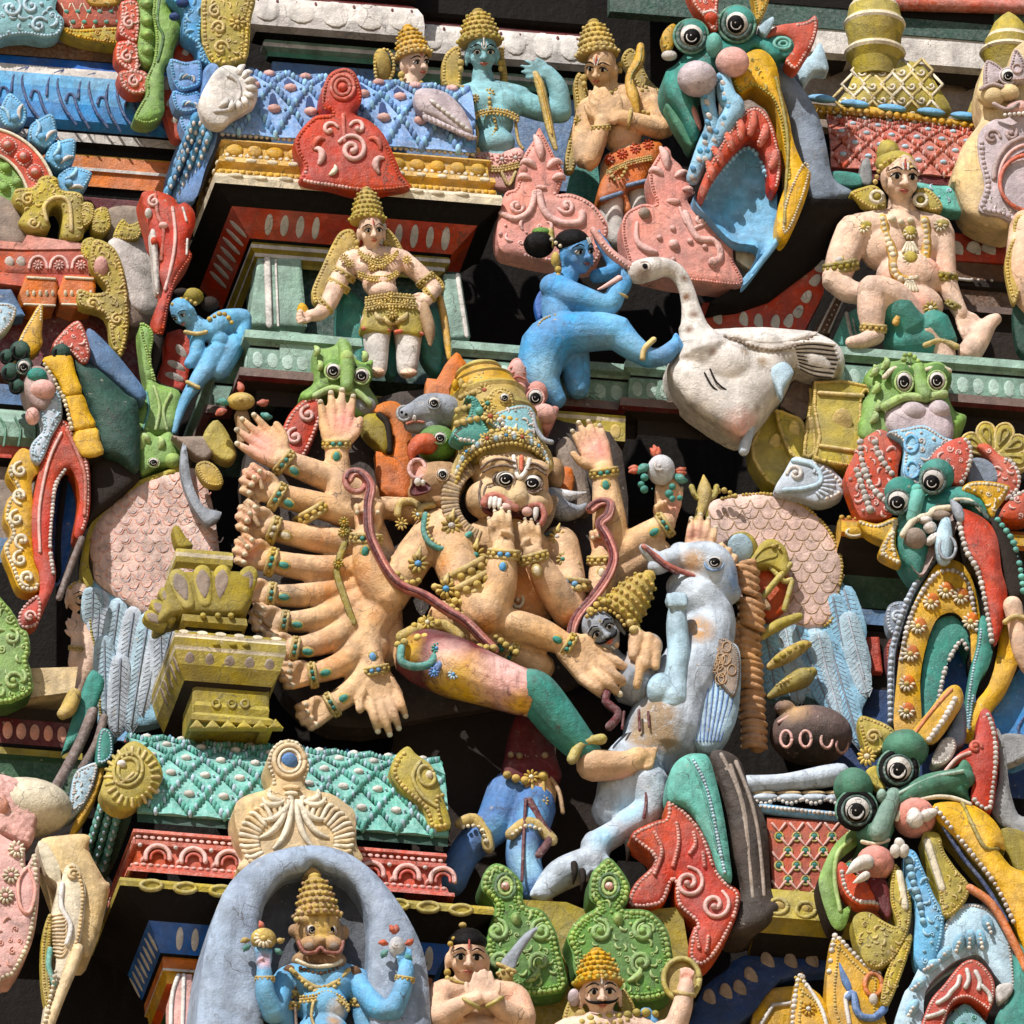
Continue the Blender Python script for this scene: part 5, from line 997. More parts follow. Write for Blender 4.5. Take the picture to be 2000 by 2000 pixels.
# head
ball(960, 830, hh+40, 205, 215, 150); ball(830, 900, hh+70, 120, 110, 110); ball(1080, 930, hh+60, 110, 110, 100); ball(890, 712, hh+168, 104, 58, 72, rot=-8); ball(1098, 738, hh+156, 74, 56, 70, rot=-12); limb((1000, 720, hh+150, 36), (1000, 850, hh+190, 48), (1000, 890, hh+215, 58)); ball(950, 890, hh+185, 40, 34, 40); ball(1050, 900, hh+180, 40, 34, 40)
limb((820, 905, hh+150, 34), (890, 870, hh+200, 46), (960, 920, hh+205, 34), (1050, 930, hh+200, 34), (1110, 920, hh+170, 44), (1140, 960, hh+120, 30)); ball(785, 755, hh+60, 48, 50, 40); ball(980, 1010, hh+60, 150, 60, 80)
# torso and shoulders
ball(600, 1090, hh-40, 150, 140, 120); ball(900, 1180, hh-70, 300, 180, 140); ball(1220, 1150, hh-60, 110, 110, 100); ball(960, 1420, hh-90, 250, 260, 150); ball(800, 1650, hh-60, 260, 180, 150)
# arms to the mouth
limb((620, 1110, hh+10, 128), (690, 1300, hh+60, 120), (800, 1500, hh+110, 112), (840, 1530, hh+120, 108)); limb((840, 1530, hh+120, 106), (900, 1350, hh+190, 96), (920, 1180, hh+230, 70)); hand(918, 1170, hh+230, 97, 215, 'curl', -1, 3)
limb((1230, 1150, hh, 100), (1270, 1330, hh+30, 92), (1270, 1510, hh+60, 92)); limb((1270, 1510, hh+60, 90), (1170, 1350, hh+150, 86), (1085, 1205, hh+210, 64)); hand(1080, 1195, hh+210, 98, 190, 'curl', 1, 3)
# arms with the red rope
limb((560, 1040, hh-60, 100), (430, 1220, hh-20, 106), (290, 1430, hh+20, 108)); limb((290, 1430, hh+20, 108), (200, 1280, hh+60, 90), (180, 1090, hh+90, 70)); hand(180, 1080, hh+90, 86, 240, 'fist', -1)
limb((260, 1480, hh-40, 110), (190, 1650, hh-40, 90), (225, 1830, hh-20, 60)); hand(228, 1830, hh-20, -72, 330, 'rest', -1, 2)
limb((540, 970, hh-90, 76), (400, 960, hh-100, 74), (270, 940, hh-120, 60))
limb((1400, 1480, hh-60, 80), (1450, 1350, hh-30, 80), (1450, 1210, hh-10, 66)); hand(1450, 1200, hh-10, 90, 210, 'fist', -1)
# crossing lower arms
limb((600, 1530, hh, 90), (780, 1640, hh+20, 84), (960, 1730, hh+20, 60), (1120, 1800, hh-20, 80)); limb((950, 1570, hh+110, 90), (1120, 1620, hh+120, 84), (1270, 1690, hh+130, 60)); hand(1270, 1690, hh+130, -38, 380, 'rest', 1, 2)
# fan of arms on the left
fan = [((40, 960, -40), (20, 620, 20), 90, 300, 'open', -1, 90, 62), ((170, 870, -60), (-60, 770, -20), (-270, 690, 10), 140, 300, 'open', -1, 84, 62), ((190, 1010, -50), (-60, 935, -10), (-310, 870, 20), 150, 250, 'fist', -1, 84, 62), ((170, 1150, -60), (-80, 1115, -20), (-330, 1060, 10), 152, 250, 'fist', -1, 84, 62), ((150, 1280, -70), (-100, 1275, -30), (-340, 1230, 0), 156, 250, 'fist', -1, 88, 62), ((140, 1370, -90), (-100, 1415, -50), (-340, 1415, -10), 164, 210, 'fist', -1, 84, 56), ((160, 1430, -80), (-60, 1540, -30), (-270, 1560, 10), 170, 220, 'fist', -1, 84, 54), ((180, 1490, -70), (0, 1650, -30), (-210, 1700, 20), 174, 220, 'fist', -1, 86, 56), ((200, 1580, -60), (70, 1770, -30), (-110, 1840, 10), 182, 220, 'fist', -1, 80, 56), ((230, 1680, -60), (130, 1900, -50), (-10, 2010, -20), 204, 230, 'fist', -1, 80, 58)]
for f in fan:
    n = len(f)-6; P = f[:n+0] if n else f; pts = [q for q in f if isinstance(q, tuple)]; ang, sz, po, sd, r0, r1 = f[len(pts):]
    m_ = len(pts); limb(*[(x, y, hh+z, r0+(r1-r0)*(i/(m_-1))**1.3) for i, (x, y, z) in enumerate(pts)]); x, y, z = pts[-1]; hand(x, y, hh+z, ang, sz*(1.12 if po == 'fist' else 1), po, sd, 6)
limb((120, 900, hh-150, 90), (220, 1200, hh-170, 120), (250, 1450, hh-170, 120), (280, 1700, hh-170, 110)); limb((60, 960, hh-60, 100), (200, 960, hh-90, 90))
# right hand side
limb((1500, 1180, hh-60, 90), (1490, 1000, hh-40, 92), (1462, 750, hh, 64)); hand(1455, 735, hh, 112, 270, 'open', 1, 4)
limb((1480, 1230, hh-80, 90), (1640, 1130, hh-60, 84), (1790, 1030, hh-20, 60)); hand(1795, 1020, hh-20, 84, 230, 'curl', 1, 5); limb((1500, 1330, hh-110, 84), (1640, 1240, hh-100, 80), (1760, 1180, hh-90, 70)); limb((1870, 870, hh+20, 22), (1830, 790, hh+24, 20), (1826, 740, hh+20, 16))
tile('F'); hand(165, 1250, hh-40, 80, 260, 'curl', 1, 3); hand(260, 1330, hh-60, 70, 260, 'fist', 1)
tile('E')
# legs
limb((470, 1740, hh+60, 150), (640, 1800, hh+120, 160), (860, 1880, hh+190, 135), (1080, 1960, hh+230, 118)); limb((1100, 1950, hh+230, 112), (1240, 2120, hh+190, 104), (1370, 2270, hh+150, 76)); limb((1400, 2330, hh+150, 92), (1560, 2330, hh+160, 76), (1650, 2290, hh+170, 62))
for i in range(5): limb((1640+i*12, 2262+i*20, hh+190, 22), (1740-i*6, 2246+i*22, hh+190, 17))
limb((1080, 2260, hh-150, 130), (990, 2480, hh-160, 120), (880, 2640, hh-120, 100)); limb((880, 2640, hh-120, 96), (720, 2790, hh-140, 76), (640, 2960, hh-150, 70)); limb((1110, 2330, hh-130, 110), (1080, 2600, hh-60, 108), (1030, 2800, hh-40, 90), (1080, 2990, hh-40, 72), (1140, 3060, hh-20, 50))
fuse('body', 'skin', 9, tints=[(60, 470, 560, 60, 130, 'palm'), (-400, 590, 560, 60, 150, 'palm'), (-440, 780, 560, 50, 120, 'palm'), (-470, 1000, 560, 40, 120, 'palm'), (-470, 1170, 560, 40, 120, 'palm'), (1420, 610, 560, 60, 130, 'palm'), (1860, 930, 560, 50, 110, 'palm'), (1960, 1080, 560, 50, 110, 'palm'), (960, 830, 740, 190, 190, 'facet'), (1570, 2420, 660, 40, 120, 'rose'), (90, 1320, 640, 110, 190, 'ochre'), (270, 1500, 640, 60, 130, 'ochre'), (830, 1580, 700, 50, 130, 'ochre'), (1260, 1560, 640, 50, 130, 'ochre'), (1010, 1400, 560, 150, 150, 'ochre'), (-60, 1360, 600, 50, 120, 'ochre'), (-60, 1130, 600, 50, 120, 'ochre'), (0, 1720, 600, 60, 130, 'ochre'), (600, 1260, 640, 40, 100, 'ochre'), (1500, 1120, 560, 40, 110, 'ochre'), (180, 1000, 640, 30, 90, 'palm'), (1450, 1120, 560, 30, 90, 'palm')])
nails('bone'); tile('F'); R = random.Random(5)
for i, (x, y) in enumerate(((455, 1340), (478, 1520), (462, 1690), (492, 1850), (392, 1650), (478, 2010), (500, 2170))):
    z = hh-150-12*i; x += R.uniform(-14, 14)-28; tl = R.uniform(-6, 16)
    for k in range(4): limb((x-58, y-66+k*41-tl, z+30, 18), (x-10, y-76+k*41, z+66, 20), (x+44, y-66+k*41+tl, z+52, 19), (x+66, y-56+k*41+tl, z+10, 17)); TIPS.append((Q(x-62, y-66+k*41-tl, z+42), 15))
    limb((x+20, y-60, z-30, 50), (x+24, y+50, z-30, 50)); limb((x-20, y-92, z+20, 20), (x+40, y-104, z+10, 22)); fuse('hand', 'tan2', 6); nails('bone')
tile('E')
# face
for x, y, r in ((928, 792, 58), (1070, 808, 54)): eye(x, y, hh+186, r, 'brown', .9, r*.8, dx=.06); part('eye')
wire([(815, 920), (835, 888), (900, 880), (960, 930), (985, 945)], 22, 'brick', hh+232); wire([(1030, 950), (1070, 930), (1120, 935), (1140, 985), (1120, 1030)], 18, 'brick', hh+218); pil([(810, 930), (880, 895), (960, 940), (1000, 955), (1060, 945), (1120, 950), (1135, 1000), (1100, 1020), (1000, 985), (940, 990), (850, 970)], hh+190, 40, -16, 40, 'maroon'); part('mouth')
for x, y, r, l in ((850, 905, 17, 40), (874, 908, 19, 44), (898, 915, 16, 36), (1096, 965, 17, 46)): tube([(x, y-10, hh+238, r), (x-3, y+l*.5, hh+242, r*.8), (x-6, y+l, hh+236, r*.2)], 'white')
ball(935, 940, hh+226, 36, 26, 22, m='pink2'); ball(1048, 965, hh+226, 30, 28, 22, m='pink2'); part('teeth')
for q, z in (([(800, 730), (850, 690), (920, 680), (980, 700)], 246), ([(810, 750), (860, 725), (930, 715), (985, 730)], 250), ([(1040, 715), (1090, 705), (1150, 740)], 236), ([(1045, 740), (1095, 730), (1150, 765)], 238), ([(850, 830), (900, 858), (960, 845)], 214), ([(1040, 855), (1080, 865), (1125, 845)], 206), ([(800, 800), (790, 870), (800, 940)], 176), ([(825, 830), (815, 880), (840, 900)], 190), ([(955, 870), (935, 890), (955, 915)], 226), ([(1045, 880), (1066, 900), (1045, 922)], 220), ([(985, 780), (975, 840), (960, 870)], 226)): wire(q, 7, 'brown', hh+z)
part('wrinkle')
wire([(975, 668), (985, 740), (1005, 782), (1040, 745), (1060, 685)], 13, 'white', hh+236, flat=.5); wire([(1018, 668), (1016, 735)], 12, 'rust', hh+240, flat=.5); part('forehead_mark')
for i, f in enumerate(np.linspace(0, 1, 26)):
    a = math.radians(122+f*128); x, y = 860+225*math.cos(a), 905-215*math.sin(a); limb((x-34*math.cos(a), y+34*math.sin(a), hh+120, 13), (x+40*math.cos(a), y-40*math.sin(a), hh+100, 15), m='facet' if i % 2 else 'bare')
    a = math.radians(40-f*100)
    if i > 8: x, y = 1010+165*math.cos(a), 900-200*math.sin(a); limb((x-20*math.cos(a), y+20*math.sin(a), hh+90, 11), (x+22*math.cos(a), y-22*math.sin(a), hh+70, 12), m='bare')
part('mane')
# crown
lathe(905, 700, hh-80, [(-60, 250), (20, 262, 'gold'), (60, 258, 'gold'), (150, 262, 'olive2'), (200, 246, 'gold'), (220, 258, 'gold2'), (250, 238, 'olive2'), (330, 214, 'gold'), (350, 224, 'gold2'), (370, 200, 'olive2'), (430, 170, 'mustard'), (440, 178, 'gold2'), (455, 150, 'olive2'), (490, 120, 'mustard'), (500, 130, 'gold2'), (515, 118, 'olive2'), (540, 70, 'gold2'), (552, 20, 'mustard')], 104, 26, 'olive2', 34)
bd = [(662, 770), (700, 680), (780, 605), (880, 570), (980, 562), (1070, 590), (1140, 650), (1160, 720)]
zf = lambda x, y: hh+238-((x-930)/250)**2*120; wire(bd, 34, 'gold', hs=zf, flat=.6); dots([(x, y-40) for x, y in bd], 17, 'gold2', 10, zf, gap=1.9); dots([(x+4, y+36) for x, y in bd], 13, 'gold', 20, zf, gap=1.9)
for i, p in enumerate(cr(bd, 4)[1:-1]): ball(p[0], p[1], 24, 13, 20, 8, m='ice' if i % 2 else 'bone', hs=zf)
for x, y, r in ((832, 570, 34), (935, 552, 28), (1022, 562, 34), (720, 640, 26), (1110, 610, 28)): flower(x, y, r, 'gold2', 'brick' if r > 30 else 'blue2', zf, 34)
for k, (y, w) in enumerate(((470, 200), (400, 180), (330, 150), (270, 110))): dots([(860-w*.95-k*14, y+20), (850-k*20, y-16), (860+w*.8-k*14, y+10)], 19, 'gold2' if k % 2 else 'gold', hh+226-k*46, gap=1.9); flower(850-k*16, y-20, 40, 'gold2', 'sea' if k % 2 else 'brick', h=hh+236-k*46); flower(850-k*16-w*.55, y, 30, 'gold', 'bone', h=hh+190-k*46)
for i in range(6): ball(660+i*32, 272-abs(i-2.5)*-4, hh+70, 18, 34, 20, m='gold2' if i % 2 else 'mustard')
part('crown')
s = plq([(640, 545), (680, 490), (730, 450), (745, 370), (715, 350), (760, 342), (800, 390), (815, 470), (850, 540), (870, 590), (800, 610), (720, 600), (660, 580)], hh+200, 90, 34, 'sea', 'teal2', r=8); pil([(660, 540), (720, 500), (755, 440), (765, 520), (740, 570), (690, 570)], hh+226, 30, -14, 24, 'pink2'); dots([(690, 575), (760, 585)], 11, 'white', 36, s); ball(790, 420, 10, 24, m='teal2', hs=s); part('crown_beast')
plq([(840, 330), (900, 290), (960, 310), (980, 380), (975, 460), (920, 500), (860, 440)], hh+190, 80, 30, 'gold', 'gold2', r=9, fill=30); eye(925, 350, hh+226, 24, 'gold'); part('crown_beast')
plq([(950, 400), (1040, 390), (1085, 430), (1092, 560), (1040, 580), (960, 560), (900, 530), (830, 470), (880, 430)], hh+210, 80, 34, 'aqua', 'white2', r=9, fill=34, seed=9); dots([(900, 470), (960, 540), (1000, 545)], 13, 'white', hh+256); wire([(1080, 440), (1090, 500), (1130, 570), (1180, 590)], 14, 'silver', hh+220); part('crown_beast')
# ornaments
for b in ((180, 1110, hh+90, 86, 76, 'sea'), (20, 600, hh+20, 90, 66, 'sea'), (-262, 700, hh+14, 140, 68, 'sea'), (-300, 885, hh+24, 150, 72, 'sea'), (-322, 1070, hh+14, 160, 72, 'bone'), (-332, 1235, hh+4, 165, 68, 'sea'), (-332, 1416, hh-6, 172, 62, 'sea'), (-262, 1565, hh+14, 172, 60, 'sea'), (-205, 1708, hh+24, 170, 62, 'sea'), (-108, 1845, hh+14, 190, 62, 'sea'), (-5, 2005, hh-16, 210, 62, 'sea'), (922, 1195, hh+232, 85, 76, 'blue2'), (1082, 1215, hh+212, 105, 72, None), (228, 1820, hh-16, -80, 68, 'blue2'), (1462, 755, hh+4, 98, 68, 'sea'), (1450, 1228, hh-6, 90, 68, None), (1790, 1035, hh-16, 34, 64, 'sea'), (960, 1735, hh+26, -30, 66, 'sea'), (1270, 1690, hh+134, -30, 66, 'sea'), (750, 1370, hh+96, -62, 118, None), (720, 1300, hh+80, -62, 120, None), (1280, 1350, hh+50, 80, 94, 'blue2'), (-120, 980, hh-10, 120, 86, None)):
    bangle(*b[:5], 'gold', gem=b[5]); 
    part('bracelet') if 0 else None
    if b[4] < 80: a = math.radians(b[3]+180); x, y = b[0]+70*math.cos(a), b[1]-70*math.sin(a); ball(x, y, b[2]+b[4]*.9, 20, 30, 16, rot=b[3]+90, m=b[5] or 'bone'); ball(x, y, b[2]+b[4]*.78, 30, 40, 16, rot=b[3]+90, m='gold')
part('bracelet')
wire([(500, 980), (490, 1060), (520, 1130), (590, 1165), (680, 1120), (740, 1085)], 17, 'sea', hh+130); dots([(515, 985), (508, 1060), (540, 1120), (600, 1145), (690, 1100)], 11, 'gold2', hh+134)
wire([(350, 980), (365, 920), (430, 910), (470, 940)], 22, 'gold', hh+10); wire([(470, 980), (480, 940), (540, 930)], 20, 'gold', hh+30); flower(460, 980, 34, 'gold', 'ice', h=hh+30); flower(370, 1030, 34, 'gold', h=hh+10)
for x, y, r, z, c in ((640, 1040, 46, 150, 'white2'), (770, 1200, 46, 120, 'sea'), (460, 1245, 46, 120, 'blue2'), (610, 1380, 44, 170, 'blue2'), (1290, 1270, 42, 100, 'sea'), (1210, 1100, 36, 90, 'white2'), (1240, 1220, 30, 110, 'sea')):
    flower(x, y, r*1.2, 'gold', c, h=hh+z); tube([(x, y-r, hh+z, r*.4), (x+14, y-r*2, hh+z, r*.1)], 'gold2')
for p in ([(350, 1300), (400, 1350), (480, 1330)], [(550, 1370), (620, 1440), (700, 1450), (720, 1480)], [(640, 1480), (720, 1540)], [(1230, 1350), (1290, 1380), (1360, 1370)], [(880, 1640), (940, 1690), (1010, 1740)]): dots(p, 19, 'gold2', hh+150, gap=1.8)
wire([(1150, 1090), (1230, 1080), (1300, 1140), (1320, 1240)], 14, 'dgreen', hh+60)
for y in (1360, 1440): ringw(995, y, 30, 38, 10, 'bone', h=hh+60); ball(995, y, hh+66, 12, m='bone')
wire([(80, 1060), (60, 1150), (20, 1280), (60, 1420), (110, 1560)], 20, 'olive', hh+40, flat=.25)
for x, y in ((60, 1020), (55, 1075), (30, 1240)): flower(x, y, 28, 'olive2', 'mustard', h=hh+60)
part('necklace')
s = zs = lambda x, y: hh+250-((y-1840)/150)**2*60
limb((480, 1740, hh+66, 158), (640, 1800, hh+126, 168), (860, 1880, hh+196, 143), (1040, 1945, hh+232, 128)); fuse('breeches', 'maroon', 9, tints=[(620, 1760, hh+330, 110, 130, 'pink2'), (700, 1930, hh+270, 170, 150, 'mustard'), (960, 1850, hh+350, 150, 170, 'pink2'), (1010, 2010, hh+300, 60, 90, 'yellow'), (400, 1700, hh+200, 60, 100, 'mustard')])
limb((1040, 1935, hh+235, 124), (1100, 1950, hh+240, 122), (1240, 2120, hh+196, 112), (1365, 2260, hh+154, 86)); fuse('legging', 'teal', 9)
wire([(370, 1640), (480, 1590), (600, 1580), (680, 1640)], 34, 'gold', hh+170, flat=.6); dots([(350, 1680), (480, 1640), (600, 1650), (700, 1690), (880, 1700)], 20, 'gold2', hh+220, gap=1.9); dots([(440, 1580), (510, 1545), (590, 1580)], 22, 'gold', hh+180); flower(510, 1560, 40, 'gold', 'bone', h=hh+190)
for p, m in (([(370, 1700), (370, 1770), (440, 1800), (530, 1780), (560, 1700)], 'sea'), ([(600, 1680), (590, 1760), (545, 1830)], 'denim'), ([(640, 1710), (660, 1790), (650, 1840)], 'ice'), ([(690, 1700), (730, 1740), (770, 1800)], 'sea')): wire(p, 22, m, hh+265, flat=.7); flower(p[-1][0], p[-1][1], 30, m, 'blue2', h=hh+280)
part('hip_ornament')
wire([(1290, 2300), (1340, 2220), (1450, 2190)], 30, 'olive2', hh+235); wire([(1010, 1950), (1060, 1850), (1110, 1830)], 10, 'soot', hh+330); part('anklet')
tile('H')
limb((960, 700, hh-140, 138), (880, 850, hh-105, 112)); limb((1085, 760, hh-60, 122), (1045, 930, hh-30, 106)); limb((870, 860, hh-105, 108), (720, 1000, hh-130, 88), (640, 1170, hh-140, 80)); limb((1040, 950, hh-34, 104), (1030, 1060, hh-30, 96), (1080, 1200, hh-26, 82)); fuse('stocking', 'denim', 9, tints=[(1050, 1060, hh+80, 90, 130, 'sky2'), (1080, 800, hh+80, 50, 120, 'sky'), (900, 900, hh, 60, 120, 'sky')])
wire([(690, 850), (760, 830), (820, 900), (840, 980)], 34, 'gold', hh-20, flat=.6); dots([(700, 870), (790, 870), (830, 960)], 14, 'bone', hh+6); wire([(960, 910), (1040, 850), (1110, 870), (1180, 940)], 34, 'gold', hh+70, flat=.6); dots([(970, 910), (1040, 865), (1120, 885)], 13, 'bone', hh+90); dots([(940, 590), (1040, 620), (1180, 580)], 24, 'gold', hh+40); dots([(960, 480), (1060, 490), (1170, 480)], 22, 'bare', hh+34); flower(1070, 600, 40, 'gold', 'bone', h=hh+50)
for x in (1075, 1135): wire([(x, 630), (x+4, 700)], 10, 'gold', hh+40); flower(x, 730, 30, 'gold2', h=hh+60)
wire([(1060, 730), (1130, 860), (1170, 930), (1110, 1020)], 22, 'maroon', hh+78, flat=.5); wire([(1040, 720), (1030, 900), (1020, 1160)], 9, 'maroon', hh+88); wire([(1170, 600, hh), (1220, 680, hh+30), (1240, 790, hh+20)], 12, 'tan'); s = pil([(1000, 260), (1160, 270), (1200, 480), (1220, 620), (940, 620), (940, 450)], hh-20, 90, 40, 60, 'maroon'); part('loincloth')
thing('rope', 'dark red entrail rope looping from the raised hands of the lion-faced giant', 'rope')
tile('E')
for r0 in ([(85, 790, 130), (110, 755, 140), (160, 765, 150), (205, 830, 160), (190, 930, 170), (195, 1060, 180), (225, 1150, 180), (300, 1290, 160), (380, 1370, 160), (500, 1420, 180), (620, 1500, 200), (720, 1560, 200), (800, 1640, 190), (870, 1710, 190)], [(1390, 950, 60), (1440, 915, 70), (1495, 925, 80), (1485, 985, 100), (1440, 1030, 110), (1480, 1100, 110), (1515, 1200, 100), (1490, 1300, 100), (1410, 1420, 110), (1330, 1510, 130), (1295, 1580, 140), (1285, 1650, 140)]):
    for o, r, m in ((0, 28, 'rope'), (-15, 11, 'maroon'), (14, 9, 'pink')): tube([(x+o*.8, y+o*.5, hh+z+(22 if o else 0), r) for x, y, z in r0], m, 10, 4)
s = ringw(120, 800, 52, 60, 16, 'rope', h=hh+140, rot=30); part('rope')

# yali heads behind the giant
thing('yali', 'green yali head looking over the raised left palm of the giant, red wing below it', 'yali', 'yali heads of the gate tower')
tile('D'); o = [(1620, 330), (1690, 270), (1686, 160), (1694, 90), (1750, 84), (1800, 70), (1840, 28), (1890, 60), (1910, 130), (1960, 160), (2010, 148), (2000, 230), (1990, 290), (2040, 380), (1990, 450), (1900, 460), (1840, 360), (1760, 330), (1660, 380)]
s = pil(o, 330, 150, 70, 90, 'green2'); ball(1795, 205, 390, 66, 66, 50, m='green'); ball(1950, 228, 380, 62, 62, 50, m='green'); limb((1850, 60, 420, 30), (1870, 160, 440, 40), (1870, 290, 450, 36), m='green2'); ball(1870, 150, 440, 40, 60, 40, m='lime'); wire([(1700, 340), (1790, 300), (1860, 320), (1920, 320), (1990, 380)], 20, 'lime', 430); ball(1960, 400, 360, 70, 60, 50, m='grey')
for x, y in ((1700, 120), (1720, 200), (1960, 150)): curl(x, y, 50, 60, 1, 15, 'lime', h=410)
part('head'); eye(1797, 208, 430, 44, 'lime'); eye(1949, 234, 424, 42, 'lime')
s = plq([(1515, 650), (1530, 500), (1590, 400), (1680, 340), (1738, 380), (1732, 470), (1662, 640), (1600, 720)], 340, 110, 30, 'red', 'pink2', r=11); spiral(1660, 440, 46, 1.2, 90, 1, 13, 'pink2', s); spiral(1590, 560, 46, 1.2, 90, 1, 13, 'pink2', s); spiral(1560, 660, 36, 1.2, 90, 1, 11, 'pink2', s); part('wing')
thing('yali', 'salmon pink yali head with tall crest behind the gold crown of the giant', 'yali', 'yali heads of the gate tower')
tile('E'); o = [(830, 260), (880, 230), (920, 260), (935, 210), (965, 150), (1000, 136), (1040, 170), (1058, 260), (1090, 270), (1150, 265), (1156, 330), (1140, 390), (1215, 400), (1200, 470), (1150, 540), (1060, 480), (960, 420), (850, 340)]
s = pil(o, 300, 130, 60, 70, 'pink'); ball(995, 230, 370, 50, 84, 40, m='pink2'); ball(1005, 300, 390, 40, 34, 30, m='pink'); ball(1100, 330, 340, 60, 70, 44, m='pink'); ball(965, 330, 360, 40, 50, 40, m='pink'); ball(1130, 440, 360, 80, 60, 50, m='pink2')
for y in (190, 220, 250): wire([(960, y), (1000, y-14), (1036, y)], 7, 'brick', 408)
part('head'); eye(962, 330, 390, 32, 'pink', ry=40); eye(1092, 352, 384, 44, 'pink')
thing('ledge', 'olive strip with pale ovals below the worn brown plinth behind the crown', 'ledge')
LS = Run((100, 330, 130), 'x1500'); LS.sweep([(-60, 10), (0, 0), (6, -20, 'olive2'), (4, -30, 'bone'), (0, -40, 'bone'), (-10, -150, 'olive2'), (-60, -170, 'soot'), (-160, -300, 'soot'), (-160, -700, 'black')], 'olive2'); LS.petals(0, (0, -44), (-10, -148), 14, 'gold2', .8, 4); part('ledge')
pil([(1200, 620), (1260, 560), (1320, 640), (1370, 780), (1390, 960), (1300, 940), (1230, 740)], 260, 120, 40, 60, 'stone'); part('stump')
# ======================================================================= WINGS BEHIND THE GIANT
def feather(pts, m, hi, w=20):
    """A long feather laid over its neighbours: pts = root, tip with h."""
    (x0, y0, h0), (x1, y1, h1) = pts; a = math.atan2(y1-y0, x1-x0); nx, ny = -math.sin(a)*w, math.cos(a)*w; L = math.hypot(x1-x0, y1-y0)
    q = lambda f, s: (x0+(x1-x0)*f+nx*s, y0+(y1-y0)*f+ny*s)
    o = [q(0, -.7), q(.4, -1), q(.8, -.9), q(1, 0), q(.8, .9), q(.4, 1), q(0, .7)]
    s = pil(o, plane((x0, y0, h0), (x1, y1, h1), (x0+nx, y0+ny, h0)), 22, 10, w*.8, m, 3); wire([q(.02, 0), q(.95, 0)], w*.1, hi, 2, s)
    for i in range(int(L/26)):
        f = .1+i*26/L
        for sd in (-1, 1): wire([q(f, .1*sd), q(min(f+.05, .93), .62*sd)], 2.2, hi, 0, s, k=1)
def scales(pts, s, m, hi, step=62, r=34, k=4):
    P = cr([(p[0], p[1]) for p in pts], k, True); lo, hi_ = P.min(0), P.max(0); j = 0
    for y in np.arange(lo[1], hi_[1], step*.62):
        j += 1
        for x in np.arange(lo[0]+(step/2 if j % 2 else 0), hi_[0], step):
            x0, y0 = x+random.uniform(-5, 5), y+random.uniform(-5, 5)
            if _inside(np.array([x0]), np.array([y0]), P)[0] and pdist(np.array([x0]), np.array([y0]), P)[0] > r*.7: wire([(x0-r, y0-r*.4), (x0-r*.6, y0+r*.4), (x0, y0+r*.62), (x0+r*.6, y0+r*.4), (x0+r, y0-r*.4)], 4, m, 0, s, k=2, flat=.6)
tile('D')
thing('wing', 'pink and blue spread wing with olive rim behind the left fan of arms', 'wing')
lo = [(985, 735), (1080, 760), (1160, 1000), (1200, 1500), (1100, 1560), (930, 1550), (820, 1530), (640, 1430), (520, 1340), (500, 1240), (480, 1130), (520, 1010), (650, 880), (800, 790)]
F1 = plane((500, 1200, 120), (1100, 1200, 210), (800, 1900, 90))
s = pil(lo, lambda x, y: F1(x, y)+26, 70, 24, 60, 'wingp', rough=3); scales(lo, s, 'rose', None, 78, 30); scales([(x+26, y+22) for x, y in lo], s, 'lilac', None, 84, 24); part('shell')
s = pil([(990, 715), (1000, 745), (800, 800), (650, 895), (530, 1010), (490, 1120), (478, 1240), (500, 1330), (490, 1400), (470, 1380), (440, 1290), (455, 1150), (490, 1030), (590, 900), (720, 810), (860, 755)], lambda x, y: F1(x, y)+34, 80, 16, 20, 'olive2'); part('rim')
o = [(500, 1330), (640, 1430), (820, 1530), (1050, 1560), (1100, 1700), (1040, 1900), (900, 2080), (700, 2130), (620, 2180), (590, 2060), (540, 2080), (545, 1950), (530, 1800), (520, 1760), (480, 1600), (500, 1520), (480, 1390)]
s = pil(o, F1, 80, 16, 40, 'sky2', rough=4); part('feather_bed')
for i, (x, y, xx, yy) in enumerate(((540, 1400, 520, 1700), (640, 1450, 580, 1900), (720, 1500, 640, 2060), (800, 1530, 700, 2150), (880, 1560, 760, 2080), (930, 1580, 830, 1960), (980, 1580, 940, 1960), (1030, 1560, 1040, 1900), (860, 1540, 880, 2050), (560, 1650, 570, 2060), (650, 1750, 630, 2170), (500, 1380, 495, 1590))): feather(((x, y, F1(x, y)+26+i*3), (xx, yy, F1(xx, yy)+12)), 'ice' if i % 2 else 'gwhite', 'steel', 60)
part('feather'); rim([(498, 1340), (490, 1600), (540, 1790), (540, 2060), (600, 2050), (640, 1440)], 8, 'olive2', lambda x, y: F1(x, y)+30, only=(.0, .55)); part('rim')
tile('F')
thing('wing', 'pale pink scaled wing with blue feathers below, behind the white bird-man at right', 'wing')
lo = [(240, 920), (330, 885), (430, 868), (560, 866), (700, 902), (830, 1000), (915, 1120), (955, 1250), (935, 1400), (900, 1545), (830, 1592), (720, 1590), (560, 1560), (420, 1460), (300, 1250), (240, 1030)]
F2 = plane((240, 1000, 200), (950, 1200, 170), (800, 1900, 150))
s = pil(lo, lambda x, y: F2(x, y)+30, 90, 26, 70, 'wingp', side='olive2'); scales(lo, s, 'tan', None, 92, 44); part('shell')
rim(lo, 10, 'gold', s, 4, only=(.05, .62)); part('rim')
o = [(680, 1480), (900, 1540), (950, 1340), (1010, 1520), (1060, 1650), (1040, 1700), (1000, 1680), (1060, 1880), (1090, 1960), (1060, 2030), (1050, 2220), (900, 2060), (760, 1960), (600, 1960), (440, 1900), (400, 1560)]
pil(o, F2, 90, 16, 40, 'sky2'); part('feather_bed')
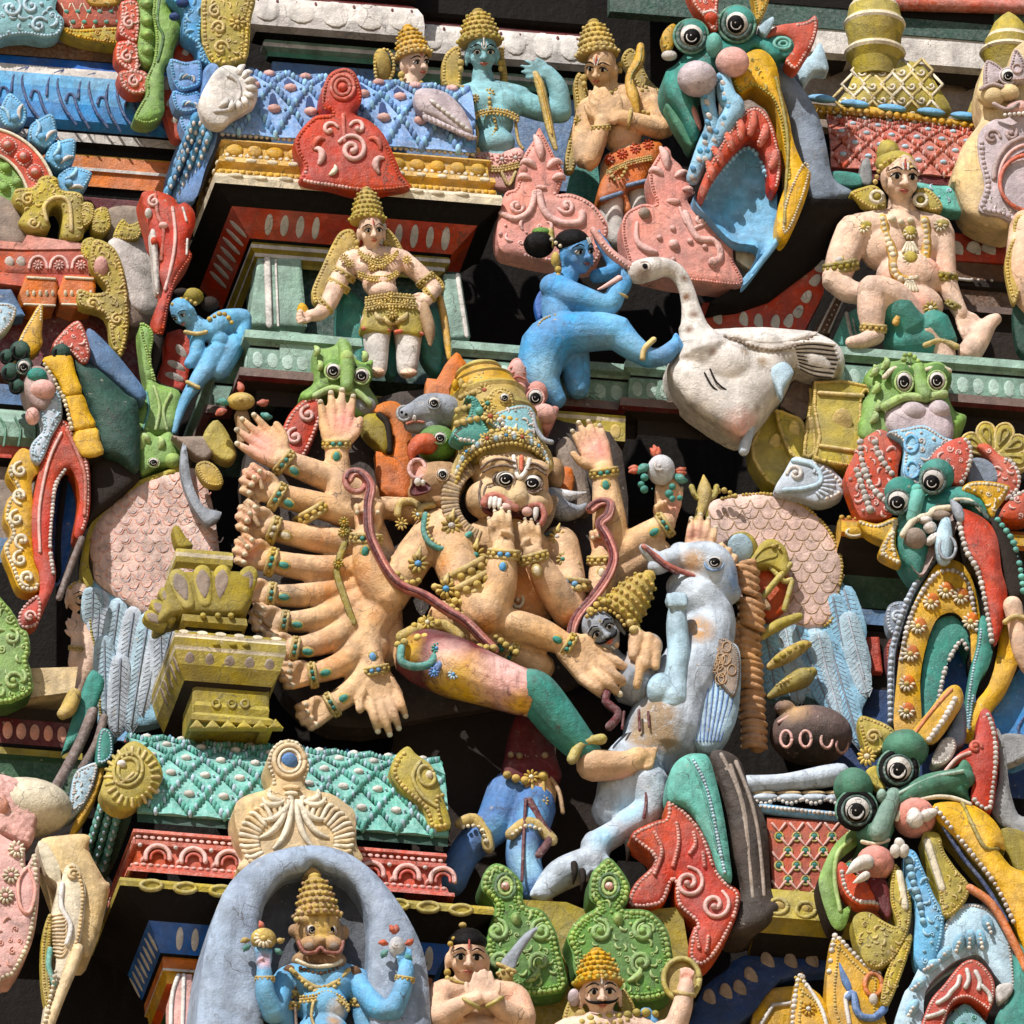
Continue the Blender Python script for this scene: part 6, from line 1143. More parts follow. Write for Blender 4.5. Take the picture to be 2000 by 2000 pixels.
for i, (x, y, xx, yy) in enumerate(((960, 1380, 1050, 1690), (930, 1500, 1090, 1960), (860, 1600, 1050, 2230), (800, 1590, 960, 2130), (700, 1580, 900, 2050), (620, 1640, 780, 1940), (560, 1680, 660, 1860), (640, 1560, 720, 2000), (540, 1600, 600, 1980), (980, 1520, 1075, 1880), (900, 1420, 960, 1700), (820, 1620, 880, 1860))): feather(((x, y, F2(x, y)+20+i*3), (xx, yy, F2(xx, yy)+14)), 'ice' if i % 2 else 'sky2', 'gwhite' if i % 2 else 'steel', 62)
part('feather')
# ======================================================================= WHITE BIRD-MAN (GARUDA-LIKE MOUNT) UNDER THE FOOT
hh = 520
thing('statue', 'flaking white bird-man statue with raised beak carrying the giant, brown bare patches on its body', 'statue')
limb((150, 1230, hh+60, 110), (240, 1260, hh+60, 130), (290, 1370, hh+30, 110)); ball(300, 1400, hh, 110, 80, 100); ball(130, 1370, hh+20, 130, 100, 100); limb((0, 2000, hh-30, 150), (-60, 2160, hh-30, 170), (-80, 2300, hh-40, 150)); limb((150, 1430, hh, 150), (230, 1560, hh-20, 150), (150, 1800, hh, 180), (60, 1960, hh, 190), (20, 2160, hh, 190))
limb((60, 1210, hh+80, 60), (0, 1230, hh+110, 60), (-50, 1260, hh+130, 50)); limb((-30, 1230, hh+125, 44), (-90, 1190, hh+150, 36), (-120, 1160, hh+160, 26)); ball(80, 1170, hh+60, 60, 44, 50)
tile('H'); limb((1640, 520, hh-10, 170), (1560, 700, hh-20, 150), (1500, 780, hh-20, 110)); limb((1690, 640, hh+60, 130), (1700, 780, hh+60, 100), (1560, 880, hh+70, 74), (1430, 960, hh+80, 76)); limb((1420, 970, hh+80, 86), (1400, 1090, hh+90, 66)); limb((1390, 1060, hh+60, 90), (1230, 1130, hh+70, 90), (1120, 1230, hh+80, 56))
for i, (x, y) in enumerate(((1320, 1080), (1370, 1110), (1420, 1110), (1480, 1060))): limb((1400, 1010, hh+100, 36), (x, y, hh+130, 26), (x-6, y+50, hh+120, 10))
for i in range(4): limb((1120+i*20, 1180, hh+100, 30), (1080+i*26, 1235, hh+110, 22))
fuse('body', 'gwhite', 9, tints=[(1740, 290, hh+150, 120, 70, 'bare'), (1680, 380, hh+150, 90, 60, 'bare'), (1800, 400, hh+150, 70, 50, 'bare'), (1960, -170, hh+120, 90, 60, 'tan'), (1940, -560, hh+160, 60, 60, 'tan'), (2160, -460, hh+130, 60, 100, 'periw'), (1600, 760, hh+170, 60, 120, 'sky2'), (1480, 930, hh+170, 60, 120, 'sky2'), (1700, 90, hh+170, 50, 70, 'white')])
for x, y in ((1300, 1110), (1345, 1150), (1400, 1160), (1470, 1120), (1590, 990)): tube([(x, y-40, hh+170, 20), (x+4, y+10, hh+176, 16), (x-4, y+66, hh+150, 5)], 'soot')
part('claw'); wire([(1490, 110), (1470, 190), (1540, 260), (1490, 330)], 24, 'maroon', hh+150, flat=.6); wire([(1640, 460), (1650, 560), (1690, 700), (1676, 820)], 9, 'maroon', hh+168); wire([(1570, 250), (1560, 340)], 8, 'maroon', hh+166); wire([(1650, 240), (1655, 350)], 8, 'maroon', hh+166); wire([(1700, 250), (1705, 330)], 7, 'maroon', hh+166); part('blood_stain')
tile('F')
eye(262, 1240, hh+172, 48, 'periw', 1.0, 38); wire([(200, 1260), (225, 1195), (280, 1185), (330, 1230)], 9, 'ink', hh+165); part('eye')
tube([(-120, 1150, hh+190, 14), (-60, 1200, hh+176, 16), (20, 1260, hh+160, 18), (150, 1310, hh+140, 12)], 'brick'); tube([(-100, 1165, hh+196, 10), (-30, 1240, hh+180, 12), (60, 1300, hh+160, 8)], 'maroon'); part('beak')
o = [(180, 1680), (230, 1650), (330, 1660), (400, 1720), (400, 1980), (360, 2140), (250, 2260), (150, 2220), (90, 2120), (110, 1960), (150, 1800)]
s = pil(o, hh+90, 120, 46, 80, 'ice')
for i in range(9): x = 130+i*30; wire([(180+i*22, 1760), (140+i*28, 1960), (150+i*18, 2200)], 5, 'denim', 2, s)
part('wing'); o = [(230, 1645), (330, 1650), (395, 1720), (400, 1860), (370, 1960), (300, 1900), (230, 1800), (190, 1710)]; s = pil(o, hh+150, 30, 14, 30, 'stone'); rim(o, 6, 'grey', s, 12)
for i in range(14): a = random.uniform(0, 6.28); x, y = 300+random.uniform(-60, 60), 1780+random.uniform(-90, 90); ringw(x, y, 22, 28, 4, 'tan', s)
part('wing_shield')
limb((40, 1980, hh+150, 84), (60, 1830, hh+170, 66), (70, 1720, hh+180, 62), (62, 1590, hh+190, 60), (60, 1510, hh+200, 52)); ball(60, 1450, hh+210, 66, 56, 52); ball(-20, 1930, hh+160, 84, 100, 70)
for i in range(4): limb((20+i*26, 1420, hh+250, 20), (30+i*24, 1468, hh+262, 20))
fuse('arm', 'ice', 8)
tile('E')
thing('statue', 'grey moustached victim head with tall gold crown lying across the giant lap', 'statue')
HD = Head(1455, 1625, hh+130, 118, 8, 32); HD.skull(1.02); limb((1480, 1720, hh+60, 60), (1520, 1800, hh+30, 90), (1620, 1880, hh+40, 140)); limb((1640, 1740, hh+100, 60), (1700, 1720, hh+130, 60)); ball(1700, 1690, hh+140, 80, 76, 60)
fuse('body', 'silver', 8, tints=[(1700, 1720, hh+190, 90, 90, 'skin')]); HD.features(tache=1.0, lips='rust', big=1.0); HD.t([(-.06, .7, .8, .04), (0, .85, .8, .03)], 'white'); HD.t([(.1, -.6, .8, .05), (.12, -.55, .8, .05)], 'gold'); part('forehead_mark')
limb((1640, 1640, hh+180, 50), (1620, 1740, hh+190, 30)); limb((1700, 1650, hh+190, 40), (1690, 1790, hh+200, 26)); limb((1740, 1680, hh+190, 36), (1740, 1800, hh+200, 24)); limb((1660, 1780, hh+190, 30), (1640, 1900, hh+170, 24)); fuse('hand', 'skin', 8)
crown(1530, 1500, hh+90, 120, 300, 52, 16, 'gold', 'olive2'); s = pil([(1560, 1380), (1640, 1340), (1690, 1420), (1650, 1480), (1590, 1450)], hh+190, 40, 16, 30, 'dgreen'); dots([(1390, 1500), (1450, 1450), (1540, 1480), (1600, 1560), (1640, 1640)], 22, 'gold2', hh+225); dots([(1370, 1530), (1450, 1490), (1530, 1520), (1580, 1590)], 13, 'gold', hh+235); bangle(1650, 1620, hh+150, 40, 56); part('crown')
# ======================================================================= WEAPONS AND VESSELS
thing('animal_masks', 'cluster of animal heads - grey boar, green parrot, tan ape - fanned beside the tall crown', 'mask')
limb((610, 430, 480, 100), (520, 420, 500, 96), (440, 435, 520, 66), (385, 440, 530, 46)); limb((420, 500, 500, 40), (520, 500, 490, 60)); fuse('boar', 'silver', 8); eye(545, 378, 596, 33, 'silver'); ringw(382, 435, 34, 38, 9, 'grey', h=560); ball(372, 428, 570, 9, m='ink'); ball(395, 440, 572, 9, m='ink'); wire([(400, 490), (440, 478), (490, 482)], 8, 'brick', 560); ball(440, 462, 570, 12, 20, 10, m='white'); pil([(620, 380), (690, 340), (690, 400), (640, 420)], 540, 30, 14, 20, 'pink2'); part('boar_face', o if False else None)
ball(560, 600, 500, 112, 104, 100, m='green'); s = None; part('parrot'); tube([(520, 600, 560, 60), (470, 600, 580, 54), (430, 640, 590, 34), (425, 680, 590, 12)], 'rust', 12); eye(578, 568, 604, 34, 'green'); part('parrot_face')
limb((600, 810, 500, 120), (520, 820, 510, 116), (470, 860, 520, 70)); ball(460, 740, 530, 56, 70, 50); ball(620, 730, 520, 40, 40, 40); ball(560, 900, 480, 130, 60, 90); fuse('ape', 'tan', 8, tints=[(450, 740, 590, 40, 70, 'pink')]); eye(592, 765, 632, 33, 'tan'); pil([(420, 830), (470, 790), (530, 830), (500, 860), (430, 870)], 632, 20, -14, 20, 'maroon'); ball(458, 804, 642, 20, 24, 14, m='white'); ball(486, 808, 642, 14, 18, 12, m='white'); ringw(455, 735, 44, 50, 12, 'pink2', h=600); part('ape_face')
ball(1195, 760, 440, 56, 90, 60, m='tan'); tube([(1160, 900, 430, 70), (1240, 960, 440, 60), (1320, 960, 450, 36), (1360, 930, 450, 14)], 'silver', 12); tube([(1180, 870, 440, 40), (1280, 880, 450, 30), (1364, 862, 450, 6)], 'pearl', 10); eye(1190, 902, 520, 28, 'silver'); part('beast')
thing('flame_crest', 'orange flames standing behind the animal masks and crown', 'flame')
for o, h in (([(480, 480), (500, 330), (508, 245), (560, 250), (600, 180), (665, 105), (700, 140), (725, 180), (690, 260), (640, 400), (560, 480)], 330), ([(200, 440), (240, 390), (310, 366), (372, 392), (400, 480), (440, 600), (430, 760), (410, 900), (330, 880), (262, 850), (230, 640), (310, 640), (330, 560), (300, 460)], 380), ([(1220, 740), (1290, 730), (1294, 862), (1170, 860)], 330)): pil(o, h, 60, 24, 50, 'orange', 2)
part('flame'); s = pil([(160, 460), (230, 430), (300, 480), (312, 600), (280, 650), (230, 600), (170, 540)], 400, 70, 34, 50, 'olive'); wire([(250, 445), (295, 500), (306, 640)], 20, 'soot', 4, s); part('club_end')
thing('conch', 'white conch with orange tufts and green tassels held by a hand at right', 'conch')
ball(1770, 740, hh+70, 76, 84, 60, m='pearl'); spiral(1765, 720, 40, 1.4, 0, 1, 9, 'white2', h=hh+126)
for x, y, a in ((1740, 670, 110), (1740, 660, 90), (1745, 670, 70), (1650, 745, 175), (1650, 735, 165), (1850, 745, 5), (1850, 755, -10)): curl(x, y, 50, a, .3, 14, 'rust', h=hh+70)
for x, y in ((1700, 720), (1850, 770)): curl(x, y, 60, 200 if x < 1800 else -40, .4, 20, 'teal', h=hh+80); dots([(x-20, y+60), (x-40, y+120), (x+30, y+120)], 20, 'sea', hh+80)
part('shell')
thing('discus', 'gold discus with flame tufts above the topmost left hand of the giant', 'discus'); ball(-495, 370, hh-20, 76, 50, 40, m='gold'); ball(-495, 360, hh+16, 50, 30, 16, m='gold2'); ball(-495, 360, hh+30, 14, m='gold')
for x, y, a, m in ((-580, 420, 190, 'brick'), (-400, 380, 0, 'brick'), (-495, 320, 90, 'rust'), (-570, 380, 160, 'sea'), (-380, 440, -30, 'sea')): curl(x, y, 50, a, .4, 16, m, h=hh-20)
s = pil([(-520, 420), (-460, 420), (-440, 560), (-500, 600), (-510, 500)], hh-60, 50, 20, 24, 'tan'); part('disc')
thing('sword', 'curved grey blade with gold teardrop guard held by the left hands', 'sword')
s = pil([(-810, 600), (-790, 610), (-760, 800), (-700, 930), (-620, 960), (-600, 970), (-620, 1010), (-680, 1030), (-740, 960), (-790, 860), (-820, 740)], hh-140, 40, 14, 30, 'silver'); part('blade'); s = plq([(-735, 710), (-680, 690), (-620, 730), (-590, 800), (-610, 830), (-680, 820), (-720, 770)], hh-90, 40, 16, 'gold', 'gold2', r=7); pil([(-820, 560), (-860, 560), (-700, 690), (-620, 600), (-680, 560)], hh-160, 60, 24, 30, 'stone'); s = pil([(-700, 560), (-620, 470), (-520, 640), (-560, 700), (-640, 660)], hh-150, 60, 24, 30, 'olive2'); part('guard')
for k, (x, y, a, b) in enumerate(((-420, 720, -380, 840), (-470, 920, -400, 1040), (-500, 1110, -460, 1160), (-420, 1510, -340, 1580))): wire([(x, y), (a, b)], 15, 'tan', hh+90)
part('rod')
tile('F')
thing('shell_disc', 'white and olive shell discs, pincers and clubs held by the right-hand fists', 'weapon')
ball(410, 1170, 300, 90, 100, 40, m='olive2'); ball(400, 1165, 330, 72, 84, 24, m='ice'); s = pil([(450, 1260), (500, 1150), (570, 1110), (640, 1150), (666, 1230), (650, 1300), (560, 1260)], 330, 60, 24, 30, 'olive2'); pil([(470, 1240), (520, 1170), (590, 1150), (600, 1200), (540, 1220)], 362, 20, -12, 20, 'olive'); dots([(580, 1150), (600, 1140), (620, 1170)], 12, 'gold2', 366); part('disc')
pil([(490, 1310), (560, 1260), (660, 1300), (690, 1380), (640, 1500), (540, 1540), (500, 1440)], 260, 60, 16, 40, 'rust'); wire([(510, 1440), (560, 1380), (670, 1250)], 18, 'olive2', 330); wire([(570, 1270), (640, 1340), (680, 1340), (640, 1490)], 16, 'olive2', 320); wire([(490, 1420), (520, 1440), (550, 1480)], 20, 'tan', 330); part('pincer')
limb((520, 1640, 320, 20), (600, 1580, 330, 32), (720, 1530, 330, 24)); fuse('leaf_blade', 'olive2', 7); tube([(560, 1800, 320, 20), (640, 1750, 330, 40), (740, 1690, 330, 34), (770, 1680, 330, 20)], 'gold', 12); dots([(600, 1760), (680, 1710), (760, 1670)], 18, 'olive2', 362); part('club')
tube([(560, 1960, 330, 16), (640, 1910, 340, 40), (740, 1860, 345, 56), (790, 1830, 340, 30)], 'olive', 12); dots([(600, 1900), (700, 1850), (790, 1815)], 10, 'gold2', 390); part('club')
ball(785, 2170, 250, 225, 165, 150); ball(640, 2020, 300, 60, 44, 50); fuse('drum', 'mauve2', 9, tints=[(785, 2260, 300, 150, 120, 'soot'), (700, 2040, 350, 60, 100, 'tan')]); wire([(610, 2100, 330), (700, 2052, 360), (800, 2040, 372), (900, 2070, 350), (975, 2130, 310)], 10, 'pink2')
for x, y in ((650, 2150), (755, 2150), (868, 2155), (950, 2180)): ringw(x, y+40, 30, 44, 9, 'pink2', hs=lambda X, Y: 250+150*math.sqrt(max(0, 1-((X-785)/225)**2-((Y-2170)/165)**2)))
part('drum_mark')
tube([(128, 1090, 480, 12), (200, 940, 480, 30), (210, 850, 480, 40), (205, 770, 480, 6)], 'gold', 8); wire([(140, 830), (160, 880), (205, 900), (260, 880), (275, 830)], 16, 'olive2', 480); dots([(250, 860), (320, 850), (390, 890)], 16, 'gold2', 330); part('trident')
# ======================================================================= LOWER SHRINE (teal roof)
tile('G')
thing('shrine', 'lower shrine bay with teal diamond roof, red scroll frieze and olive ledge', 'shrine')
HL = 1000
EL = Run(rec(648, 1140, HL, 1000), 'y-1000 x2040 y900')
for x in (815, 1000, 1190, 1350+794, 1515+794, 1690+794): y = 1150+(x-648)*.079; ringw(x, y+22, 56, 24, 13, 'olive2', h=HL+6)
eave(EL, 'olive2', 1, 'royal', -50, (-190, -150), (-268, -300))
for i, n, lo, hi in ((1, 3, .06, .22), (0, 8, .15, .97), (1, 6, .6, .98)): EL.petals(i, (-196, -158), (-262, -292), n, 'white2', .88, 4, lo, hi, .5)
part('fascia')
EL.sweep([(-268, -300), (-285, -312, 'ink'), (-280, -325, 'orange'), (-285, -380, 'orange'), (-283, -384, 'white'), (-283, -396, 'white'), (-300, -400, 'mustard'), (-310, -460, 'mustard'), (-340, -470, 'rust'), (-340, -520, 'rust'), (-380, -530, 'forest'), (-380, -1000, 'forest')], 'mustard'); part('lintel')
pil([(955, 1660), (1035, 1665), (1060, 2100), (915, 2100), (915, 1790)], 700, 120, 10, 14, 'pink2', 1); wire([(960, 1670), (925, 1800), (920, 2050)], 12, 'white', 715, flat=.4); wire([(990, 1670), (980, 2050)], 12, 'white', 716, flat=.4); part('pilaster')
FR = Run(rec(700, 1112, HL-40, 950), 'y-950 x1760 y300')
FR.sweep([(16, 0), (14, 22, 'red2'), (-10, 34, 'red2'), (-16, 50, 'red'), (-22, 70), (-44, 76, 'red'), (-50, 180), (-26, 188), (-22, 214), (-46, 224), (-44, 250), (-20, 256), (-24, 276), (-200, 290)], 'red2')
for i, n in ((1, 44), (0, 24)): FR.petals(i, (14, 4), (-12, 34), n, 'pink', .8, 7, 0, 1, .8); FR.petals(i, (-16, 46), (-22, 74), n, 'pink2', .8, 9, 0, 1, .8); FR.petals(i, (-24, 218), (-44, 250), n, 'pink2', .9, 9, 0, 1, .75)
for i in range(9):
    if i in (3, 4, 5): continue
    x = 790+i*192; y = 1030+(x-700)*.079; wire(arc(x+60, y-4, 66, 62, -10, 190, 8), 14, 'pink2', HL-72); wire(arc(x+62, y, 40, 36, -10, 190, 6), 9, 'red', HL-74); ball(x-35, y-70, HL-66, 13, m='white2'); curl(x-30, y+20, 40, 60, -1, 9, 'pink', h=HL-74)
part('frieze')
RT2 = vault((740, 842, HL-120), 1700, 720, 480, 80)
skin_of(RT2, 'dgreen', 14, 12); shingles(RT2, 9, 3, 'teal2', 'ice', 30, 'white', v0=.05, v1=.92); part('roof')
edge_beads(RT2, .95, 18, 'sky2', 60, off=16); strip(RT2, .91, .97, 12, 'sky'); strip(RT2, .985, 1.0, 26, 'red2')
for i in range(13): p, n = RT2((i+.4)/13, 1.0); v, f = _sph(12, 6); B.add(p+n*30+EZ*10+v*np.array([46, 14, 30]), f, 'red2'); B.add(p+n*34+EZ*16+v*np.array([26, 8, 20])+np.array([0, 0, 14]), f, 'white2')
for i in range(14): p, n = RT2((i+.1)/14, 1.0); q = p-EO*40; B.add([q-EX*50, q+EX*50, q+EZ*60+EO*5, q-EO*30], [(0, 1, 2), (0, 2, 3), (1, 3, 2)], 'blue2', False)
part('ridge')
for k, (xa, ya, xb, yb) in enumerate(((560, 720, 470, 1010), (600, 760, 520, 1040), (640, 790, 560, 1080))):
    for j in range(8): f = j/7; ball(xa+(xb-xa)*f, ya+(yb-ya)*f, HL-170-f*420, 24, 36, 24, rot=-16, m='teal2' if (j+k) % 2 else 'sea'); ball(xa+(xb-xa)*f-6, ya+(yb-ya)*f+22, HL-150-f*420, 9, 13, 8, m='ice')
pil([(560, 690), (700, 770), (690, 880), (580, 1120), (470, 1040), (480, 940)], plane((560, 690, HL-190), (700, 770, HL-160), (470, 1040, HL-700)), 80, 20, 40, 'dgreen'); part('gable')
thing('medallion', 'olive shell medallion on the left end of the teal roof', 'ornament', 'shell medallions of the teal roof')
o = [(705, 408), (800, 448), (866, 540), (872, 622), (800, 704), (700, 780), (612, 772), (546, 700), (560, 620), (604, 510)]
s = plq(o, HL-60, 90, 40, 'olive2', 'gold2', w=90)
for i in range(24): a = math.radians(i*15); x, y = 712+145*math.cos(a), 600-165*math.sin(a)*.96; wire([(x-(x-712)*.25, y-(y-600)*.25), (x, y)], 10, 'olive2' if i % 2 else 'gold2', 2, s)
for r in (90, 62): ringw(690, 560, r*.85, r, 11, 'olive2', s, rot=-20)
ball(655, 530, 6, 26, 22, 16, m='white', hs=s); wire([(610, 580), (640, 640), (720, 580)], 10, 'gold2', 3, s); part('medallion')
thing('medallion', 'pointed olive shell medallion on the right end of the teal roof', 'ornament', 'shell medallions of the teal roof')
tile('H'); o = [(400, 436), (452, 480), (540, 550), (590, 700), (636, 852), (600, 890), (522, 882), (482, 780), (372, 682), (312, 592), (330, 500)]
s = plq(o, HL-100, 90, 36, 'olive2', 'gold2', w=80, r=13, inset=26, only=(.45, .99)); wire([(470, 520), (430, 600), (480, 700), (560, 760)], 13, 'olive2', 3, s); ringw(505, 595, 40, 56, 12, 'olive2', s, rot=25); ball(520, 590, 4, 20, 26, 12, m='bone', hs=s); dots([(590, 700), (560, 720), (580, 830)], 12, 'gold2', 3, s); part('medallion')
tile('G')
thing('antefix', 'sand coloured leafy antefix with blue centred knob on the teal roof', 'ornament', 'carved antefixes on the shrine roofs')
o = [(1555, 398), (1625, 430), (1668, 540), (1645, 620), (1660, 668), (1780, 690), (1862, 742), (1915, 800), (1922, 960), (1946, 1060), (1720, 1130), (1300, 1110), (1330, 1010), (1280, 900), (1265, 762), (1320, 704), (1440, 666), (1470, 620), (1440, 520), (1480, 430)]
s = plq(o, HL+110, 200, 26, 'sand', 'bone', w=60, side='cream')
for i in range(17):
    for sd in (-1, 1):
        f = i/16; a = math.radians(86-f*130); x, y = 1600+sd*(285*math.cos(a)+10), 930-215*math.sin(a); L = 90 if 0 < i < 16 else 60
        wire([(x-sd*L*math.cos(a)*.9, y+L*.8*math.sin(a)+14), (x-sd*20*math.cos(a), y+4), (x+sd*8, y-2)], 14, 'sand' if i % 2 else 'bone', 4, s)
for sd in (-1, 1):
    for x0, L, a, b in ((20, 200, -60, .9), (34, 260, -75, .7), (50, 140, -30, 1.2), (12, 280, -85, .5), (60, 110, 0, 1.3)): curl(1585+sd*x0, 730, L, a if sd > 0 else 180-a, b*sd, 15, 'bone', s, 4)
ringw(1560, 515, 82, 86, 15, 'sand', s); ringw(1560, 515, 58, 62, 10, 'bone', s); ball(1560, 515, 2, 46, 48, 20, m='denim', hs=s); rim([(1555, 398), (1625, 430), (1668, 540), (1645, 620), (1470, 620), (1440, 520), (1480, 430)], 11, 'bone', s, 12, only=(.9, 1)); rim(o, 12, 'bone', s, 10, only=(.0, .16)); rim(o, 12, 'bone', s, 10, only=(.84, 1)); ball(1570, 660, 6, 52, 20, 18, m='sand', hs=s); ball(1570, 690, 6, 40, 16, 14, m='bone', hs=s); part('antefix')
# ======================================================================= OLIVE PEDESTAL ON THE ROOF
tile('D')
thing('finial', 'olive lotus pedestal finial with grey painted petals standing on the teal roof', 'finial')
H2 = 900
def block(x0, y0, x1, y1, m, prof, h=H2, dep=500):
    r = Run(rec(x0, y0, h, dep), 'y-%d x%d y%d' % (dep, (x1-x0)/ct, dep)); r.sweep(prof, m); return r
b1 = block(950, 1178, 1255, 1180, 'olive2', [(-60, 30), (-20, 30), (0, 16), (4, -4), (2, -16, 'bone'), (0, -26, 'bone'), (0, -60, 'olive'), (-20, -90, 'olive')], H2-60, 300)
pil([(930, 1060), (960, 1040), (1000, 1100), (1040, 1150), (960, 1160)], H2-180, 60, 24, 30, 'olive'); part('cap')
pil([(900, 1330), (990, 1290), (1350, 1290), (1372, 1330), (1310, 1515), (985, 1515), (880, 1560), (850, 1540), (880, 1440)], H2-50, 200, 30, 50, 'olive', 3); part('core')
for i, (x, y, w, L, a) in enumerate(((990, 1400, 52, 150, 22), (1100, 1385, 52, 150, 6), (1190, 1385, 50, 150, -6), (1300, 1400, 54, 170, -24), (935, 1460, 36, 120, 40), (890, 1510, 34, 110, 48), (850, 1550, 34, 90, 60))):
    ca, sa = math.cos(math.radians(90+a)), math.sin(math.radians(90+a)); q = lambda u, v: (x+u*ca+v*sa, y-u*sa+v*ca)
    o = [q(-L*.6, -w*.5), q(-L*.2, -w*.9), q(L*.4, -w*1.05), q(L*.78, -w*.7), q(L*.9, 0), q(L*.78, w*.7), q(L*.4, w*1.05), q(-L*.2, w*.9), q(-L*.6, w*.5)]
    s = pil(o, H2-20-i*10, 60, 20, 30, 'olive2'); o2 = [q(-L*.3, 0), q(0, -w*.5), q(L*.4, -w*.72), q(L*.74, 0), q(L*.4, w*.72), q(0, w*.5)]; pil(o2, (lambda x, y, s=s: s(x, y)+1), 4, 5, 12, 'stone'); part('petal')
b2 = block(985, 1520, 1330, 1520, 'olive', [(-60, 10), (0, 6), (4, -36), (-20, -60)], H2-10, 320)
for x in (1095, 1175, 1245): ball(x, 1525, H2+4, 18, m='olive2')
part('neck')
b3 = block(945, 1610, 1535, 1610, 'olive2', [(-60, 20), (0, 8), (8, -10, 'olive'), (4, -24, 'bone'), (6, -34, 'bone'), (8, -84, 'olive'), (4, -92, 'bone'), (0, -104, 'bone'), (-20, -180), (-60, -260, 'olive'), (-120, -300, 'soot'), (-170, -330, 'soot')], H2, 700)
b3.petals(1, (4, -112), (-56, -240), 5, 'stone', .95, 6, 0, 1, .56); b3.petals(0, (4, -112), (-40, -220), 5, 'stone', .95, 6, .3, 1, .5); b3.petals(1, (0, 18), (8, -14), 6, 'bone', .9, 3, 0, 1, .6)
for x in (1165, 1255, 1325): ball(x, 1700-30+x*.01, H2+12, 22, 14, 14, m='olive')
part('body')
pil([(1040, 1880), (1450, 1880), (1450, 2140), (1030, 2140)], H2-110, 300, 10, 20, 'olive', 1); b4 = block(1055, 1990, 1445, 1990, 'olive2', [(-40, 8), (0, 6), (6, -20), (0, -60, 'olive'), (10, -70), (30, -90), (30, -120, 'olive'), (-40, -130)], H2-60, 300)
for x in (1165, 1250, 1320): ringw(x, 2000, 20, 20, 8, 'olive', h=H2-52)
for i in range(6): x = 1020+i*85; pil([(x, 2130), (x+40, 2080), (x+84, 2130)], H2-30, 40, 8, 12, 'olive2', 1)
part('base')
# ======================================================================= HALO SHRINE WITH BLUE LION-FACED STATUE
tile('G')
thing('halo_arch', 'smooth grey-blue flaking horseshoe halo with pointed hollow darkened as in shade around the blue statue', 'arch')
HH = 1180
ou = [(1050, 2150), (1062, 1900), (1078, 1720), (1118, 1480), (1200, 1230), (1340, 1070), (1500, 995), (1690, 968), (1850, 1000), (1990, 1090), (2100, 1210), (2200, 1360), (2275, 1520), (2310, 1700), (2320, 1900), (2330, 2150)]
inn = [(2060, 2150), (1990, 1850), (1985, 1620), (1990, 1400), (1950, 1260), (1860, 1150), (1760, 1110), (1690, 1070), (1640, 1110), (1540, 1140), (1440, 1260), (1402, 1430), (1420, 1620), (1420, 1850), (1380, 2150)]
s = pil(ou+inn, HH, 420, 60, 110, 'halo', 3, 22); part('rim'); pil([(1380, 2150), (1380, 1500), (1430, 1240), (1600, 1100), (1690, 1060), (1780, 1100), (1950, 1240), (2010, 1450), (2060, 2150)], HH-100, 60, -46, 160, 'hollow', 3, 30); part('hollow')  # hollow is the halo grey, darkened to put its shade into the colour
thing('statue', 'blue-bodied statue with brown lion face and moustache mouth standing inside the grey halo', 'statue')
b = HH-110
ball(1718, 1450, b+40, 132, 150, 110); ball(1650, 1370, b+130, 48, 34, 36, rot=-10); ball(1785, 1370, b+130, 48, 34, 36, rot=10); ball(1672, 1510, b+130, 66, 54, 60); ball(1795, 1510, b+130, 62, 54, 60); ball(1725, 1480, b+160, 36, 24, 34); ball(1720, 1590, b+70, 150, 70, 80); ball(1590, 1430, b+30, 40, 40, 30); ball(1850, 1440, b+30, 36, 44, 30); fuse('head', 'tan', 8, tints=[(1718, 1600, b+130, 80, 80, 'brown'), (1718, 1400, b+150, 60, 110, 'corn')])
for x in (1682, 1782): eye(x, 1425, b+130, 32, 'brown', 1.2); part('eye')
wire([(1610, 1490), (1640, 1545), (1700, 1545), (1728, 1520), (1760, 1545), (1830, 1545), (1850, 1490)], 11, 'lip', b+182); wire([(1600, 1590), (1650, 1612), (1720, 1622), (1800, 1612), (1840, 1590)], 12, 'bone', b+140); dots([(1620, 1630), (1720, 1660), (1830, 1630)], 11, 'brown', b+120); ball(1665, 1515, b+180, 28, 24, 16, m='stone'); ball(1800, 1515, b+180, 26, 24, 16, m='stone'); wire([(1705, 1340), (1720, 1400), (1742, 1340)], 10, 'bone', b+150); wire([(1722, 1335), (1724, 1385)], 9, 'brick', b+154); part('mouth')
limb((1560, 1690, b, 80), (1720, 1680, b, 110), (1890, 1690, b, 80)); ball(1660, 1720, b+20, 120, 110, 90); ball(1800, 1720, b+20, 110, 110, 90); ball(1740, 1850, b+20, 140, 130, 110); ball(1740, 1990, b+20, 150, 120, 110); limb((1540, 1700, b, 74), (1530, 1850, b, 68), (1540, 2000, b, 60)); limb((1930, 1700, b, 74), (1960, 1850, b, 68), (1980, 2000, b, 60))
limb((1530, 1700, b+30, 66), (1480, 1860, b+120, 64), (1470, 1870, b+150, 62)); limb((1470, 1870, b+150, 60), (1430, 1760, b+210, 54), (1425, 1640, b+225, 42)); hand(1425, 1640, b+225, 92, 140, 'curl', 1); limb((1930, 1710, b+30, 64), (2040, 1850, b+150, 62), (2120, 1850, b+180, 60)); limb((2120, 1860, b+180, 58), (2170, 1740, b+225, 52), (2190, 1640, b+235, 44)); hand(2190, 1650, b+235, 98, 130, 'curl', -1)
fuse('body', 'sky', 8, tints=[(1430, 1580, b+270, 30, 60, 'palm'), (1830, 1850, b+120, 50, 50, 'white'), (1800, 1920, b+130, 30, 40, 'tan')])
crown(1712, 1330, b+40, 116, 235, 94, 14, 'gold', 'tan'); dots([(1600, 1370), (1630, 1310), (1720, 1290), (1810, 1310), (1840, 1370)], 20, 'gold2', b+140); part('crown')
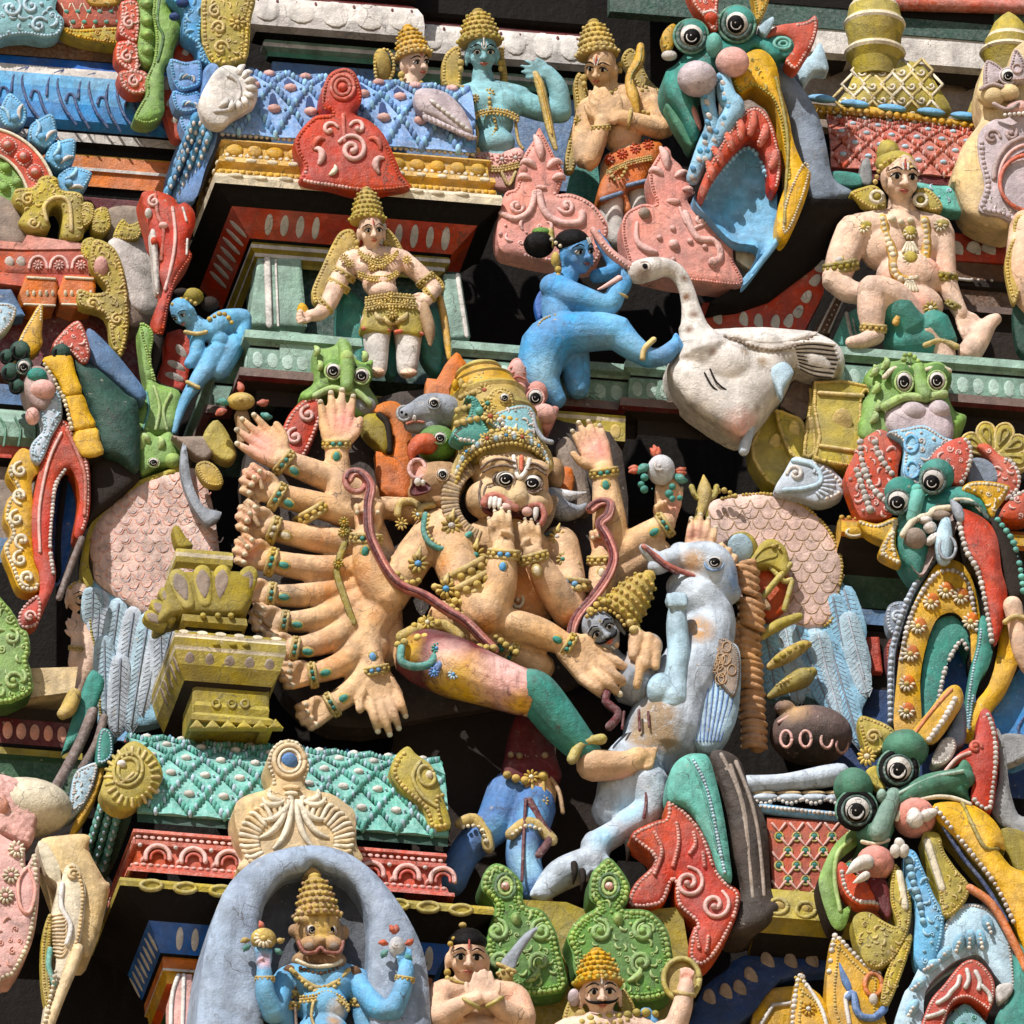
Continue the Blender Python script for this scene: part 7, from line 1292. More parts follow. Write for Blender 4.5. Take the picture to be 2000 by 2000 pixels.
wire([(1570, 1640), (1640, 1700), (1730, 1740), (1820, 1700), (1880, 1640)], 14, 'gold', b+110); dots([(1590, 1660), (1660, 1730), (1740, 1770), (1830, 1710)], 14, 'gold2', b+112); flower(1742, 1760, 40, 'gold', h=b+120); belt([(1620, 1800), (1700, 1790), (1760, 1770), (1840, 1800), (1880, 1850)], b+130, 17); ball(1560, 1660, b+60, 40, 50, 30, m='brown'); ball(1910, 1670, b+60, 44, 54, 30, m='brown'); wire([(1600, 1630), (1590, 1800), (1600, 1990)], 10, 'brown', b+70); wire([(1690, 1810), (1680, 1900), (1720, 1990)], 9, 'gold', b+140)
for q in ((1540, 1770, b+10, 85, 66), (1545, 1830, b+10, 85, 64), (1428, 1690, b+215, 90, 46), (1950, 1760, b+10, 85, 66), (1960, 1820, b+10, 85, 64), (2182, 1690, b+230, 80, 46)): bangle(*q)
part('necklace')
ball(1420, 1475, b+245, 70, 62, 40, m='gold'); flower(1420, 1470, 50, 'bone', 'gold2', h=b+275, n=12)
for x, y, a, m in ((1340, 1480, 180, 'gold'), (1490, 1485, 0, 'gold'), (1410, 1420, 90, 'brick'), (1345, 1510, 210, 'teal'), (1485, 1530, -40, 'teal')): curl(x, y, 40, a, .4, 13, m, h=b+245)
part('discus'); ball(2140, 1520, b+245, 46, 62, 40, m='pearl'); spiral(2135, 1510, 24, 1.2, 0, 1, 7, 'white2', h=b+281)
for x, y, a, m in ((2120, 1440, 100, 'rust'), (2130, 1440, 70, 'brick'), (2190, 1500, 20, 'rust'), (2085, 1500, 160, 'rust'), (2085, 1540, 220, 'teal'), (2185, 1560, -50, 'teal')): curl(x, y, 40, a, .4, 14, m, h=b+245)
part('conch')
# ======================================================================= BOTTOM ROW BETWEEN HALO AND YALI
tile('H')
thing('statue', 'pink worshipper statue with black topknot and palms pressed together at the bottom', 'statue')
b = 1050
HD = Head(726, 1590, b+90, 128, 4, -2); HD.skull(1.0); limb((730, 1690, b+20, 54), (740, 1750, b, 66)); limb((590, 1770, b, 80), (740, 1760, b, 90), (960, 1790, b, 90)); ball(760, 1860, b-10, 190, 120, 100); ball(770, 1990, b-10, 180, 120, 100)
limb((580, 1790, b+10, 82), (560, 1900, b+60, 72), (660, 1850, b+130, 60), (770, 1800, b+180, 44)); limb((980, 1800, b, 86), (1020, 1910, b+60, 76), (940, 1870, b+130, 60), (850, 1800, b+180, 44)); hand(765, 1815, b+185, 74, 170, 'open', 1, 2); hand(850, 1810, b+185, 106, 170, 'open', -1, 2); fuse('body', 'skin2', 8, tints=[(560, 1700, b+110, 40, 90, 'rose'), (1000, 1800, b+110, 40, 100, 'rose'), (640, 1640, b+160, 20, 60, 'rose'), (820, 1620, b+160, 20, 60, 'rose')])
HD.features(tilak='red', big=1.2, lips='rust'); bangle(745, 1820, b+180, 60, 48, 'olive2', beads=False, th=12); bangle(870, 1815, b+180, 120, 48, 'olive2', beads=False, th=12); wire([(640, 1690), (680, 1710), (760, 1720), (800, 1700)], 13, 'gold', b+90); earring(618, 1655, b+60, 20); part('jewellery')
HD.b(0, -.78, -.2, .84, .5, .86, 'ink', (20, 12)); HD.b(0, -1.05, -.3, .62, .34, .6, 'ink', (20, 12)); dots([(634, 1500), (660, 1466), (726, 1446), (790, 1466), (818, 1500)], 16, 'gold', b+170); ball(700, 1400, b+60, 22, 18, 18, m='gold'); part('hair')
thing('sword', 'short grey curved sword raised by a red-sleeved fist before the green antefix', 'sword')
s = pil([(1106, 1410), (1060, 1480), (1010, 1560), (975, 1640), (920, 1625), (905, 1600), (960, 1530), (1040, 1440)], b+60, 30, 12, 24, 'silver'); part('blade'); tube([(890, 1610, b+60, 14), (980, 1650, b+60, 14)], 'gold'); limb((930, 1680, b+40, 44), (920, 1730, b+20, 40)); dots([(890, 1660), (940, 1640), (980, 1680)], 14, 'gold2', b+90); part('hilt')
thing('statue', 'moustached crowned statue raising a fist with a gold ring shield at the bottom', 'statue')
HD = Head(1442, 1775, b+60, 124, 6, 2); HD.skull(1.0); limb((1450, 1880, b, 60), (1460, 1940, b-10, 80)); limb((1260, 1990, b-10, 90), (1460, 1960, b-10, 100), (1700, 1980, b-10, 90)); limb((1720, 1990, b, 80), (1830, 1960, b+40, 66), (1880, 1850, b+80, 58), (1905, 1720, b+100, 44)); hand(1905, 1725, b+100, 85, 130, 'fist', 1); fuse('body', 'fair', 8, tints=[(1905, 1650, b+160, 50, 60, 'rose')])
HD.features(tache=1.25, tilak='white', lips='rust', big=1.1); crown(1432, 1690, b+30, 120, 195, 93, 18, 'mustard', 'olive2'); part('crown')
halo_leaf([(1280, 1790), (1330, 1810), (1340, 1950), (1260, 1980), (1240, 1900)], b-20, 'olive2'); halo_leaf([(1560, 1740), (1600, 1780), (1630, 1860), (1580, 1900), (1545, 1850)], b-20, 'olive2'); earring(1335, 1890, b+40, 34); ball(1300, 1790, b+30, 34, 50, 24, m='lilac'); bangle(1895, 1770, b+90, 80, 50, 'gold', beads=False, th=14); dots([(1300, 1950), (1400, 1900), (1560, 1890), (1650, 1870), (1760, 1880)], 24, 'olive2', b+80); dots([(1400, 1930), (1500, 1930), (1640, 1900)], 18, 'gold2', b+90); wire([(1690, 1880), (1720, 1930)], 40, 'blue2', b+60, flat=.5); part('jewellery')
ringw(1880, 1690, 96, 110, 16, 'olive2', h=b+40); s = pil(arc(1880, 1690, 94, 108, 0, 345, 24), b+10, 30, 16, 60, 'gold'); part('shield')
for o, lab, kx, ky, hg in (([(880, 1066), (958, 1100), (1022, 1180), (1032, 1288), (1130, 1320), (1200, 1430), (1232, 1560), (1264, 1722), (1200, 1772), (1000, 1765), (830, 1560), (850, 1400), (872, 1292), (800, 1200), (820, 1110)], 'green scrolled antefix partly behind the raised sword', 930, 1190, 940), ([(1482, 1036), (1530, 1070), (1600, 1180), (1592, 1270), (1570, 1310), (1702, 1322), (1800, 1422), (1832, 1560), (1852, 1682), (1800, 1785), (1600, 1810), (1330, 1694), (1290, 1550), (1264, 1460), (1330, 1362), (1420, 1302), (1382, 1250), (1392, 1130), (1430, 1080)], 'green scrolled antefix rising behind the crowned moustached statue', 1490, 1190, 980)):
    thing('antefix', lab, 'ornament', 'carved antefixes on the shrine roofs')
    s = plq(o, hg, 170, 26, 'green', 'lime', r=15, w=60, side='leaf'); rim(o, 10, 'green2', s, 44)
    for r in (66, 44): ringw(kx, ky, r*.8, r, 11, 'leaf' if r > 50 else 'lime', s)
    ball(kx, ky, 6, 24, m='pink2', hs=s); ball(kx-4, ky-6, 22, 12, m='white', hs=s)
    cx = kx+75 if kx < 1000 else kx+65
    for sd in (-1, 1):
        spiral(cx+sd*120, 1430, 62, 1.3, 90, sd, 17, 'green2', s); spiral(cx+sd*120, 1430, 40, 1, 90, sd, 9, 'lime', s); spiral(cx+sd*110, 1600, 64, 1.3, -90, -sd, 17, 'green2', s); spiral(cx+sd*110, 1600, 40, 1, -90, -sd, 9, 'lime', s); curl(cx+sd*40, 1700, 100, 20 if sd > 0 else 160, .9*sd, 16, 'lime', s)
    ball(cx-20, 1370, 4, 30, 44, 18, m='green2', hs=s); ball(cx-20, 1370, 16, 18, 30, 14, m='lime', hs=s); carve(o, s, 'lime', 40, 7, dens=.6); part('antefix')
thing('parapet', 'plain pale olive parapet panel behind the green antefixes', 'parapet')
prism([(1020, 1262, 800), (1260, 1275, 800), (1420, 1340, 800), (1880, 1300, 800), (1930, 1600, 800), (1900, 2050, 800), (1000, 2050, 800)], 200, 'olive'); part('parapet')
tile('I')
thing('antefix', 'teal topped red antefix with two spirals curling down at the right of the bird-man leg', 'ornament', 'carved antefixes on the shrine roofs')
o = [(10, 640), (40, 540), (110, 482), (190, 474), (235, 500), (272, 620), (312, 800), (342, 1000), (356, 1165), (290, 1130), (232, 960), (130, 790), (20, 730)]
s = pil(o, 860, 120, 50, 60, 'teal2'); dots([(150, 510), (215, 640), (260, 820), (290, 980), (320, 1120)], 10, 'ice', 4, s, gap=1.8); wire([(120, 500), (190, 640), (240, 820), (280, 1000)], 6, 'sea', 3, s); part('hood')
o = [(15, 725), (120, 792), (210, 912), (272, 1080), (332, 1165), (402, 1232), (372, 1380), (272, 1560), (190, 1622), (126, 1572), (140, 1440), (160, 1390), (60, 1290), (44, 1160), (-20, 1290), (-200, 1300), (-170, 1180), (-60, 1050), (-190, 920), (-60, 840), (0, 820)]
s = plq(o, 840, 150, 34, 'red', 'pink2', r=11, w=60, side='rust'); spiral(125, 1170, 84, 1.7, 90, -1, 14, 'pink2', s); spiral(265, 1290, 84, 1.5, 60, -1, 14, 'pink2', s)
for q in ([(60, 850), (70, 950), (40, 1080)], [(150, 900), (160, 960), (130, 1010)], [(200, 1010), (210, 1080)], [(-60, 900), (-20, 1000), (-60, 1120)], [(160, 1420), (180, 1520)], [(230, 1460), (220, 1540)]): wire(q, 13, 'red2', 4, s); dots(q, 8, 'pink2', 14, s)
part('scroll')
pil([(240, 490), (320, 460), (405, 520), (455, 670), (545, 860), (572, 1210), (640, 1280), (560, 1400), (420, 1460), (330, 1420), (400, 1230), (350, 1000), (320, 780)], 760, 200, 80, 120, 'stump')
for q in ([(300, 480), (400, 700), (440, 950), (470, 1250)], [(380, 520), (470, 760), (510, 1000), (530, 1240)], [(350, 540), (420, 760), (450, 1000)]): wire([(x, y, 830-abs(x-400)*.1) for x, y in q], 13, 'stone')
part('stump')
thing('roof', 'brick red tiled roof panel with chevrons and teal dots beside the green yali', 'roof')
s = pil([(545, 818), (760, 830), (1040, 852), (930, 980), (850, 1230), (700, 1235), (580, 1205)], 700, 100, 14, 30, 'brick', 1)
for r in range(5):
    for c in range(5): x, y = 610+c*95+(r % 2)*48, 872+r*78; wire([(x-34, y-20), (x, y+24), (x+36, y-20)], 9, 'pink2', 3, s, k=1); x += 0; ringw(x+2, y+52, 22, 24, 6, 'olive2', s); ball(x+2, y+52, 2, 18, 20, 9, m='teal', hs=s)
part('tiles')
wire([(515, 772), (760, 800), (1020, 826)], 28, 'sky', 716, flat=.7); dots([(515, 760), (760, 786), (1020, 812)], 13, 'white', 735, gap=1.7)
for x in (530, 670, 800, 930): ball(x, 706+x*.01, 690, 80, 26, 40, m='gwhite'); ball(x-6, 686, 690, 70, 14, 30, m='sand'); dots([(x-60, 720), (x, 745), (x+60, 722)], 12, 'white', 715)
limb((440, 640, 700, 50), (640, 630, 700, 48), (850, 600, 700, 62), (940, 580, 700, 56), m='gwhite'); part('ridge')
thing('ledge', 'olive ledge with two raised rings above dark soffit and blue petal fascia at lower right', 'ledge')
LR = Run((480, 1205, 760), 'x560'); LR.sweep([(-60, 20), (0, 10), (30, -80, 'olive2'), (40, -180, 'olive2'), (20, -190, 'olive'), (-20, -250, 'olive'), (-60, -280, 'black'), (-220, -330, 'black')], 'olive2')  # black bands at the bottom stand for soffit shade and dirt
for x in (606, 756): ringw(x, 1300+(x-606)*.12, 50, 40, 13, 'olive2', h=800); ball(x, 1302+(x-606)*.12, 788, 40, 32, 16, m='gold')
part('ledge')
s = pil([(140, 1900), (200, 1740), (330, 1640), (430, 1560), (900, 1560), (900, 1640), (620, 1690), (480, 1860), (330, 1960), (140, 1960)], 560, 100, 14, 30, 'navy', 2)
for x, y, a in ((550, 1600, 110), (675, 1605, 100), (790, 1600, 95), (460, 1680, 110), (400, 1750, 105), (325, 1770, 100), (235, 1800, 95)): ball(x, y, 3, 62, 36, 8, rot=a, m='stone', hs=s)
part('fascia'); pil([(440, 2100), (470, 1880), (560, 1740), (760, 1720), (800, 2100)], 520, 80, 10, 20, 'mustard', 1); wire([(500, 1960), (580, 1830), (720, 1815)], 13, 'white2', 535, k=1); part('lintel')
# ======================================================================= RIGHT EDGE
tile('F')
thing('yali', 'lime green frog-like yali head with pale muzzle below the mint ledge', 'yali', 'yali heads of the gate tower')
o = [(1070, 245), (1110, 190), (1180, 158), (1256, 150), (1290, 112), (1340, 130), (1390, 165), (1470, 155), (1532, 200), (1542, 262), (1522, 330), (1560, 420), (1622, 452), (1592, 545), (1540, 600), (1070, 600), (1058, 385), (1092, 330)]
s = pil(o, 330, 160, 90, 120, 'green2'); ball(1270, 262, 400, 92, 96, 60, m='green'); ball(1460, 250, 395, 84, 86, 56, m='green'); limb((1360, 200, 420, 40), (1380, 300, 450, 46), (1400, 340, 470, 40), m='green2'); rim([(1290, 120), (1340, 130), (1380, 190), (1340, 240), (1290, 190)], 15, 'lime', lambda x, y: 430); wire([(1180, 240), (1230, 195), (1310, 190)], 15, 'bone', 450); wire([(1410, 200), (1470, 185), (1530, 205)], 15, 'bone', 440); wire([(1180, 400), (1280, 350), (1400, 350), (1500, 330)], 26, 'lime', 470)
for x, y in ((1120, 320), (1110, 230), (1170, 190), (1130, 420), (1110, 480)): curl(x, y, 60, 40, 1, 17, 'lime', h=430)
part('head')
for x in (1286, 1463): eye(x, 268 if x < 1400 else 262, 470, 46, 'lime', 1.0, 54)
part('eye'); pil([(1182, 432), (1260, 378), (1340, 372), (1420, 378), (1480, 352), (1530, 420), (1552, 540), (1500, 600), (1230, 560)], 420, 60, 60, 70, 'lilac'); ball(1330, 430, 440, 80, 60, 60, m='lilac'); ball(1470, 420, 440, 66, 60, 60, m='lilac'); part('muzzle')
s = plq([(1195, 540), (1300, 512), (1400, 500), (1500, 560), (1566, 590), (1460, 650), (1385, 800), (1330, 830), (1280, 750), (1285, 600)], 480, 90, 40, 'sky2', 'white2', r=9, fill=44, seed=3); ringw(1325, 600, 34, 46, 10, 'sky', s); ringw(1330, 740, 34, 44, 10, 'sky', s); part('trunk')
for o, sd in (([(1000, 690), (1060, 580), (1160, 522), (1222, 560), (1272, 622), (1252, 740), (1242, 900), (1212, 992), (1120, 1004), (1050, 992), (1000, 882), (968, 770)], 1), ([(1430, 690), (1500, 602), (1592, 564), (1642, 590), (1654, 680), (1606, 810), (1540, 812)], 2), ([(1680, 612), (1740, 600), (1802, 660), (1872, 692), (1914, 772), (1900, 852), (1832, 902), (1780, 820), (1760, 700)], 3), ([(1800, 1000), (1860, 890), (1960, 850), (1960, 1000)], 4)):
    s = plq(o, 430 if sd != 2 else 560, 110, 34, 'red2', 'pink2', r=0, side='rust', fill=40, seed=sd)
    if sd == 1:
        for q in ([(1050, 590), (1060, 700), (1110, 830), (1200, 920)], [(1030, 740), (1070, 860), (1110, 980)], [(1120, 560), (1150, 660), (1220, 760)]): dots(q, 20, 'white2', 4, s, gap=1.6, sq=.7)
    else: rim(o, 13, 'white2', s, 10, only=(.3, .8))
    part('wing')
pil([(1640, 690), (1720, 680), (1790, 740), (1780, 810), (1640, 830)], 440, 60, 10, 20, 'steel'); part('backing')
for i in range(5): a = math.radians(150-i*42); x, y = 1770+130*math.cos(a), 650-110*math.sin(a); q = lambda u, v: (x+u*math.cos(a)+v*math.sin(a), y-u*math.sin(a)+v*math.cos(a)); o = [q(-90, -20), q(20, -48), q(62, 0), q(20, 48), q(-90, 20)]; s = pil(o, 380, 70, 16, 30, 'olive2'); wire(o, 9, 'gold2', 3, s, closed=True); wire([q(-60, 0), q(10, -20), q(34, 0), q(10, 20), q(-60, 0)], 7, 'olive', 3, s)
part('flower')
thing('bracket', 'olive stepped bracket block with pale ovals beside the lime green yali', 'bracket')
for o, h in (([(800, 262), (1104, 284), (1100, 330), (1062, 334), (1052, 690), (1000, 724), (832, 694), (796, 660), (822, 560)], 330), ([(790, 300), (812, 540), (806, 660), (740, 660), (760, 480)], 250), ([(590, 420), (680, 440), (745, 480), (780, 660), (700, 680), (640, 600)], 210), ([(458, 600), (575, 396), (600, 440), (640, 610), (710, 690), (600, 830), (500, 740)], 150)):
    s = pil(o, h, 140, 10, 16, 'olive2', 2); rim(o, 10, 'gold2', s, 10, k=2, gap=1.0)
    cx, cy = sum(p[0] for p in o)/len(o), sum(p[1] for p in o)/len(o); ball(cx+(0 if h > 300 else 4), cy-20, 2, 56 if h > 300 else 32, 78 if h > 300 else 56, 8, rot=0 if h > 200 else -20, m='gold2', hs=s)
wire([(830, 325), (1060, 340)], 13, 'gold2', 348, k=1); wire([(836, 610), (1040, 640)], 12, 'gold2', 346, k=1)
prism([(620, 392, 200), (690, 262, 200), (800, 272, 200), (780, 440, 200), (740, 470, 200)], 120, 'wood'); part('block')
thing('antefix', 'pale blue shell plaque below the olive stepped bracket', 'ornament', 'carved antefixes on the shrine roofs')
o = [(588, 855), (640, 750), (690, 672), (760, 680), (852, 704), (950, 790), (954, 872), (842, 916), (700, 884)]; s = plq(o, 300, 90, 24, 'gwhite', 'white', r=12, only=(.3, .75), inset=20); spiral(700, 760, 46, 1.2, 180, -1, 14, 'white2', s); wire([(690, 690), (800, 720), (840, 800), (760, 840), (640, 850)], 16, 'ice', 4, s)
for i in range(9): a = math.radians(80-i*18); wire([(790+60*math.cos(a), 810-60*math.sin(a)), (790+120*math.cos(a), 810-90*math.sin(a))], 10, 'gwhite', 4, s)
part('antefix'); 
thing('ledge', 'mustard ledge with oval boss above dark recess with blue, green and red bands', 'ledge')
L5 = Run((940, 995, 330), 'x1180'); L5.sweep([(-60, 10), (0, 0), (40, -40, 'orange'), (50, -110, 'mustard'), (30, -130, 'orange'), (-80, -150, 'soot'), (-200, -240, 'soot'), (-220, -330, 'forest'), (-220, -420, 'forest'), (-200, -440, 'ink'), (-180, -450, 'slate'), (-180, -540, 'slate'), (-220, -560, 'ink'), (-240, -900, 'soot'), (-220, -910, 'navy'), (-220, -1500, 'navy')], 'mustard'); dots([(950, 996), (1060, 1005)], 16, 'mustard', 350, gap=2.4); ball(1015, 1078, 380, 62, 34, 20, m='mustard'); ringw(1015, 1076, 40, 20, 8, 'bone', h=392)
pil([(1050, 1640), (1150, 1640), (1170, 1830), (1085, 1830)], 110, 60, 6, 10, 'red', 1); s = plq([(1040, 1010), (1140, 1030), (1250, 1000), (1260, 1150), (1200, 1140), (1090, 1090)], 440, 60, 24, 'mustard', 'bone', r=11, only=(0, .5)); part('ledge')
# ---- teal yali above the yellow arch
thing('yali', 'teal yali with blunt grey teeth and red crest above a yellow flowered arch', 'yali', 'yali arches of the gate tower')
o = [(1258, 985), (1300, 930), (1340, 880), (1420, 868), (1540, 830), (1640, 840), (1720, 900), (1748, 1004), (1690, 1010), (1600, 940), (1540, 950), (1500, 990), (1440, 1080), (1420, 1200), (1375, 1330), (1300, 1262), (1254, 1150)]
pil(o, 640, 160, 80, 90, 'teal', 4); ball(1270, 860, 640, 92, 86, 90, m='teal'); ball(1462, 770, 640, 96, 94, 96, m='teal'); ball(1356, 846, 720, 36, 34, 30, m='teal2'); limb((1360, 860, 700, 44), (1345, 930, 730, 40), (1330, 1000, 720, 36), m='teal2'); wire([(1600, 915), (1680, 930), (1735, 1000)], 14, 'dgreen', 730); wire([(1560, 900), (1640, 905), (1700, 960)], 12, 'bone', 726); part('head')
eye(1252, 912, 720, 58, 'dgreen', 1.1, dx=-.05, dy=.1); part('eye'); eye(1440, 800, 730, 60, 'dgreen', 1.1, dx=-.05, dy=.1); part('eye')
pil([(1280, 1120), (1300, 1060), (1400, 980), (1500, 950), (1560, 960), (1560, 1080), (1460, 1180), (1390, 1300), (1330, 1260)], 700, 40, -30, 60, 'mauve'); wire([(1280, 1090), (1340, 1010), (1420, 985), (1450, 955), (1530, 945)], 20, 'bone', 740)
for x, y, a, b2, r in ((1345, 1110, 62, 62, 0), (1425, 1050, 38, 36, 0), (1440, 1112, 50, 26, 40), (1400, 1010, 40, 26, 0), (1480, 985, 60, 30, 0)): ball(x, y, 730, a, b2, 40, rot=r, m='white2' if a < 60 else 'stone')
part('mouth'); tube([(1510, 1020, 740, 30), (1500, 1120, 750, 50), (1500, 1220, 740, 40)], 'ice', 10); ringw(1520, 1160, 44, 60, 9, 'silver', h=790)
o = [(1560, 950), (1640, 960), (1742, 1022), (1792, 1122), (1812, 1282), (1842, 1402), (1822, 1562), (1772, 1692), (1742, 1560), (1702, 1320), (1622, 1200), (1596, 1050)]
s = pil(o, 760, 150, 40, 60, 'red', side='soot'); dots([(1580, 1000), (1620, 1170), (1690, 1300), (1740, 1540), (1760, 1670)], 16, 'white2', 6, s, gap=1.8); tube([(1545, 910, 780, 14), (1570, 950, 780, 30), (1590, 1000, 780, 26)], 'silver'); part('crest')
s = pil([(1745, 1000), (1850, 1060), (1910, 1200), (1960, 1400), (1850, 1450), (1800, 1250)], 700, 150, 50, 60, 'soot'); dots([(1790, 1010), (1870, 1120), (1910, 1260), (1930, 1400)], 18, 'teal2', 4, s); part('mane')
plq([(1600, 850), (1640, 805), (1740, 800), (1840, 820), (1850, 850), (1790, 940), (1760, 1000), (1700, 890)], 690, 60, 26, 'mustard', 'bone', r=11, only=(.1, .6), fill=34); plq([(1250, 1000), (1180, 1110), (1150, 1190), (1200, 1230), (1270, 1250), (1240, 1140)], 640, 60, 24, 'mustard', 'bone', r=12, fill=30); part('ear')
o = [(1470, 1240), (1400, 1340), (1330, 1480), (1280, 1650), (1250, 1830), (1236, 2160), (1372, 2140), (1372, 1880), (1402, 1700), (1452, 1560), (1512, 1512), (1580, 1522), (1640, 1620), (1650, 1780), (1700, 1750), (1694, 1520), (1642, 1300), (1560, 1226)]
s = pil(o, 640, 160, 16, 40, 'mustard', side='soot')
for x, y in ((1430, 1450), (1510, 1390), (1590, 1422), (1362, 1582), (1320, 1730), (1300, 1892), (1298, 2040), (1644, 1556)): ball(x+8, y, 0, 40, 50, 20, m='orange', hs=s); flower(x, y, 44, 'bone', 'gold2', s, 14, 10)
dots([(1270, 1760), (1300, 1600), (1360, 1440), (1450, 1310), (1540, 1280), (1620, 1330), (1660, 1480), (1680, 1620)], 15, 'white2', 6, s, gap=1.9); part('arch_rim')
wire([(1480, 1180), (1400, 1290), (1320, 1420), (1260, 1590), (1220, 1760), (1220, 2100)], 22, 'steel', 600); dots([(1470, 1180), (1390, 1290), (1310, 1420), (1250, 1590), (1215, 1760), (1210, 2100)], 15, 'gwhite', 622)
o = [(1450, 1566), (1402, 1720), (1376, 1900), (1372, 2150), (1440, 2130), (1470, 1960), (1500, 1830), (1550, 1720), (1600, 1650), (1640, 1720), (1640, 1620), (1580, 1530), (1512, 1520)]
s = pil(o, 590, 200, 10, 30, 'sea'); dots([(1450, 2110), (1478, 1950), (1506, 1820), (1556, 1710), (1600, 1660), (1630, 1720)], 15, 'white2', 4, s, gap=1.7); pil([(1440, 2140), (1520, 1800), (1600, 1650), (1660, 1720), (1650, 2140)], 440, 30, -30, 100, 'royal'); part('arch_lining')
plq([(1196, 1480), (1240, 1450), (1300, 1460), (1310, 1560), (1270, 1640), (1210, 1620), (1188, 1550)], 560, 70, 24, 'steel', 'gwhite', r=9, spirals=((1248, 1530, 34, 1.4, 0, 1, 10),)); plq([(1190, 1680), (1250, 1650), (1260, 1850), (1200, 1820)], 540, 60, 20, 'maroon', 'brick', r=8, fill=26); part('side_scroll')
s = plq([(1700, 1530), (1742, 1562), (1764, 1700), (1742, 1800), (1702, 1860), (1670, 1960), (1640, 2140), (1616, 2040), (1650, 1800), (1680, 1680)], 700, 90, 26, 'teal', 'ice', r=8, only=(.5, .95)); part('leaf')
pil([(1800, 1560), (1850, 1520), (1910, 1720), (1850, 1900), (1762, 2020), (1700, 2140), (1620, 2150), (1640, 2030), (1740, 1900), (1790, 1720)], 680, 120, 26, 40, 'yellow'); part('jaw_rim')
thing('panel', 'bright blue painted panel behind the yellow jaw rim at the right edge', 'panel'); s = pil([(1640, 2150), (1780, 2000), (1880, 1850), (1990, 1780), (1990, 2300), (1760, 2300)], 560, 80, 16, 60, 'blue', 2); wire([(1940, 2060), (1900, 2140), (1940, 2200)], 7, 'navy', 4, s); wire([(1890, 2300), (1990, 2150)], 14, 'ice', 4, s); pil([(1800, 2180), (1880, 2160), (1990, 2190), (1990, 2260), (1850, 2330), (1830, 2300)], 640, 60, 14, 20, 'grey'); part('panel')
thing('statue', 'pale pink bare arm with gold cuff entering at the right edge beside the red crest', 'statue'); limb((1870, 1470, 800, 54), (1890, 1560, 790, 50), (1920, 1700, 780, 56), (1960, 1800, 760, 50)); fuse('arm', 'skin2', 8); wire([(1830, 1560), (1880, 1530), (1940, 1540)], 16, 'gold', 850); part('cuff')
# ---- great green yali at lower right
tile('I'); h = 1080
thing('yali', 'great dark green yali with tusked pink gums, yellow horn and red ear at lower right', 'yali', 'yali arches of the gate tower')
o = [(1050, 880), (1130, 790), (1200, 680), (1220, 620), (1300, 620), (1400, 590), (1500, 570), (1640, 520), (1662, 600), (1630, 680), (1650, 745), (1560, 706), (1420, 706), (1290, 750), (1246, 826), (1224, 906), (1162, 956), (1050, 955)]
pil(o, h, 200, 80, 80, 'jade'); ball(1292, 452, h+10, 128, 112, 120, m='jade'); ball(1012, 660, h, 108, 112, 110, m='jade'); ball(1165, 702, h+90, 28, 40, 30, m='mint2'); ball(1190, 790, h+80, 36, 60, 40, rot=-20, m='mint'); limb((1230, 700, h+70, 44), (1190, 800, h+90, 50), (1150, 900, h+80, 60), m='mint'); limb((1250, 730, h+40, 60), (1420, 655, h+40, 72), (1610, 610, h+20, 60), m='jade'); ball(1120, 905, h+40, 96, 66, 60, m='jade'); wire([(1260, 690), (1420, 610), (1600, 570)], 12, 'mint2', h+104); part('head')
for x, y in ((1255, 562), (1030, 782)): ringw(x, y, 92, 92, 20, 'ink', h=h+76); ringw(x, y-6, 106, 102, 13, 'jade', h=h+66); eye(x, y, h+84, 70, 'dgreen', .8, dx=-.04, dy=.08); ringw(x-3, y+5, 38, 38, 5, 'white2', h=h+142); part('eye')
wire([(1246, 830), (1290, 752), (1420, 712), (1540, 712), (1640, 748)], 13, 'bone', h+80); wire([(1060, 950), (1130, 962), (1200, 940)], 12, 'bone', h+70); part('lip')
ball(1340, 820, h+30, 118, 112, 90, m='pink'); ball(1130, 1066, h+20, 104, 100, 84, m='pink'); s = plq([(930, 1080), (960, 1060), (1010, 1120), (1100, 1180), (1180, 1180), (1200, 1330), (1130, 1296), (1030, 1286), (955, 1210)], h+10, 90, 16, 'red2', 'white2', r=12, only=(.5, .98)); pil([(1090, 1160), (1180, 1140), (1220, 1300), (1190, 1360)], h+20, 60, 14, 20, 'maroon'); part('gum')
for p in (((1345, 830, 50), (1340, 790, 36), (1352, 750, 6)), ((1400, 810, 36), (1440, 792, 26), (1466, 780, 8)), ((1080, 1060, 46), (1030, 1080, 36), (975, 1122, 5)), ((1080, 1130, 24), (1050, 1150, 20), (1012, 1172, 4))): tube([(x, y, h+110-i*4, r) for i, (x, y, r) in enumerate(p)], 'white', 12)
for x, y, r in ((1238, 1000, 0), (1262, 965, 20), (1285, 1000, -10)): ball(x, y, h+110, 30, 40, 26, rot=r, m='white')
part('tooth')
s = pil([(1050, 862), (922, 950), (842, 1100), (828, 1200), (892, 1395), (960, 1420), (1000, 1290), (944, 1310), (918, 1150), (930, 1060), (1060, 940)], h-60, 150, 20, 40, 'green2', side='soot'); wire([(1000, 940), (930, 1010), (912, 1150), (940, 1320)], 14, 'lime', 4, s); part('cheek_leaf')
s = pil([(1318, 380), (1422, 240), (1520, 120), (1582, 112), (1606, 190), (1545, 300), (1442, 425)], h+60, 130, 40, 46, 'mustard', side='soot'); dots([(1560, 180), (1500, 290), (1420, 400)], 17, 'white', 8, s, gap=1.7); wire([(1340, 370), (1440, 240), (1540, 130)], 10, 'orange', 4, s); pil([(1590, 180), (1620, 250), (1610, 420), (1500, 440), (1540, 300)], h-20, 80, 30, 40, 'steel'); part('horn')
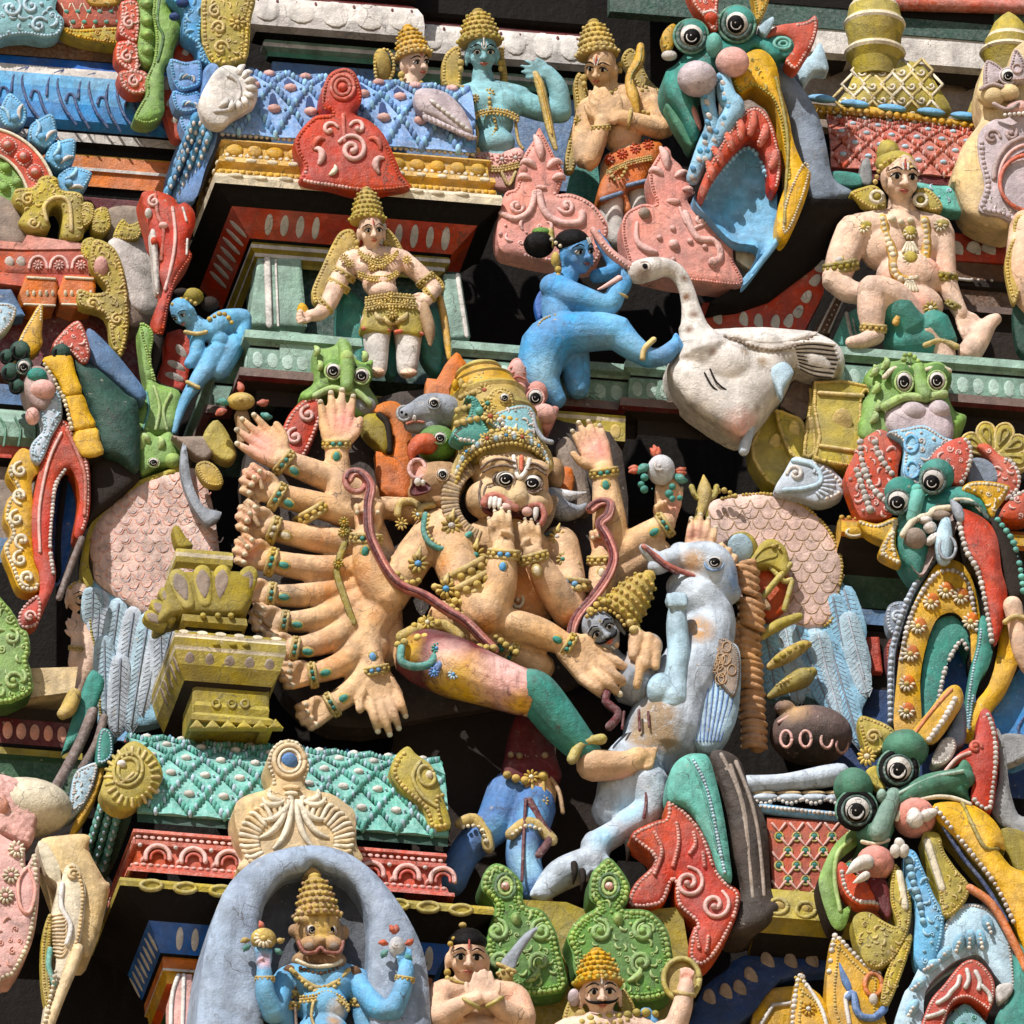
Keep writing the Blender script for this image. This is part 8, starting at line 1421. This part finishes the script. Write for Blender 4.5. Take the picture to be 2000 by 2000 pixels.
o = [(1490, 590), (1570, 482), (1660, 420), (1688, 300), (1700, 242), (1742, 240), (1782, 340), (1797, 480), (1782, 650), (1752, 788), (1650, 735), (1655, 600), (1602, 520)]
s = plq(o, h+20, 130, 30, 'red', 'white2', r=14, only=(.42, .8), inset=18); spiral(1670, 440, 34, 1.2, 0, 1, 14, 'red2', s); wire([(1500, 580), (1570, 500), (1640, 470)], 11, 'pink2', 4, s); pil([(1560, 600), (1600, 510), (1640, 530), (1656, 600), (1620, 660)], h+50, 40, 24, 30, 'jade'); part('ear')
pil([(1785, 340), (1830, 440), (1852, 640), (1900, 800), (1990, 830), (1990, 1000), (1860, 900), (1760, 790), (1800, 600)], h-60, 120, 30, 40, 'grey'); part('mane')
plq([(1040, 282), (1130, 290), (1232, 350), (1190, 430), (1140, 480), (1076, 450)], h-20, 70, 26, 'olive2', 'gold2', r=10, spirals=((1120, 385, 42, 1.4, 0, 1, 12),)); flower(1085, 490, 50, 'gold2', 'bone', h=h+40, n=11); s = pil([(1080, 570), (1140, 540), (1190, 640), (1170, 680), (1110, 640)], h+30, 40, 20, 26, 'olive2'); plq([(1436, 500), (1490, 400), (1552, 388), (1566, 450), (1520, 520), (1450, 540)], h+30, 70, 24, 'white2', 'white', r=8); part('crest')
o = [(1450, 745), (1600, 735), (1722, 790), (1802, 880), (1832, 990), (1790, 985), (1860, 1080), (1990, 1180), (1990, 1640), (1890, 1420), (1802, 1232), (1720, 1120), (1660, 1052), (1560, 930), (1462, 830)]
s = pil(o, h+70, 180, 50, 80, 'yellow', side='olive'); dots([(1460, 770), (1560, 900), (1680, 1050), (1790, 1200), (1880, 1390)], 14, 'white2', 6, s, gap=2.3); wire([(1600, 742), (1650, 850), (1720, 980), (1790, 985)], 12, 'olive', 5, s); wire([(1500, 870), (1600, 1030), (1720, 1180), (1840, 1380)], 14, 'navy', -20, s); wire([(1640, 1200), (1760, 1290), (1880, 1500), (1940, 1640)], 24, 'orange', h+60); pil([(1810, 880), (1990, 940), (1990, 1190), (1870, 1080)], h-30, 100, 30, 40, 'olive'); part('trunk')
for o, q in (([(1380, 930), (1470, 905), (1502, 1000), (1562, 1090), (1642, 1200), (1582, 1312), (1500, 1352), (1470, 1220)], 1), ([(1010, 1400), (1030, 1340), (1100, 1330), (1180, 1380), (1252, 1400), (1212, 1260), (1230, 1070), (1292, 1150), (1324, 1280), (1314, 1420), (1260, 1540), (1210, 1600), (1130, 1634), (1060, 1572)], 2), ([(1290, 1460), (1330, 1480), (1260, 1700), (1200, 1830), (1160, 1800), (1200, 1620)], 3)):
    s = plq(o, h+60-10*q, 110, 30, 'olive2', 'gold2', r=8, only=(.2, .9)); carve([p for p in o if p[1] > 1080 or q == 3], s, 'gold2', 34, q); 
    if q < 3: wire([(1410, 950), (1490, 1200)] if q == 1 else [(1260, 1120), (1290, 1300)], 22, 'bone', 2, s, flat=.5)
    part('foliage')
s = plq([(1290, 1010), (1340, 1000), (1382, 1080), (1442, 1230), (1502, 1360), (1472, 1550), (1402, 1652), (1340, 1560), (1350, 1300), (1300, 1200)], h+40, 100, 34, 'sky', 'sky2', r=9, only=(.1, .5), fill=50, seed=2); dots([(1310, 1050), (1330, 1150), (1370, 1280), (1390, 1400)], 20, 'sky2', 8, s); part('tongue')
s = plq([(1480, 1440), (1560, 1310), (1662, 1282), (1762, 1322), (1824, 1400), (1864, 1500), (1884, 1760), (1800, 1700), (1700, 1566), (1620, 1572), (1520, 1622), (1400, 1760), (1380, 2000), (1230, 1990), (1280, 1780), (1320, 1720), (1400, 1560)], h+20, 150, 30, 'ice', 'white2', r=9, only=(0, .4))
for x, y, a in ((1500, 1560, 50), (1580, 1500, 70), (1640, 1480, 85), (1700, 1480, 100), (1740, 1400, 110), (1430, 1620, 30), (1360, 1720, 40), (1330, 1850, 60)): ball(x, y, 8, 60, 32, 26, rot=a, m='sky2', hs=s); dots([(x-40*math.cos(math.radians(a)), y+40*math.sin(math.radians(a))), (x+40*math.cos(math.radians(a)), y-40*math.sin(math.radians(a)))], 11, 'white', 34, s)
part('arch_rim'); s = plq([(1370, 2000), (1420, 1820), (1500, 1720), (1600, 1602), (1682, 1592), (1762, 1680), (1774, 1780), (1744, 1862), (1702, 1832), (1620, 1792), (1540, 1832), (1470, 2000)], h+40, 120, 20, 'red', 'pink2', r=8)
for x, y, a in ((1450, 1880, 20), (1500, 1790, 40), (1560, 1720, 60), (1620, 1690, 85), (1680, 1700, 100), (1730, 1770, 120)): wire([(x-44*math.cos(math.radians(a)), y+44*math.sin(math.radians(a))), (x+14, y), (x+50*math.cos(math.radians(a)), y-50*math.sin(math.radians(a)))], 13, 'white2', 6, s)
part('arch_band'); plq([(1480, 2010), (1560, 1862), (1640, 1832), (1760, 2010)], h-20, 60, 20, 'aqua', 'teal2', k=3, fill=36); part('arch_lining')
pil([(1880, 1540), (1990, 1500), (1990, 2010), (1820, 2010), (1780, 1900), (1870, 1760)], h+30, 90, 40, 50, 'teal'); pil([(1785, 1730), (1860, 1710), (1870, 1760), (1800, 1820)], h+60, 40, 16, 20, 'white2'); part('leaf')
thing('foliage_ornament', 'mustard flame leaves edged with white beads and a blue eye at the bottom right', 'ornament')
for o, q in (([(690, 2010), (700, 1722), (736, 1656), (762, 1720), (852, 1802), (910, 2010)], 1), ([(868, 1830), (896, 1484), (930, 1460), (1002, 1530), (1092, 1620), (1172, 1680), (1166, 1840), (1190, 2010), (960, 2010)], 2)):
    s = plq(o, h-40+20*q, 110, 26, 'mustard', 'white', r=15, only=(.08, .55), inset=8); rim(o, 9, 'gold2', s, 44); 
    if q == 2: pil([(936, 1600), (960, 1640), (1000, 1720), (990, 1760), (950, 1700)], h+36, 10, 8, 14, 'denim'); wire([(980, 1790, 6), (1010, 1770, 6), (1040, 1880, 6), (1120, 1900, 6), (1180, 1850, 6)], 22, 'denim', hs=s); wire([(990, 1930), (970, 1790), (1000, 1760)], 13, 'white', 6, s); ringw(1120, 1720, 46, 60, 14, 'orange', s); ball(1120, 1800, 8, 24, 34, 16, m='white', hs=s)
    else: flower(770, 1850, 40, 'mustard', 'white', s); wire([(760, 1720), (840, 1850), (880, 1990)], 12, 'white', 4, s)
    part('leaf')
# ======================================================================= LEFT EDGE, MIDDLE
tile('D'); h = 330
thing('yali', 'dark green yali with yellow banded cloak above a narrow red horseshoe arch at left', 'yali', 'yali arches of the gate tower')
s = pil([(385, 130), (470, 160), (560, 222), (680, 330), (745, 400), (748, 740), (640, 690), (540, 640), (480, 420)], h-10, 200, 90, 140, 'dgreen', rough=3); pil([(470, -20), (560, 40), (700, 200), (790, 330), (740, 370), (600, 250), (480, 150)], h-80, 120, 40, 60, 'slate'); part('cloak')
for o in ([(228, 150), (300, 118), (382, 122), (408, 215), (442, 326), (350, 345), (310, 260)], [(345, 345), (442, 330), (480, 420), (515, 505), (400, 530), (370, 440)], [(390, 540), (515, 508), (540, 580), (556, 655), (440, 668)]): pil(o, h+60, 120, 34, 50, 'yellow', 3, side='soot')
dots([(240, 170), (310, 290), (350, 370), (390, 530)], 12, 'bone', h+90); part('cloak_band')
pil([(130, 300), (150, 200), (220, 180), (300, 240), (300, 330), (250, 420), (180, 400)], h+60, 120, 60, 60, 'mauve'); ball(200, 230, h+110, 56, 44, 40, m='teal'); ball(230, 310, h+110, 70, 60, 50, m='pink2'); ball(175, 450, h+80, 40, 50, 40, m='pink2')
for x, y, r in ((110, 100, 60), (60, 215, 56), (130, 180, 50), (90, 290, 44), (330, 110, 54), (40, 130, 44)): ball(x, y, h+40, r, r, r*.8, m='dgreen'); ringw(x-6, y+8, r*.6, r*.6, 9, 'ink', h=h+40+r*.6)
part('head'); eye(128, 185, h+80, 34, 'dgreen'); part('eye')
s = plq([(75, 120), (110, 20), (160, -70), (210, -150), (232, -130), (226, 0), (226, 70), (170, 120), (120, 130)], h+50, 90, 30, 'mustard', 'bone', r=8, only=(.1, .5)); part('horn'); plq([(285, 60), (340, -10), (400, -60), (440, -50), (480, 60), (482, 140), (440, 170), (380, 110), (300, 90)], h+40, 90, 30, 'red', 'pink2', r=9, fill=30); part('ear')
plq([(-40, -140), (40, -160), (90, -130), (70, -60), (20, 0), (-40, 20)], h, 80, 26, 'ice', 'white2', r=8, fill=30); s = plq([(215, 390), (280, 330), (320, 300), (335, 400), (330, 470), (280, 560), (250, 640), (212, 706), (170, 680), (170, 600), (230, 520)], h+60, 80, 34, 'gwhite', 'ice', r=9, fill=30); part('trunk')
o = [(345, 470), (400, 540), (440, 620), (482, 720), (484, 960), (442, 1092), (400, 1082), (430, 900), (405, 770), (365, 735), (318, 790), (292, 950), (280, 1150), (302, 1320), (242, 1480), (200, 1562), (112, 1582), (118, 1500), (206, 1424), (212, 1300), (182, 1200), (174, 950), (222, 700), (280, 530)]
s = plq(o, h+40, 120, 22, 'red', 'pink2', r=10, w=40, only=(.0, .2), side='rust'); dots([(350, 740), (300, 820), (282, 960), (270, 1150), (288, 1300)], 12, 'white2', 4, s, gap=1.7); wire([(330, 540), (260, 700), (212, 950), (216, 1180)], 9, 'pink2', 4, s); wire([(360, 530), (430, 680), (460, 800), (455, 980)], 12, 'brick', 4, s); spiral(160, 1530, 34, 1.1, 0, 1, 10, 'pink2', s); rim([(200, 1562), (112, 1582), (118, 1500), (206, 1424)], 11, 'pink2', s); part('arch_rim')
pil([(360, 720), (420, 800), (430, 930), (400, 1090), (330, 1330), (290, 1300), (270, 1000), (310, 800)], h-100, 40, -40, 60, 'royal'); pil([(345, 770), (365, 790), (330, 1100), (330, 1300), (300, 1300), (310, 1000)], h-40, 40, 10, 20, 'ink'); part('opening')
o = [(66, 680), (120, 622), (190, 660), (214, 740), (172, 800), (178, 950), (176, 1180), (214, 1310), (206, 1392), (110, 1386), (60, 1280), (18, 1160), (60, 1080), (24, 1000), (40, 900), (90, 850), (40, 760)]
s = plq(o, h+20, 90, 26, 'mustard', 'bone', r=12, only=(.45, .98)); 
for x, y, a in ((110, 740, 1), (110, 880, -1), (90, 1000, 1), (120, 1120, -1), (110, 1220, 1), (150, 1320, -1)): spiral(x, y, 44, 1.1, 90*a, a, 12, 'bone', s)
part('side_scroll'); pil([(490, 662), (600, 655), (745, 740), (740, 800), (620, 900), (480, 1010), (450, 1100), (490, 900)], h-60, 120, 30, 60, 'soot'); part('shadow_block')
thing('moulding', 'mint and red mouldings running off the left edge beside the yali', 'moulding')
LM = Run((-60, 270, 120), 'x420'); LM.sweep([(0, 0), (20, -40, 'slate'), (20, -130, 'slate'), (0, -150, 'ink'), (30, -200, 'mint2'), (70, -260, 'mint2'), (70, -350, 'mint'), (20, -380, 'mint'), (20, -395, 'red'), (10, -450, 'red2'), (-60, -470, 'ink'), (-60, -900, 'stone'), (-40, -960, 'slate'), (-40, -1060, 'slate')], 'mint'); 
for x in (60, 140, 220): wire([(x-60, 460), (x-30, 520), (x-40, 610)], 7, 'jade', 205)
part('moulding')
thing('leaf_bracket', 'green veined leaf with a small green yali face at its foot near the mint ledge', 'ornament')
s = plq([(752, -30), (800, -40), (830, 20), (815, 120), (830, 260), (960, 310), (972, 400), (930, 530), (740, 540), (745, 420), (790, 300), (770, 160)], 140, 110, 30, 'green2', 'lime', w=50); wire([(830, 290), (860, 400), (840, 520)], 10, 'lime', 4, s); wire([(920, 330), (880, 420), (900, 520)], 10, 'lime', 4, s); wire([(770, 520), (800, 420), (790, 320)], 8, 'teal', 4, s); rim([(752, -30), (800, -40), (830, 20), (815, 120), (830, 260)], 8, 'lime', s, 8); part('leaf')
pil([(740, 560), (800, 535), (850, 560), (920, 535), (974, 640), (972, 730), (860, 730), (750, 770)], 230, 120, 60, 60, 'green2'); ball(760, 600, 270, 30, 60, 30, m='lime'); ball(930, 690, 270, 50, 44, 40, m='lime'); eye(828, 700, 280, 30, 'lime', ry=24); curl(860, 620, 60, 60, 1, 16, 'lime', h=290); curl(800, 590, 60, 110, 1, 16, 'lime', h=290); part('face')
pil([(830, 10), (880, 20), (870, 120), (840, 250), (960, 300), (980, 320), (820, 300), (806, 200)], 60, 120, 20, 30, 'soot'); s = pil([(900, 0), (1030, 0), (1020, 200), (980, 310), (850, 270), (890, 120)], -60, 80, 10, 20, 'red', 2)
for x, y, a in ((980, 110, -60), (950, 180, -30), (940, 240, -20)): ball(x, y, 3, 56, 24, 6, rot=a, m='white2', hs=s)
part('fascia')
thing('statue', 'light blue crouching statue head downwards at the corner of the red fascia', 'statue')
tile('A'); HD = Head(985, 1690, 170, 74, -30, 24, 20); HD.skull(1.0); limb((1040, 1740, 130, 50), (1120, 1790, 120, 60), (1200, 1740, 110, 70), (1300, 1720, 90, 60)); ball(1180, 1840, 120, 60, 56, 50); ball(1060, 1790, 120, 60, 60, 50); limb((1060, 1780, 130, 44), (1060, 1900, 140, 40), (1020, 1960, 150, 30)); limb((1310, 1740, 90, 50), (1290, 1860, 110, 44)); limb((1170, 1900, 110, 64), (1130, 1960, 120, 64), (1060, 2060, 140, 44), (1000, 2150, 150, 30), (960, 2250, 150, 24), (940, 2330, 150, 16)); limb((1270, 1850, 100, 60), (1180, 2000, 110, 60)); fuse('body', 'sky', 7)
HD.features(lips='brick'); ball(1040, 1600, 130, 60, 50, 50, m='olive'); ball(980, 1575, 130, 44, 24, 30, m='soot'); ball(1130, 1640, 110, 50, 44, 40, m='soot'); dots([(930, 1640), (990, 1610), (1060, 1640)], 13, 'gold', 220); dots([(1130, 1720), (1200, 1690), (1250, 1740)], 14, 'gold', 180); wire([(1000, 1790), (1060, 1800), (1110, 1790)], 12, 'gold2', 190); wire([(1010, 2060), (1070, 2090)], 12, 'gold2', 190); part('ornament')
tile('D')
thing('statue', 'small bearded pale statue with joined hands peering out beside the left wing', 'statue')
HD = Head(425, 1440, 60, 84, 30); HD.skull(1.0); limb((440, 1540, 20, 60), (460, 1700, 20, 80), (440, 1850, 20, 70)); limb((400, 1780, 60, 36), (410, 1700, 90, 34), (420, 1620, 110, 26)); hand(415, 1640, 110, 110, 110, 'open', 1, 3); limb((430, 1850, 20, 60), (400, 1960, 40, 40), (360, 2020, 60, 30)); fuse('body', 'fair', 7, tints=[(370, 1990, 90, 50, 60, 'mustard')]); HD.features(tache=1); HD.b(0, .85, .5, .4, .3, .3, 'ink'); dots([(380, 1370), (420, 1345), (480, 1350)], 13, 'gold', 120); bangle(410, 1700, 90, 85, 36); part('beard')
thing('wood_pole', 'weathered brown timber poles leaning between the left wing and the dark recess', 'pole')
wire([(318, 1430), (380, 1260), (440, 1110)], 18, 'wood', h+60); tile('G'); wire([(300, 660), (420, 440), (500, 250)], 30, 'wood', 560); wire([(440, 560), (520, 420), (560, 280)], 24, 'wood', 560); part('pole')
tile('D')
thing('antefix', 'green scrolled antefix cut by the left edge above the sand ledge', 'ornament', 'carved antefixes on the shrine roofs')
o = [(-40, 1440), (30, 1460), (90, 1540), (110, 1590), (150, 1620), (164, 1720), (150, 1760), (172, 1850), (160, 1950), (-40, 1970)]; plq(o, 480, 140, 30, 'green2', 'lime', r=13, side='leaf', fill=54, seed=2, spirals=((70, 1880, 54, 1.2, 0, 1, 14), (60, 1640, 44, 1.2, 90, -1, 12))); part('antefix')
thing('recess', 'sand ledge over a red recess band with pale ovals, darkened as in shade, at the left edge', 'recess')
prism([(120, 1810, 350), (420, 1800, 350), (400, 1935, 350), (-40, 1990, 350), (-40, 1900, 350)], 200, 'sand'); part('ledge'); tile('G')
RL = Run((-60, 240, 260), 'x520'); RL.sweep([(0, 30), (-20, 0, 'soot'), (-40, -20, 'soot'), (-60, -160, 'maroon'), (-70, -180, 'ink'), (-50, -190, 'olive'), (-50, -230, 'olive'), (-80, -250, 'forest'), (-80, -420, 'forest'), (-60, -440, 'dgreen'), (-60, -1300, 'soot')], 'soot'); RL.petals(0, (-36, -26), (-62, -150), 7, 'rose', .8, 4, 0, 1, .7); part('band')  # maroon band and rose ovals: red and white toned down for shade
thing('support', 'pale blue and yellow carved strut with a hanging yellow foot beside the left wing', 'ornament')
s = plq([(540, 350), (600, 360), (610, 480), (560, 530), (522, 510)], 640, 70, 30, 'teal', 'ice', r=8); plq([(400, 590), (460, 540), (530, 530), (500, 660), (450, 760), (370, 830), (380, 740)], 600, 90, 24, 'ice', 'white2', r=8, fill=32); pil([(540, 540), (565, 560), (500, 760), (400, 910), (375, 910), (420, 800), (500, 660)], 580, 80, 20, 30, 'mustard'); pil([(470, 60), (530, 40), (560, 120), (440, 380), (360, 450), (350, 420)], 480, 60, 20, 30, 'teal'); limb((400, 160, 520, 40), (370, 230, 530, 44), (340, 260, 540, 34)); s = None; part('strut')
# ======================================================================= LEFT EDGE, BOTTOM
thing('yali', 'pinkish white flaking round yali body with beaded scroll arch at the left edge', 'yali', 'yali arches of the gate tower')
ball(120, 770, 560, 270, 170, 180, m='bone'); pil([(-60, 610), (60, 600), (200, 690), (190, 900), (150, 970), (60, 930), (-60, 850)], 700, 80, 40, 60, 'pink2', rough=6); ball(10, 760, 740, 40, 60, 30, m='rose'); part('body')
o = [(-60, 960), (60, 945), (130, 990), (140, 1080), (190, 1010), (212, 1100), (206, 1300), (170, 1500), (90, 1660), (40, 1690), (-60, 1660)]; s = plq(o, 780, 160, 40, 'pink2', 'bone', r=14, only=(.2, .9), w=60)
for x, y in ((90, 990), (60, 1130), (30, 1240)): flower(x, y, 46, 'bone', 'pink2', s, 8, 10)
wire([(150, 1090), (100, 1160), (110, 1300), (160, 1330), (190, 1200), (150, 1090)], 11, 'rose', 6, s); carve([(-40, 1330), (80, 1340), (150, 1450), (60, 1650), (-40, 1640)], s, 'rose', 44, 2); part('arch_rim')
thing('scroll_bracket', 'cream scrolled bracket pair carved with fine ridges beside the lower shrine', 'ornament')
pil([(210, 950), (340, 915), (480, 915), (480, 1000), (560, 1150), (590, 1210), (500, 1545), (400, 1530), (330, 1300), (260, 1100)], 700, 220, 60, 120, 'cream'); part('side')
o = [(204, 956), (260, 970), (320, 1080), (330, 1160), (350, 1090), (400, 1066), (440, 1130), (462, 1240), (440, 1450), (400, 1560), (320, 1760), (230, 1990), (250, 1800), (300, 1600), (270, 1420), (290, 1300), (310, 1180), (250, 1120)]
s = plq(o, 790, 90, 24, 'bone', 'cream', r=11, only=(.25, .7))
for i in range(12): f = i/11; wire([(280+10*f, 1350+210*f), (330+20*math.sin(f*3), 1340+230*f), (360, 1330+200*f)], 6, 'sand', 3, s)
wire([(335, 1180), (330, 1300), (380, 1400), (360, 1500)], 16, 'white', 4, s); spiral(395, 1130, 36, 1.1, 0, 1, 12, 'sand', s); wire([(420, 1530), (380, 1640), (320, 1780), (240, 1990)], 34, 'cream', 800); dots([(300, 1650), (260, 1850), (225, 2000)], 13, 'bone', 830); part('face')
s = plq([(262, 1340), (282, 1400), (270, 1600), (282, 1820), (250, 1840), (226, 1700), (226, 1480)], 800, 60, 16, 'olive2', 'gold2', r=8); wire([(270, 1530), (262, 1620), (290, 1720)], 16, 'teal2', 8, s); part('leaf')
finish()
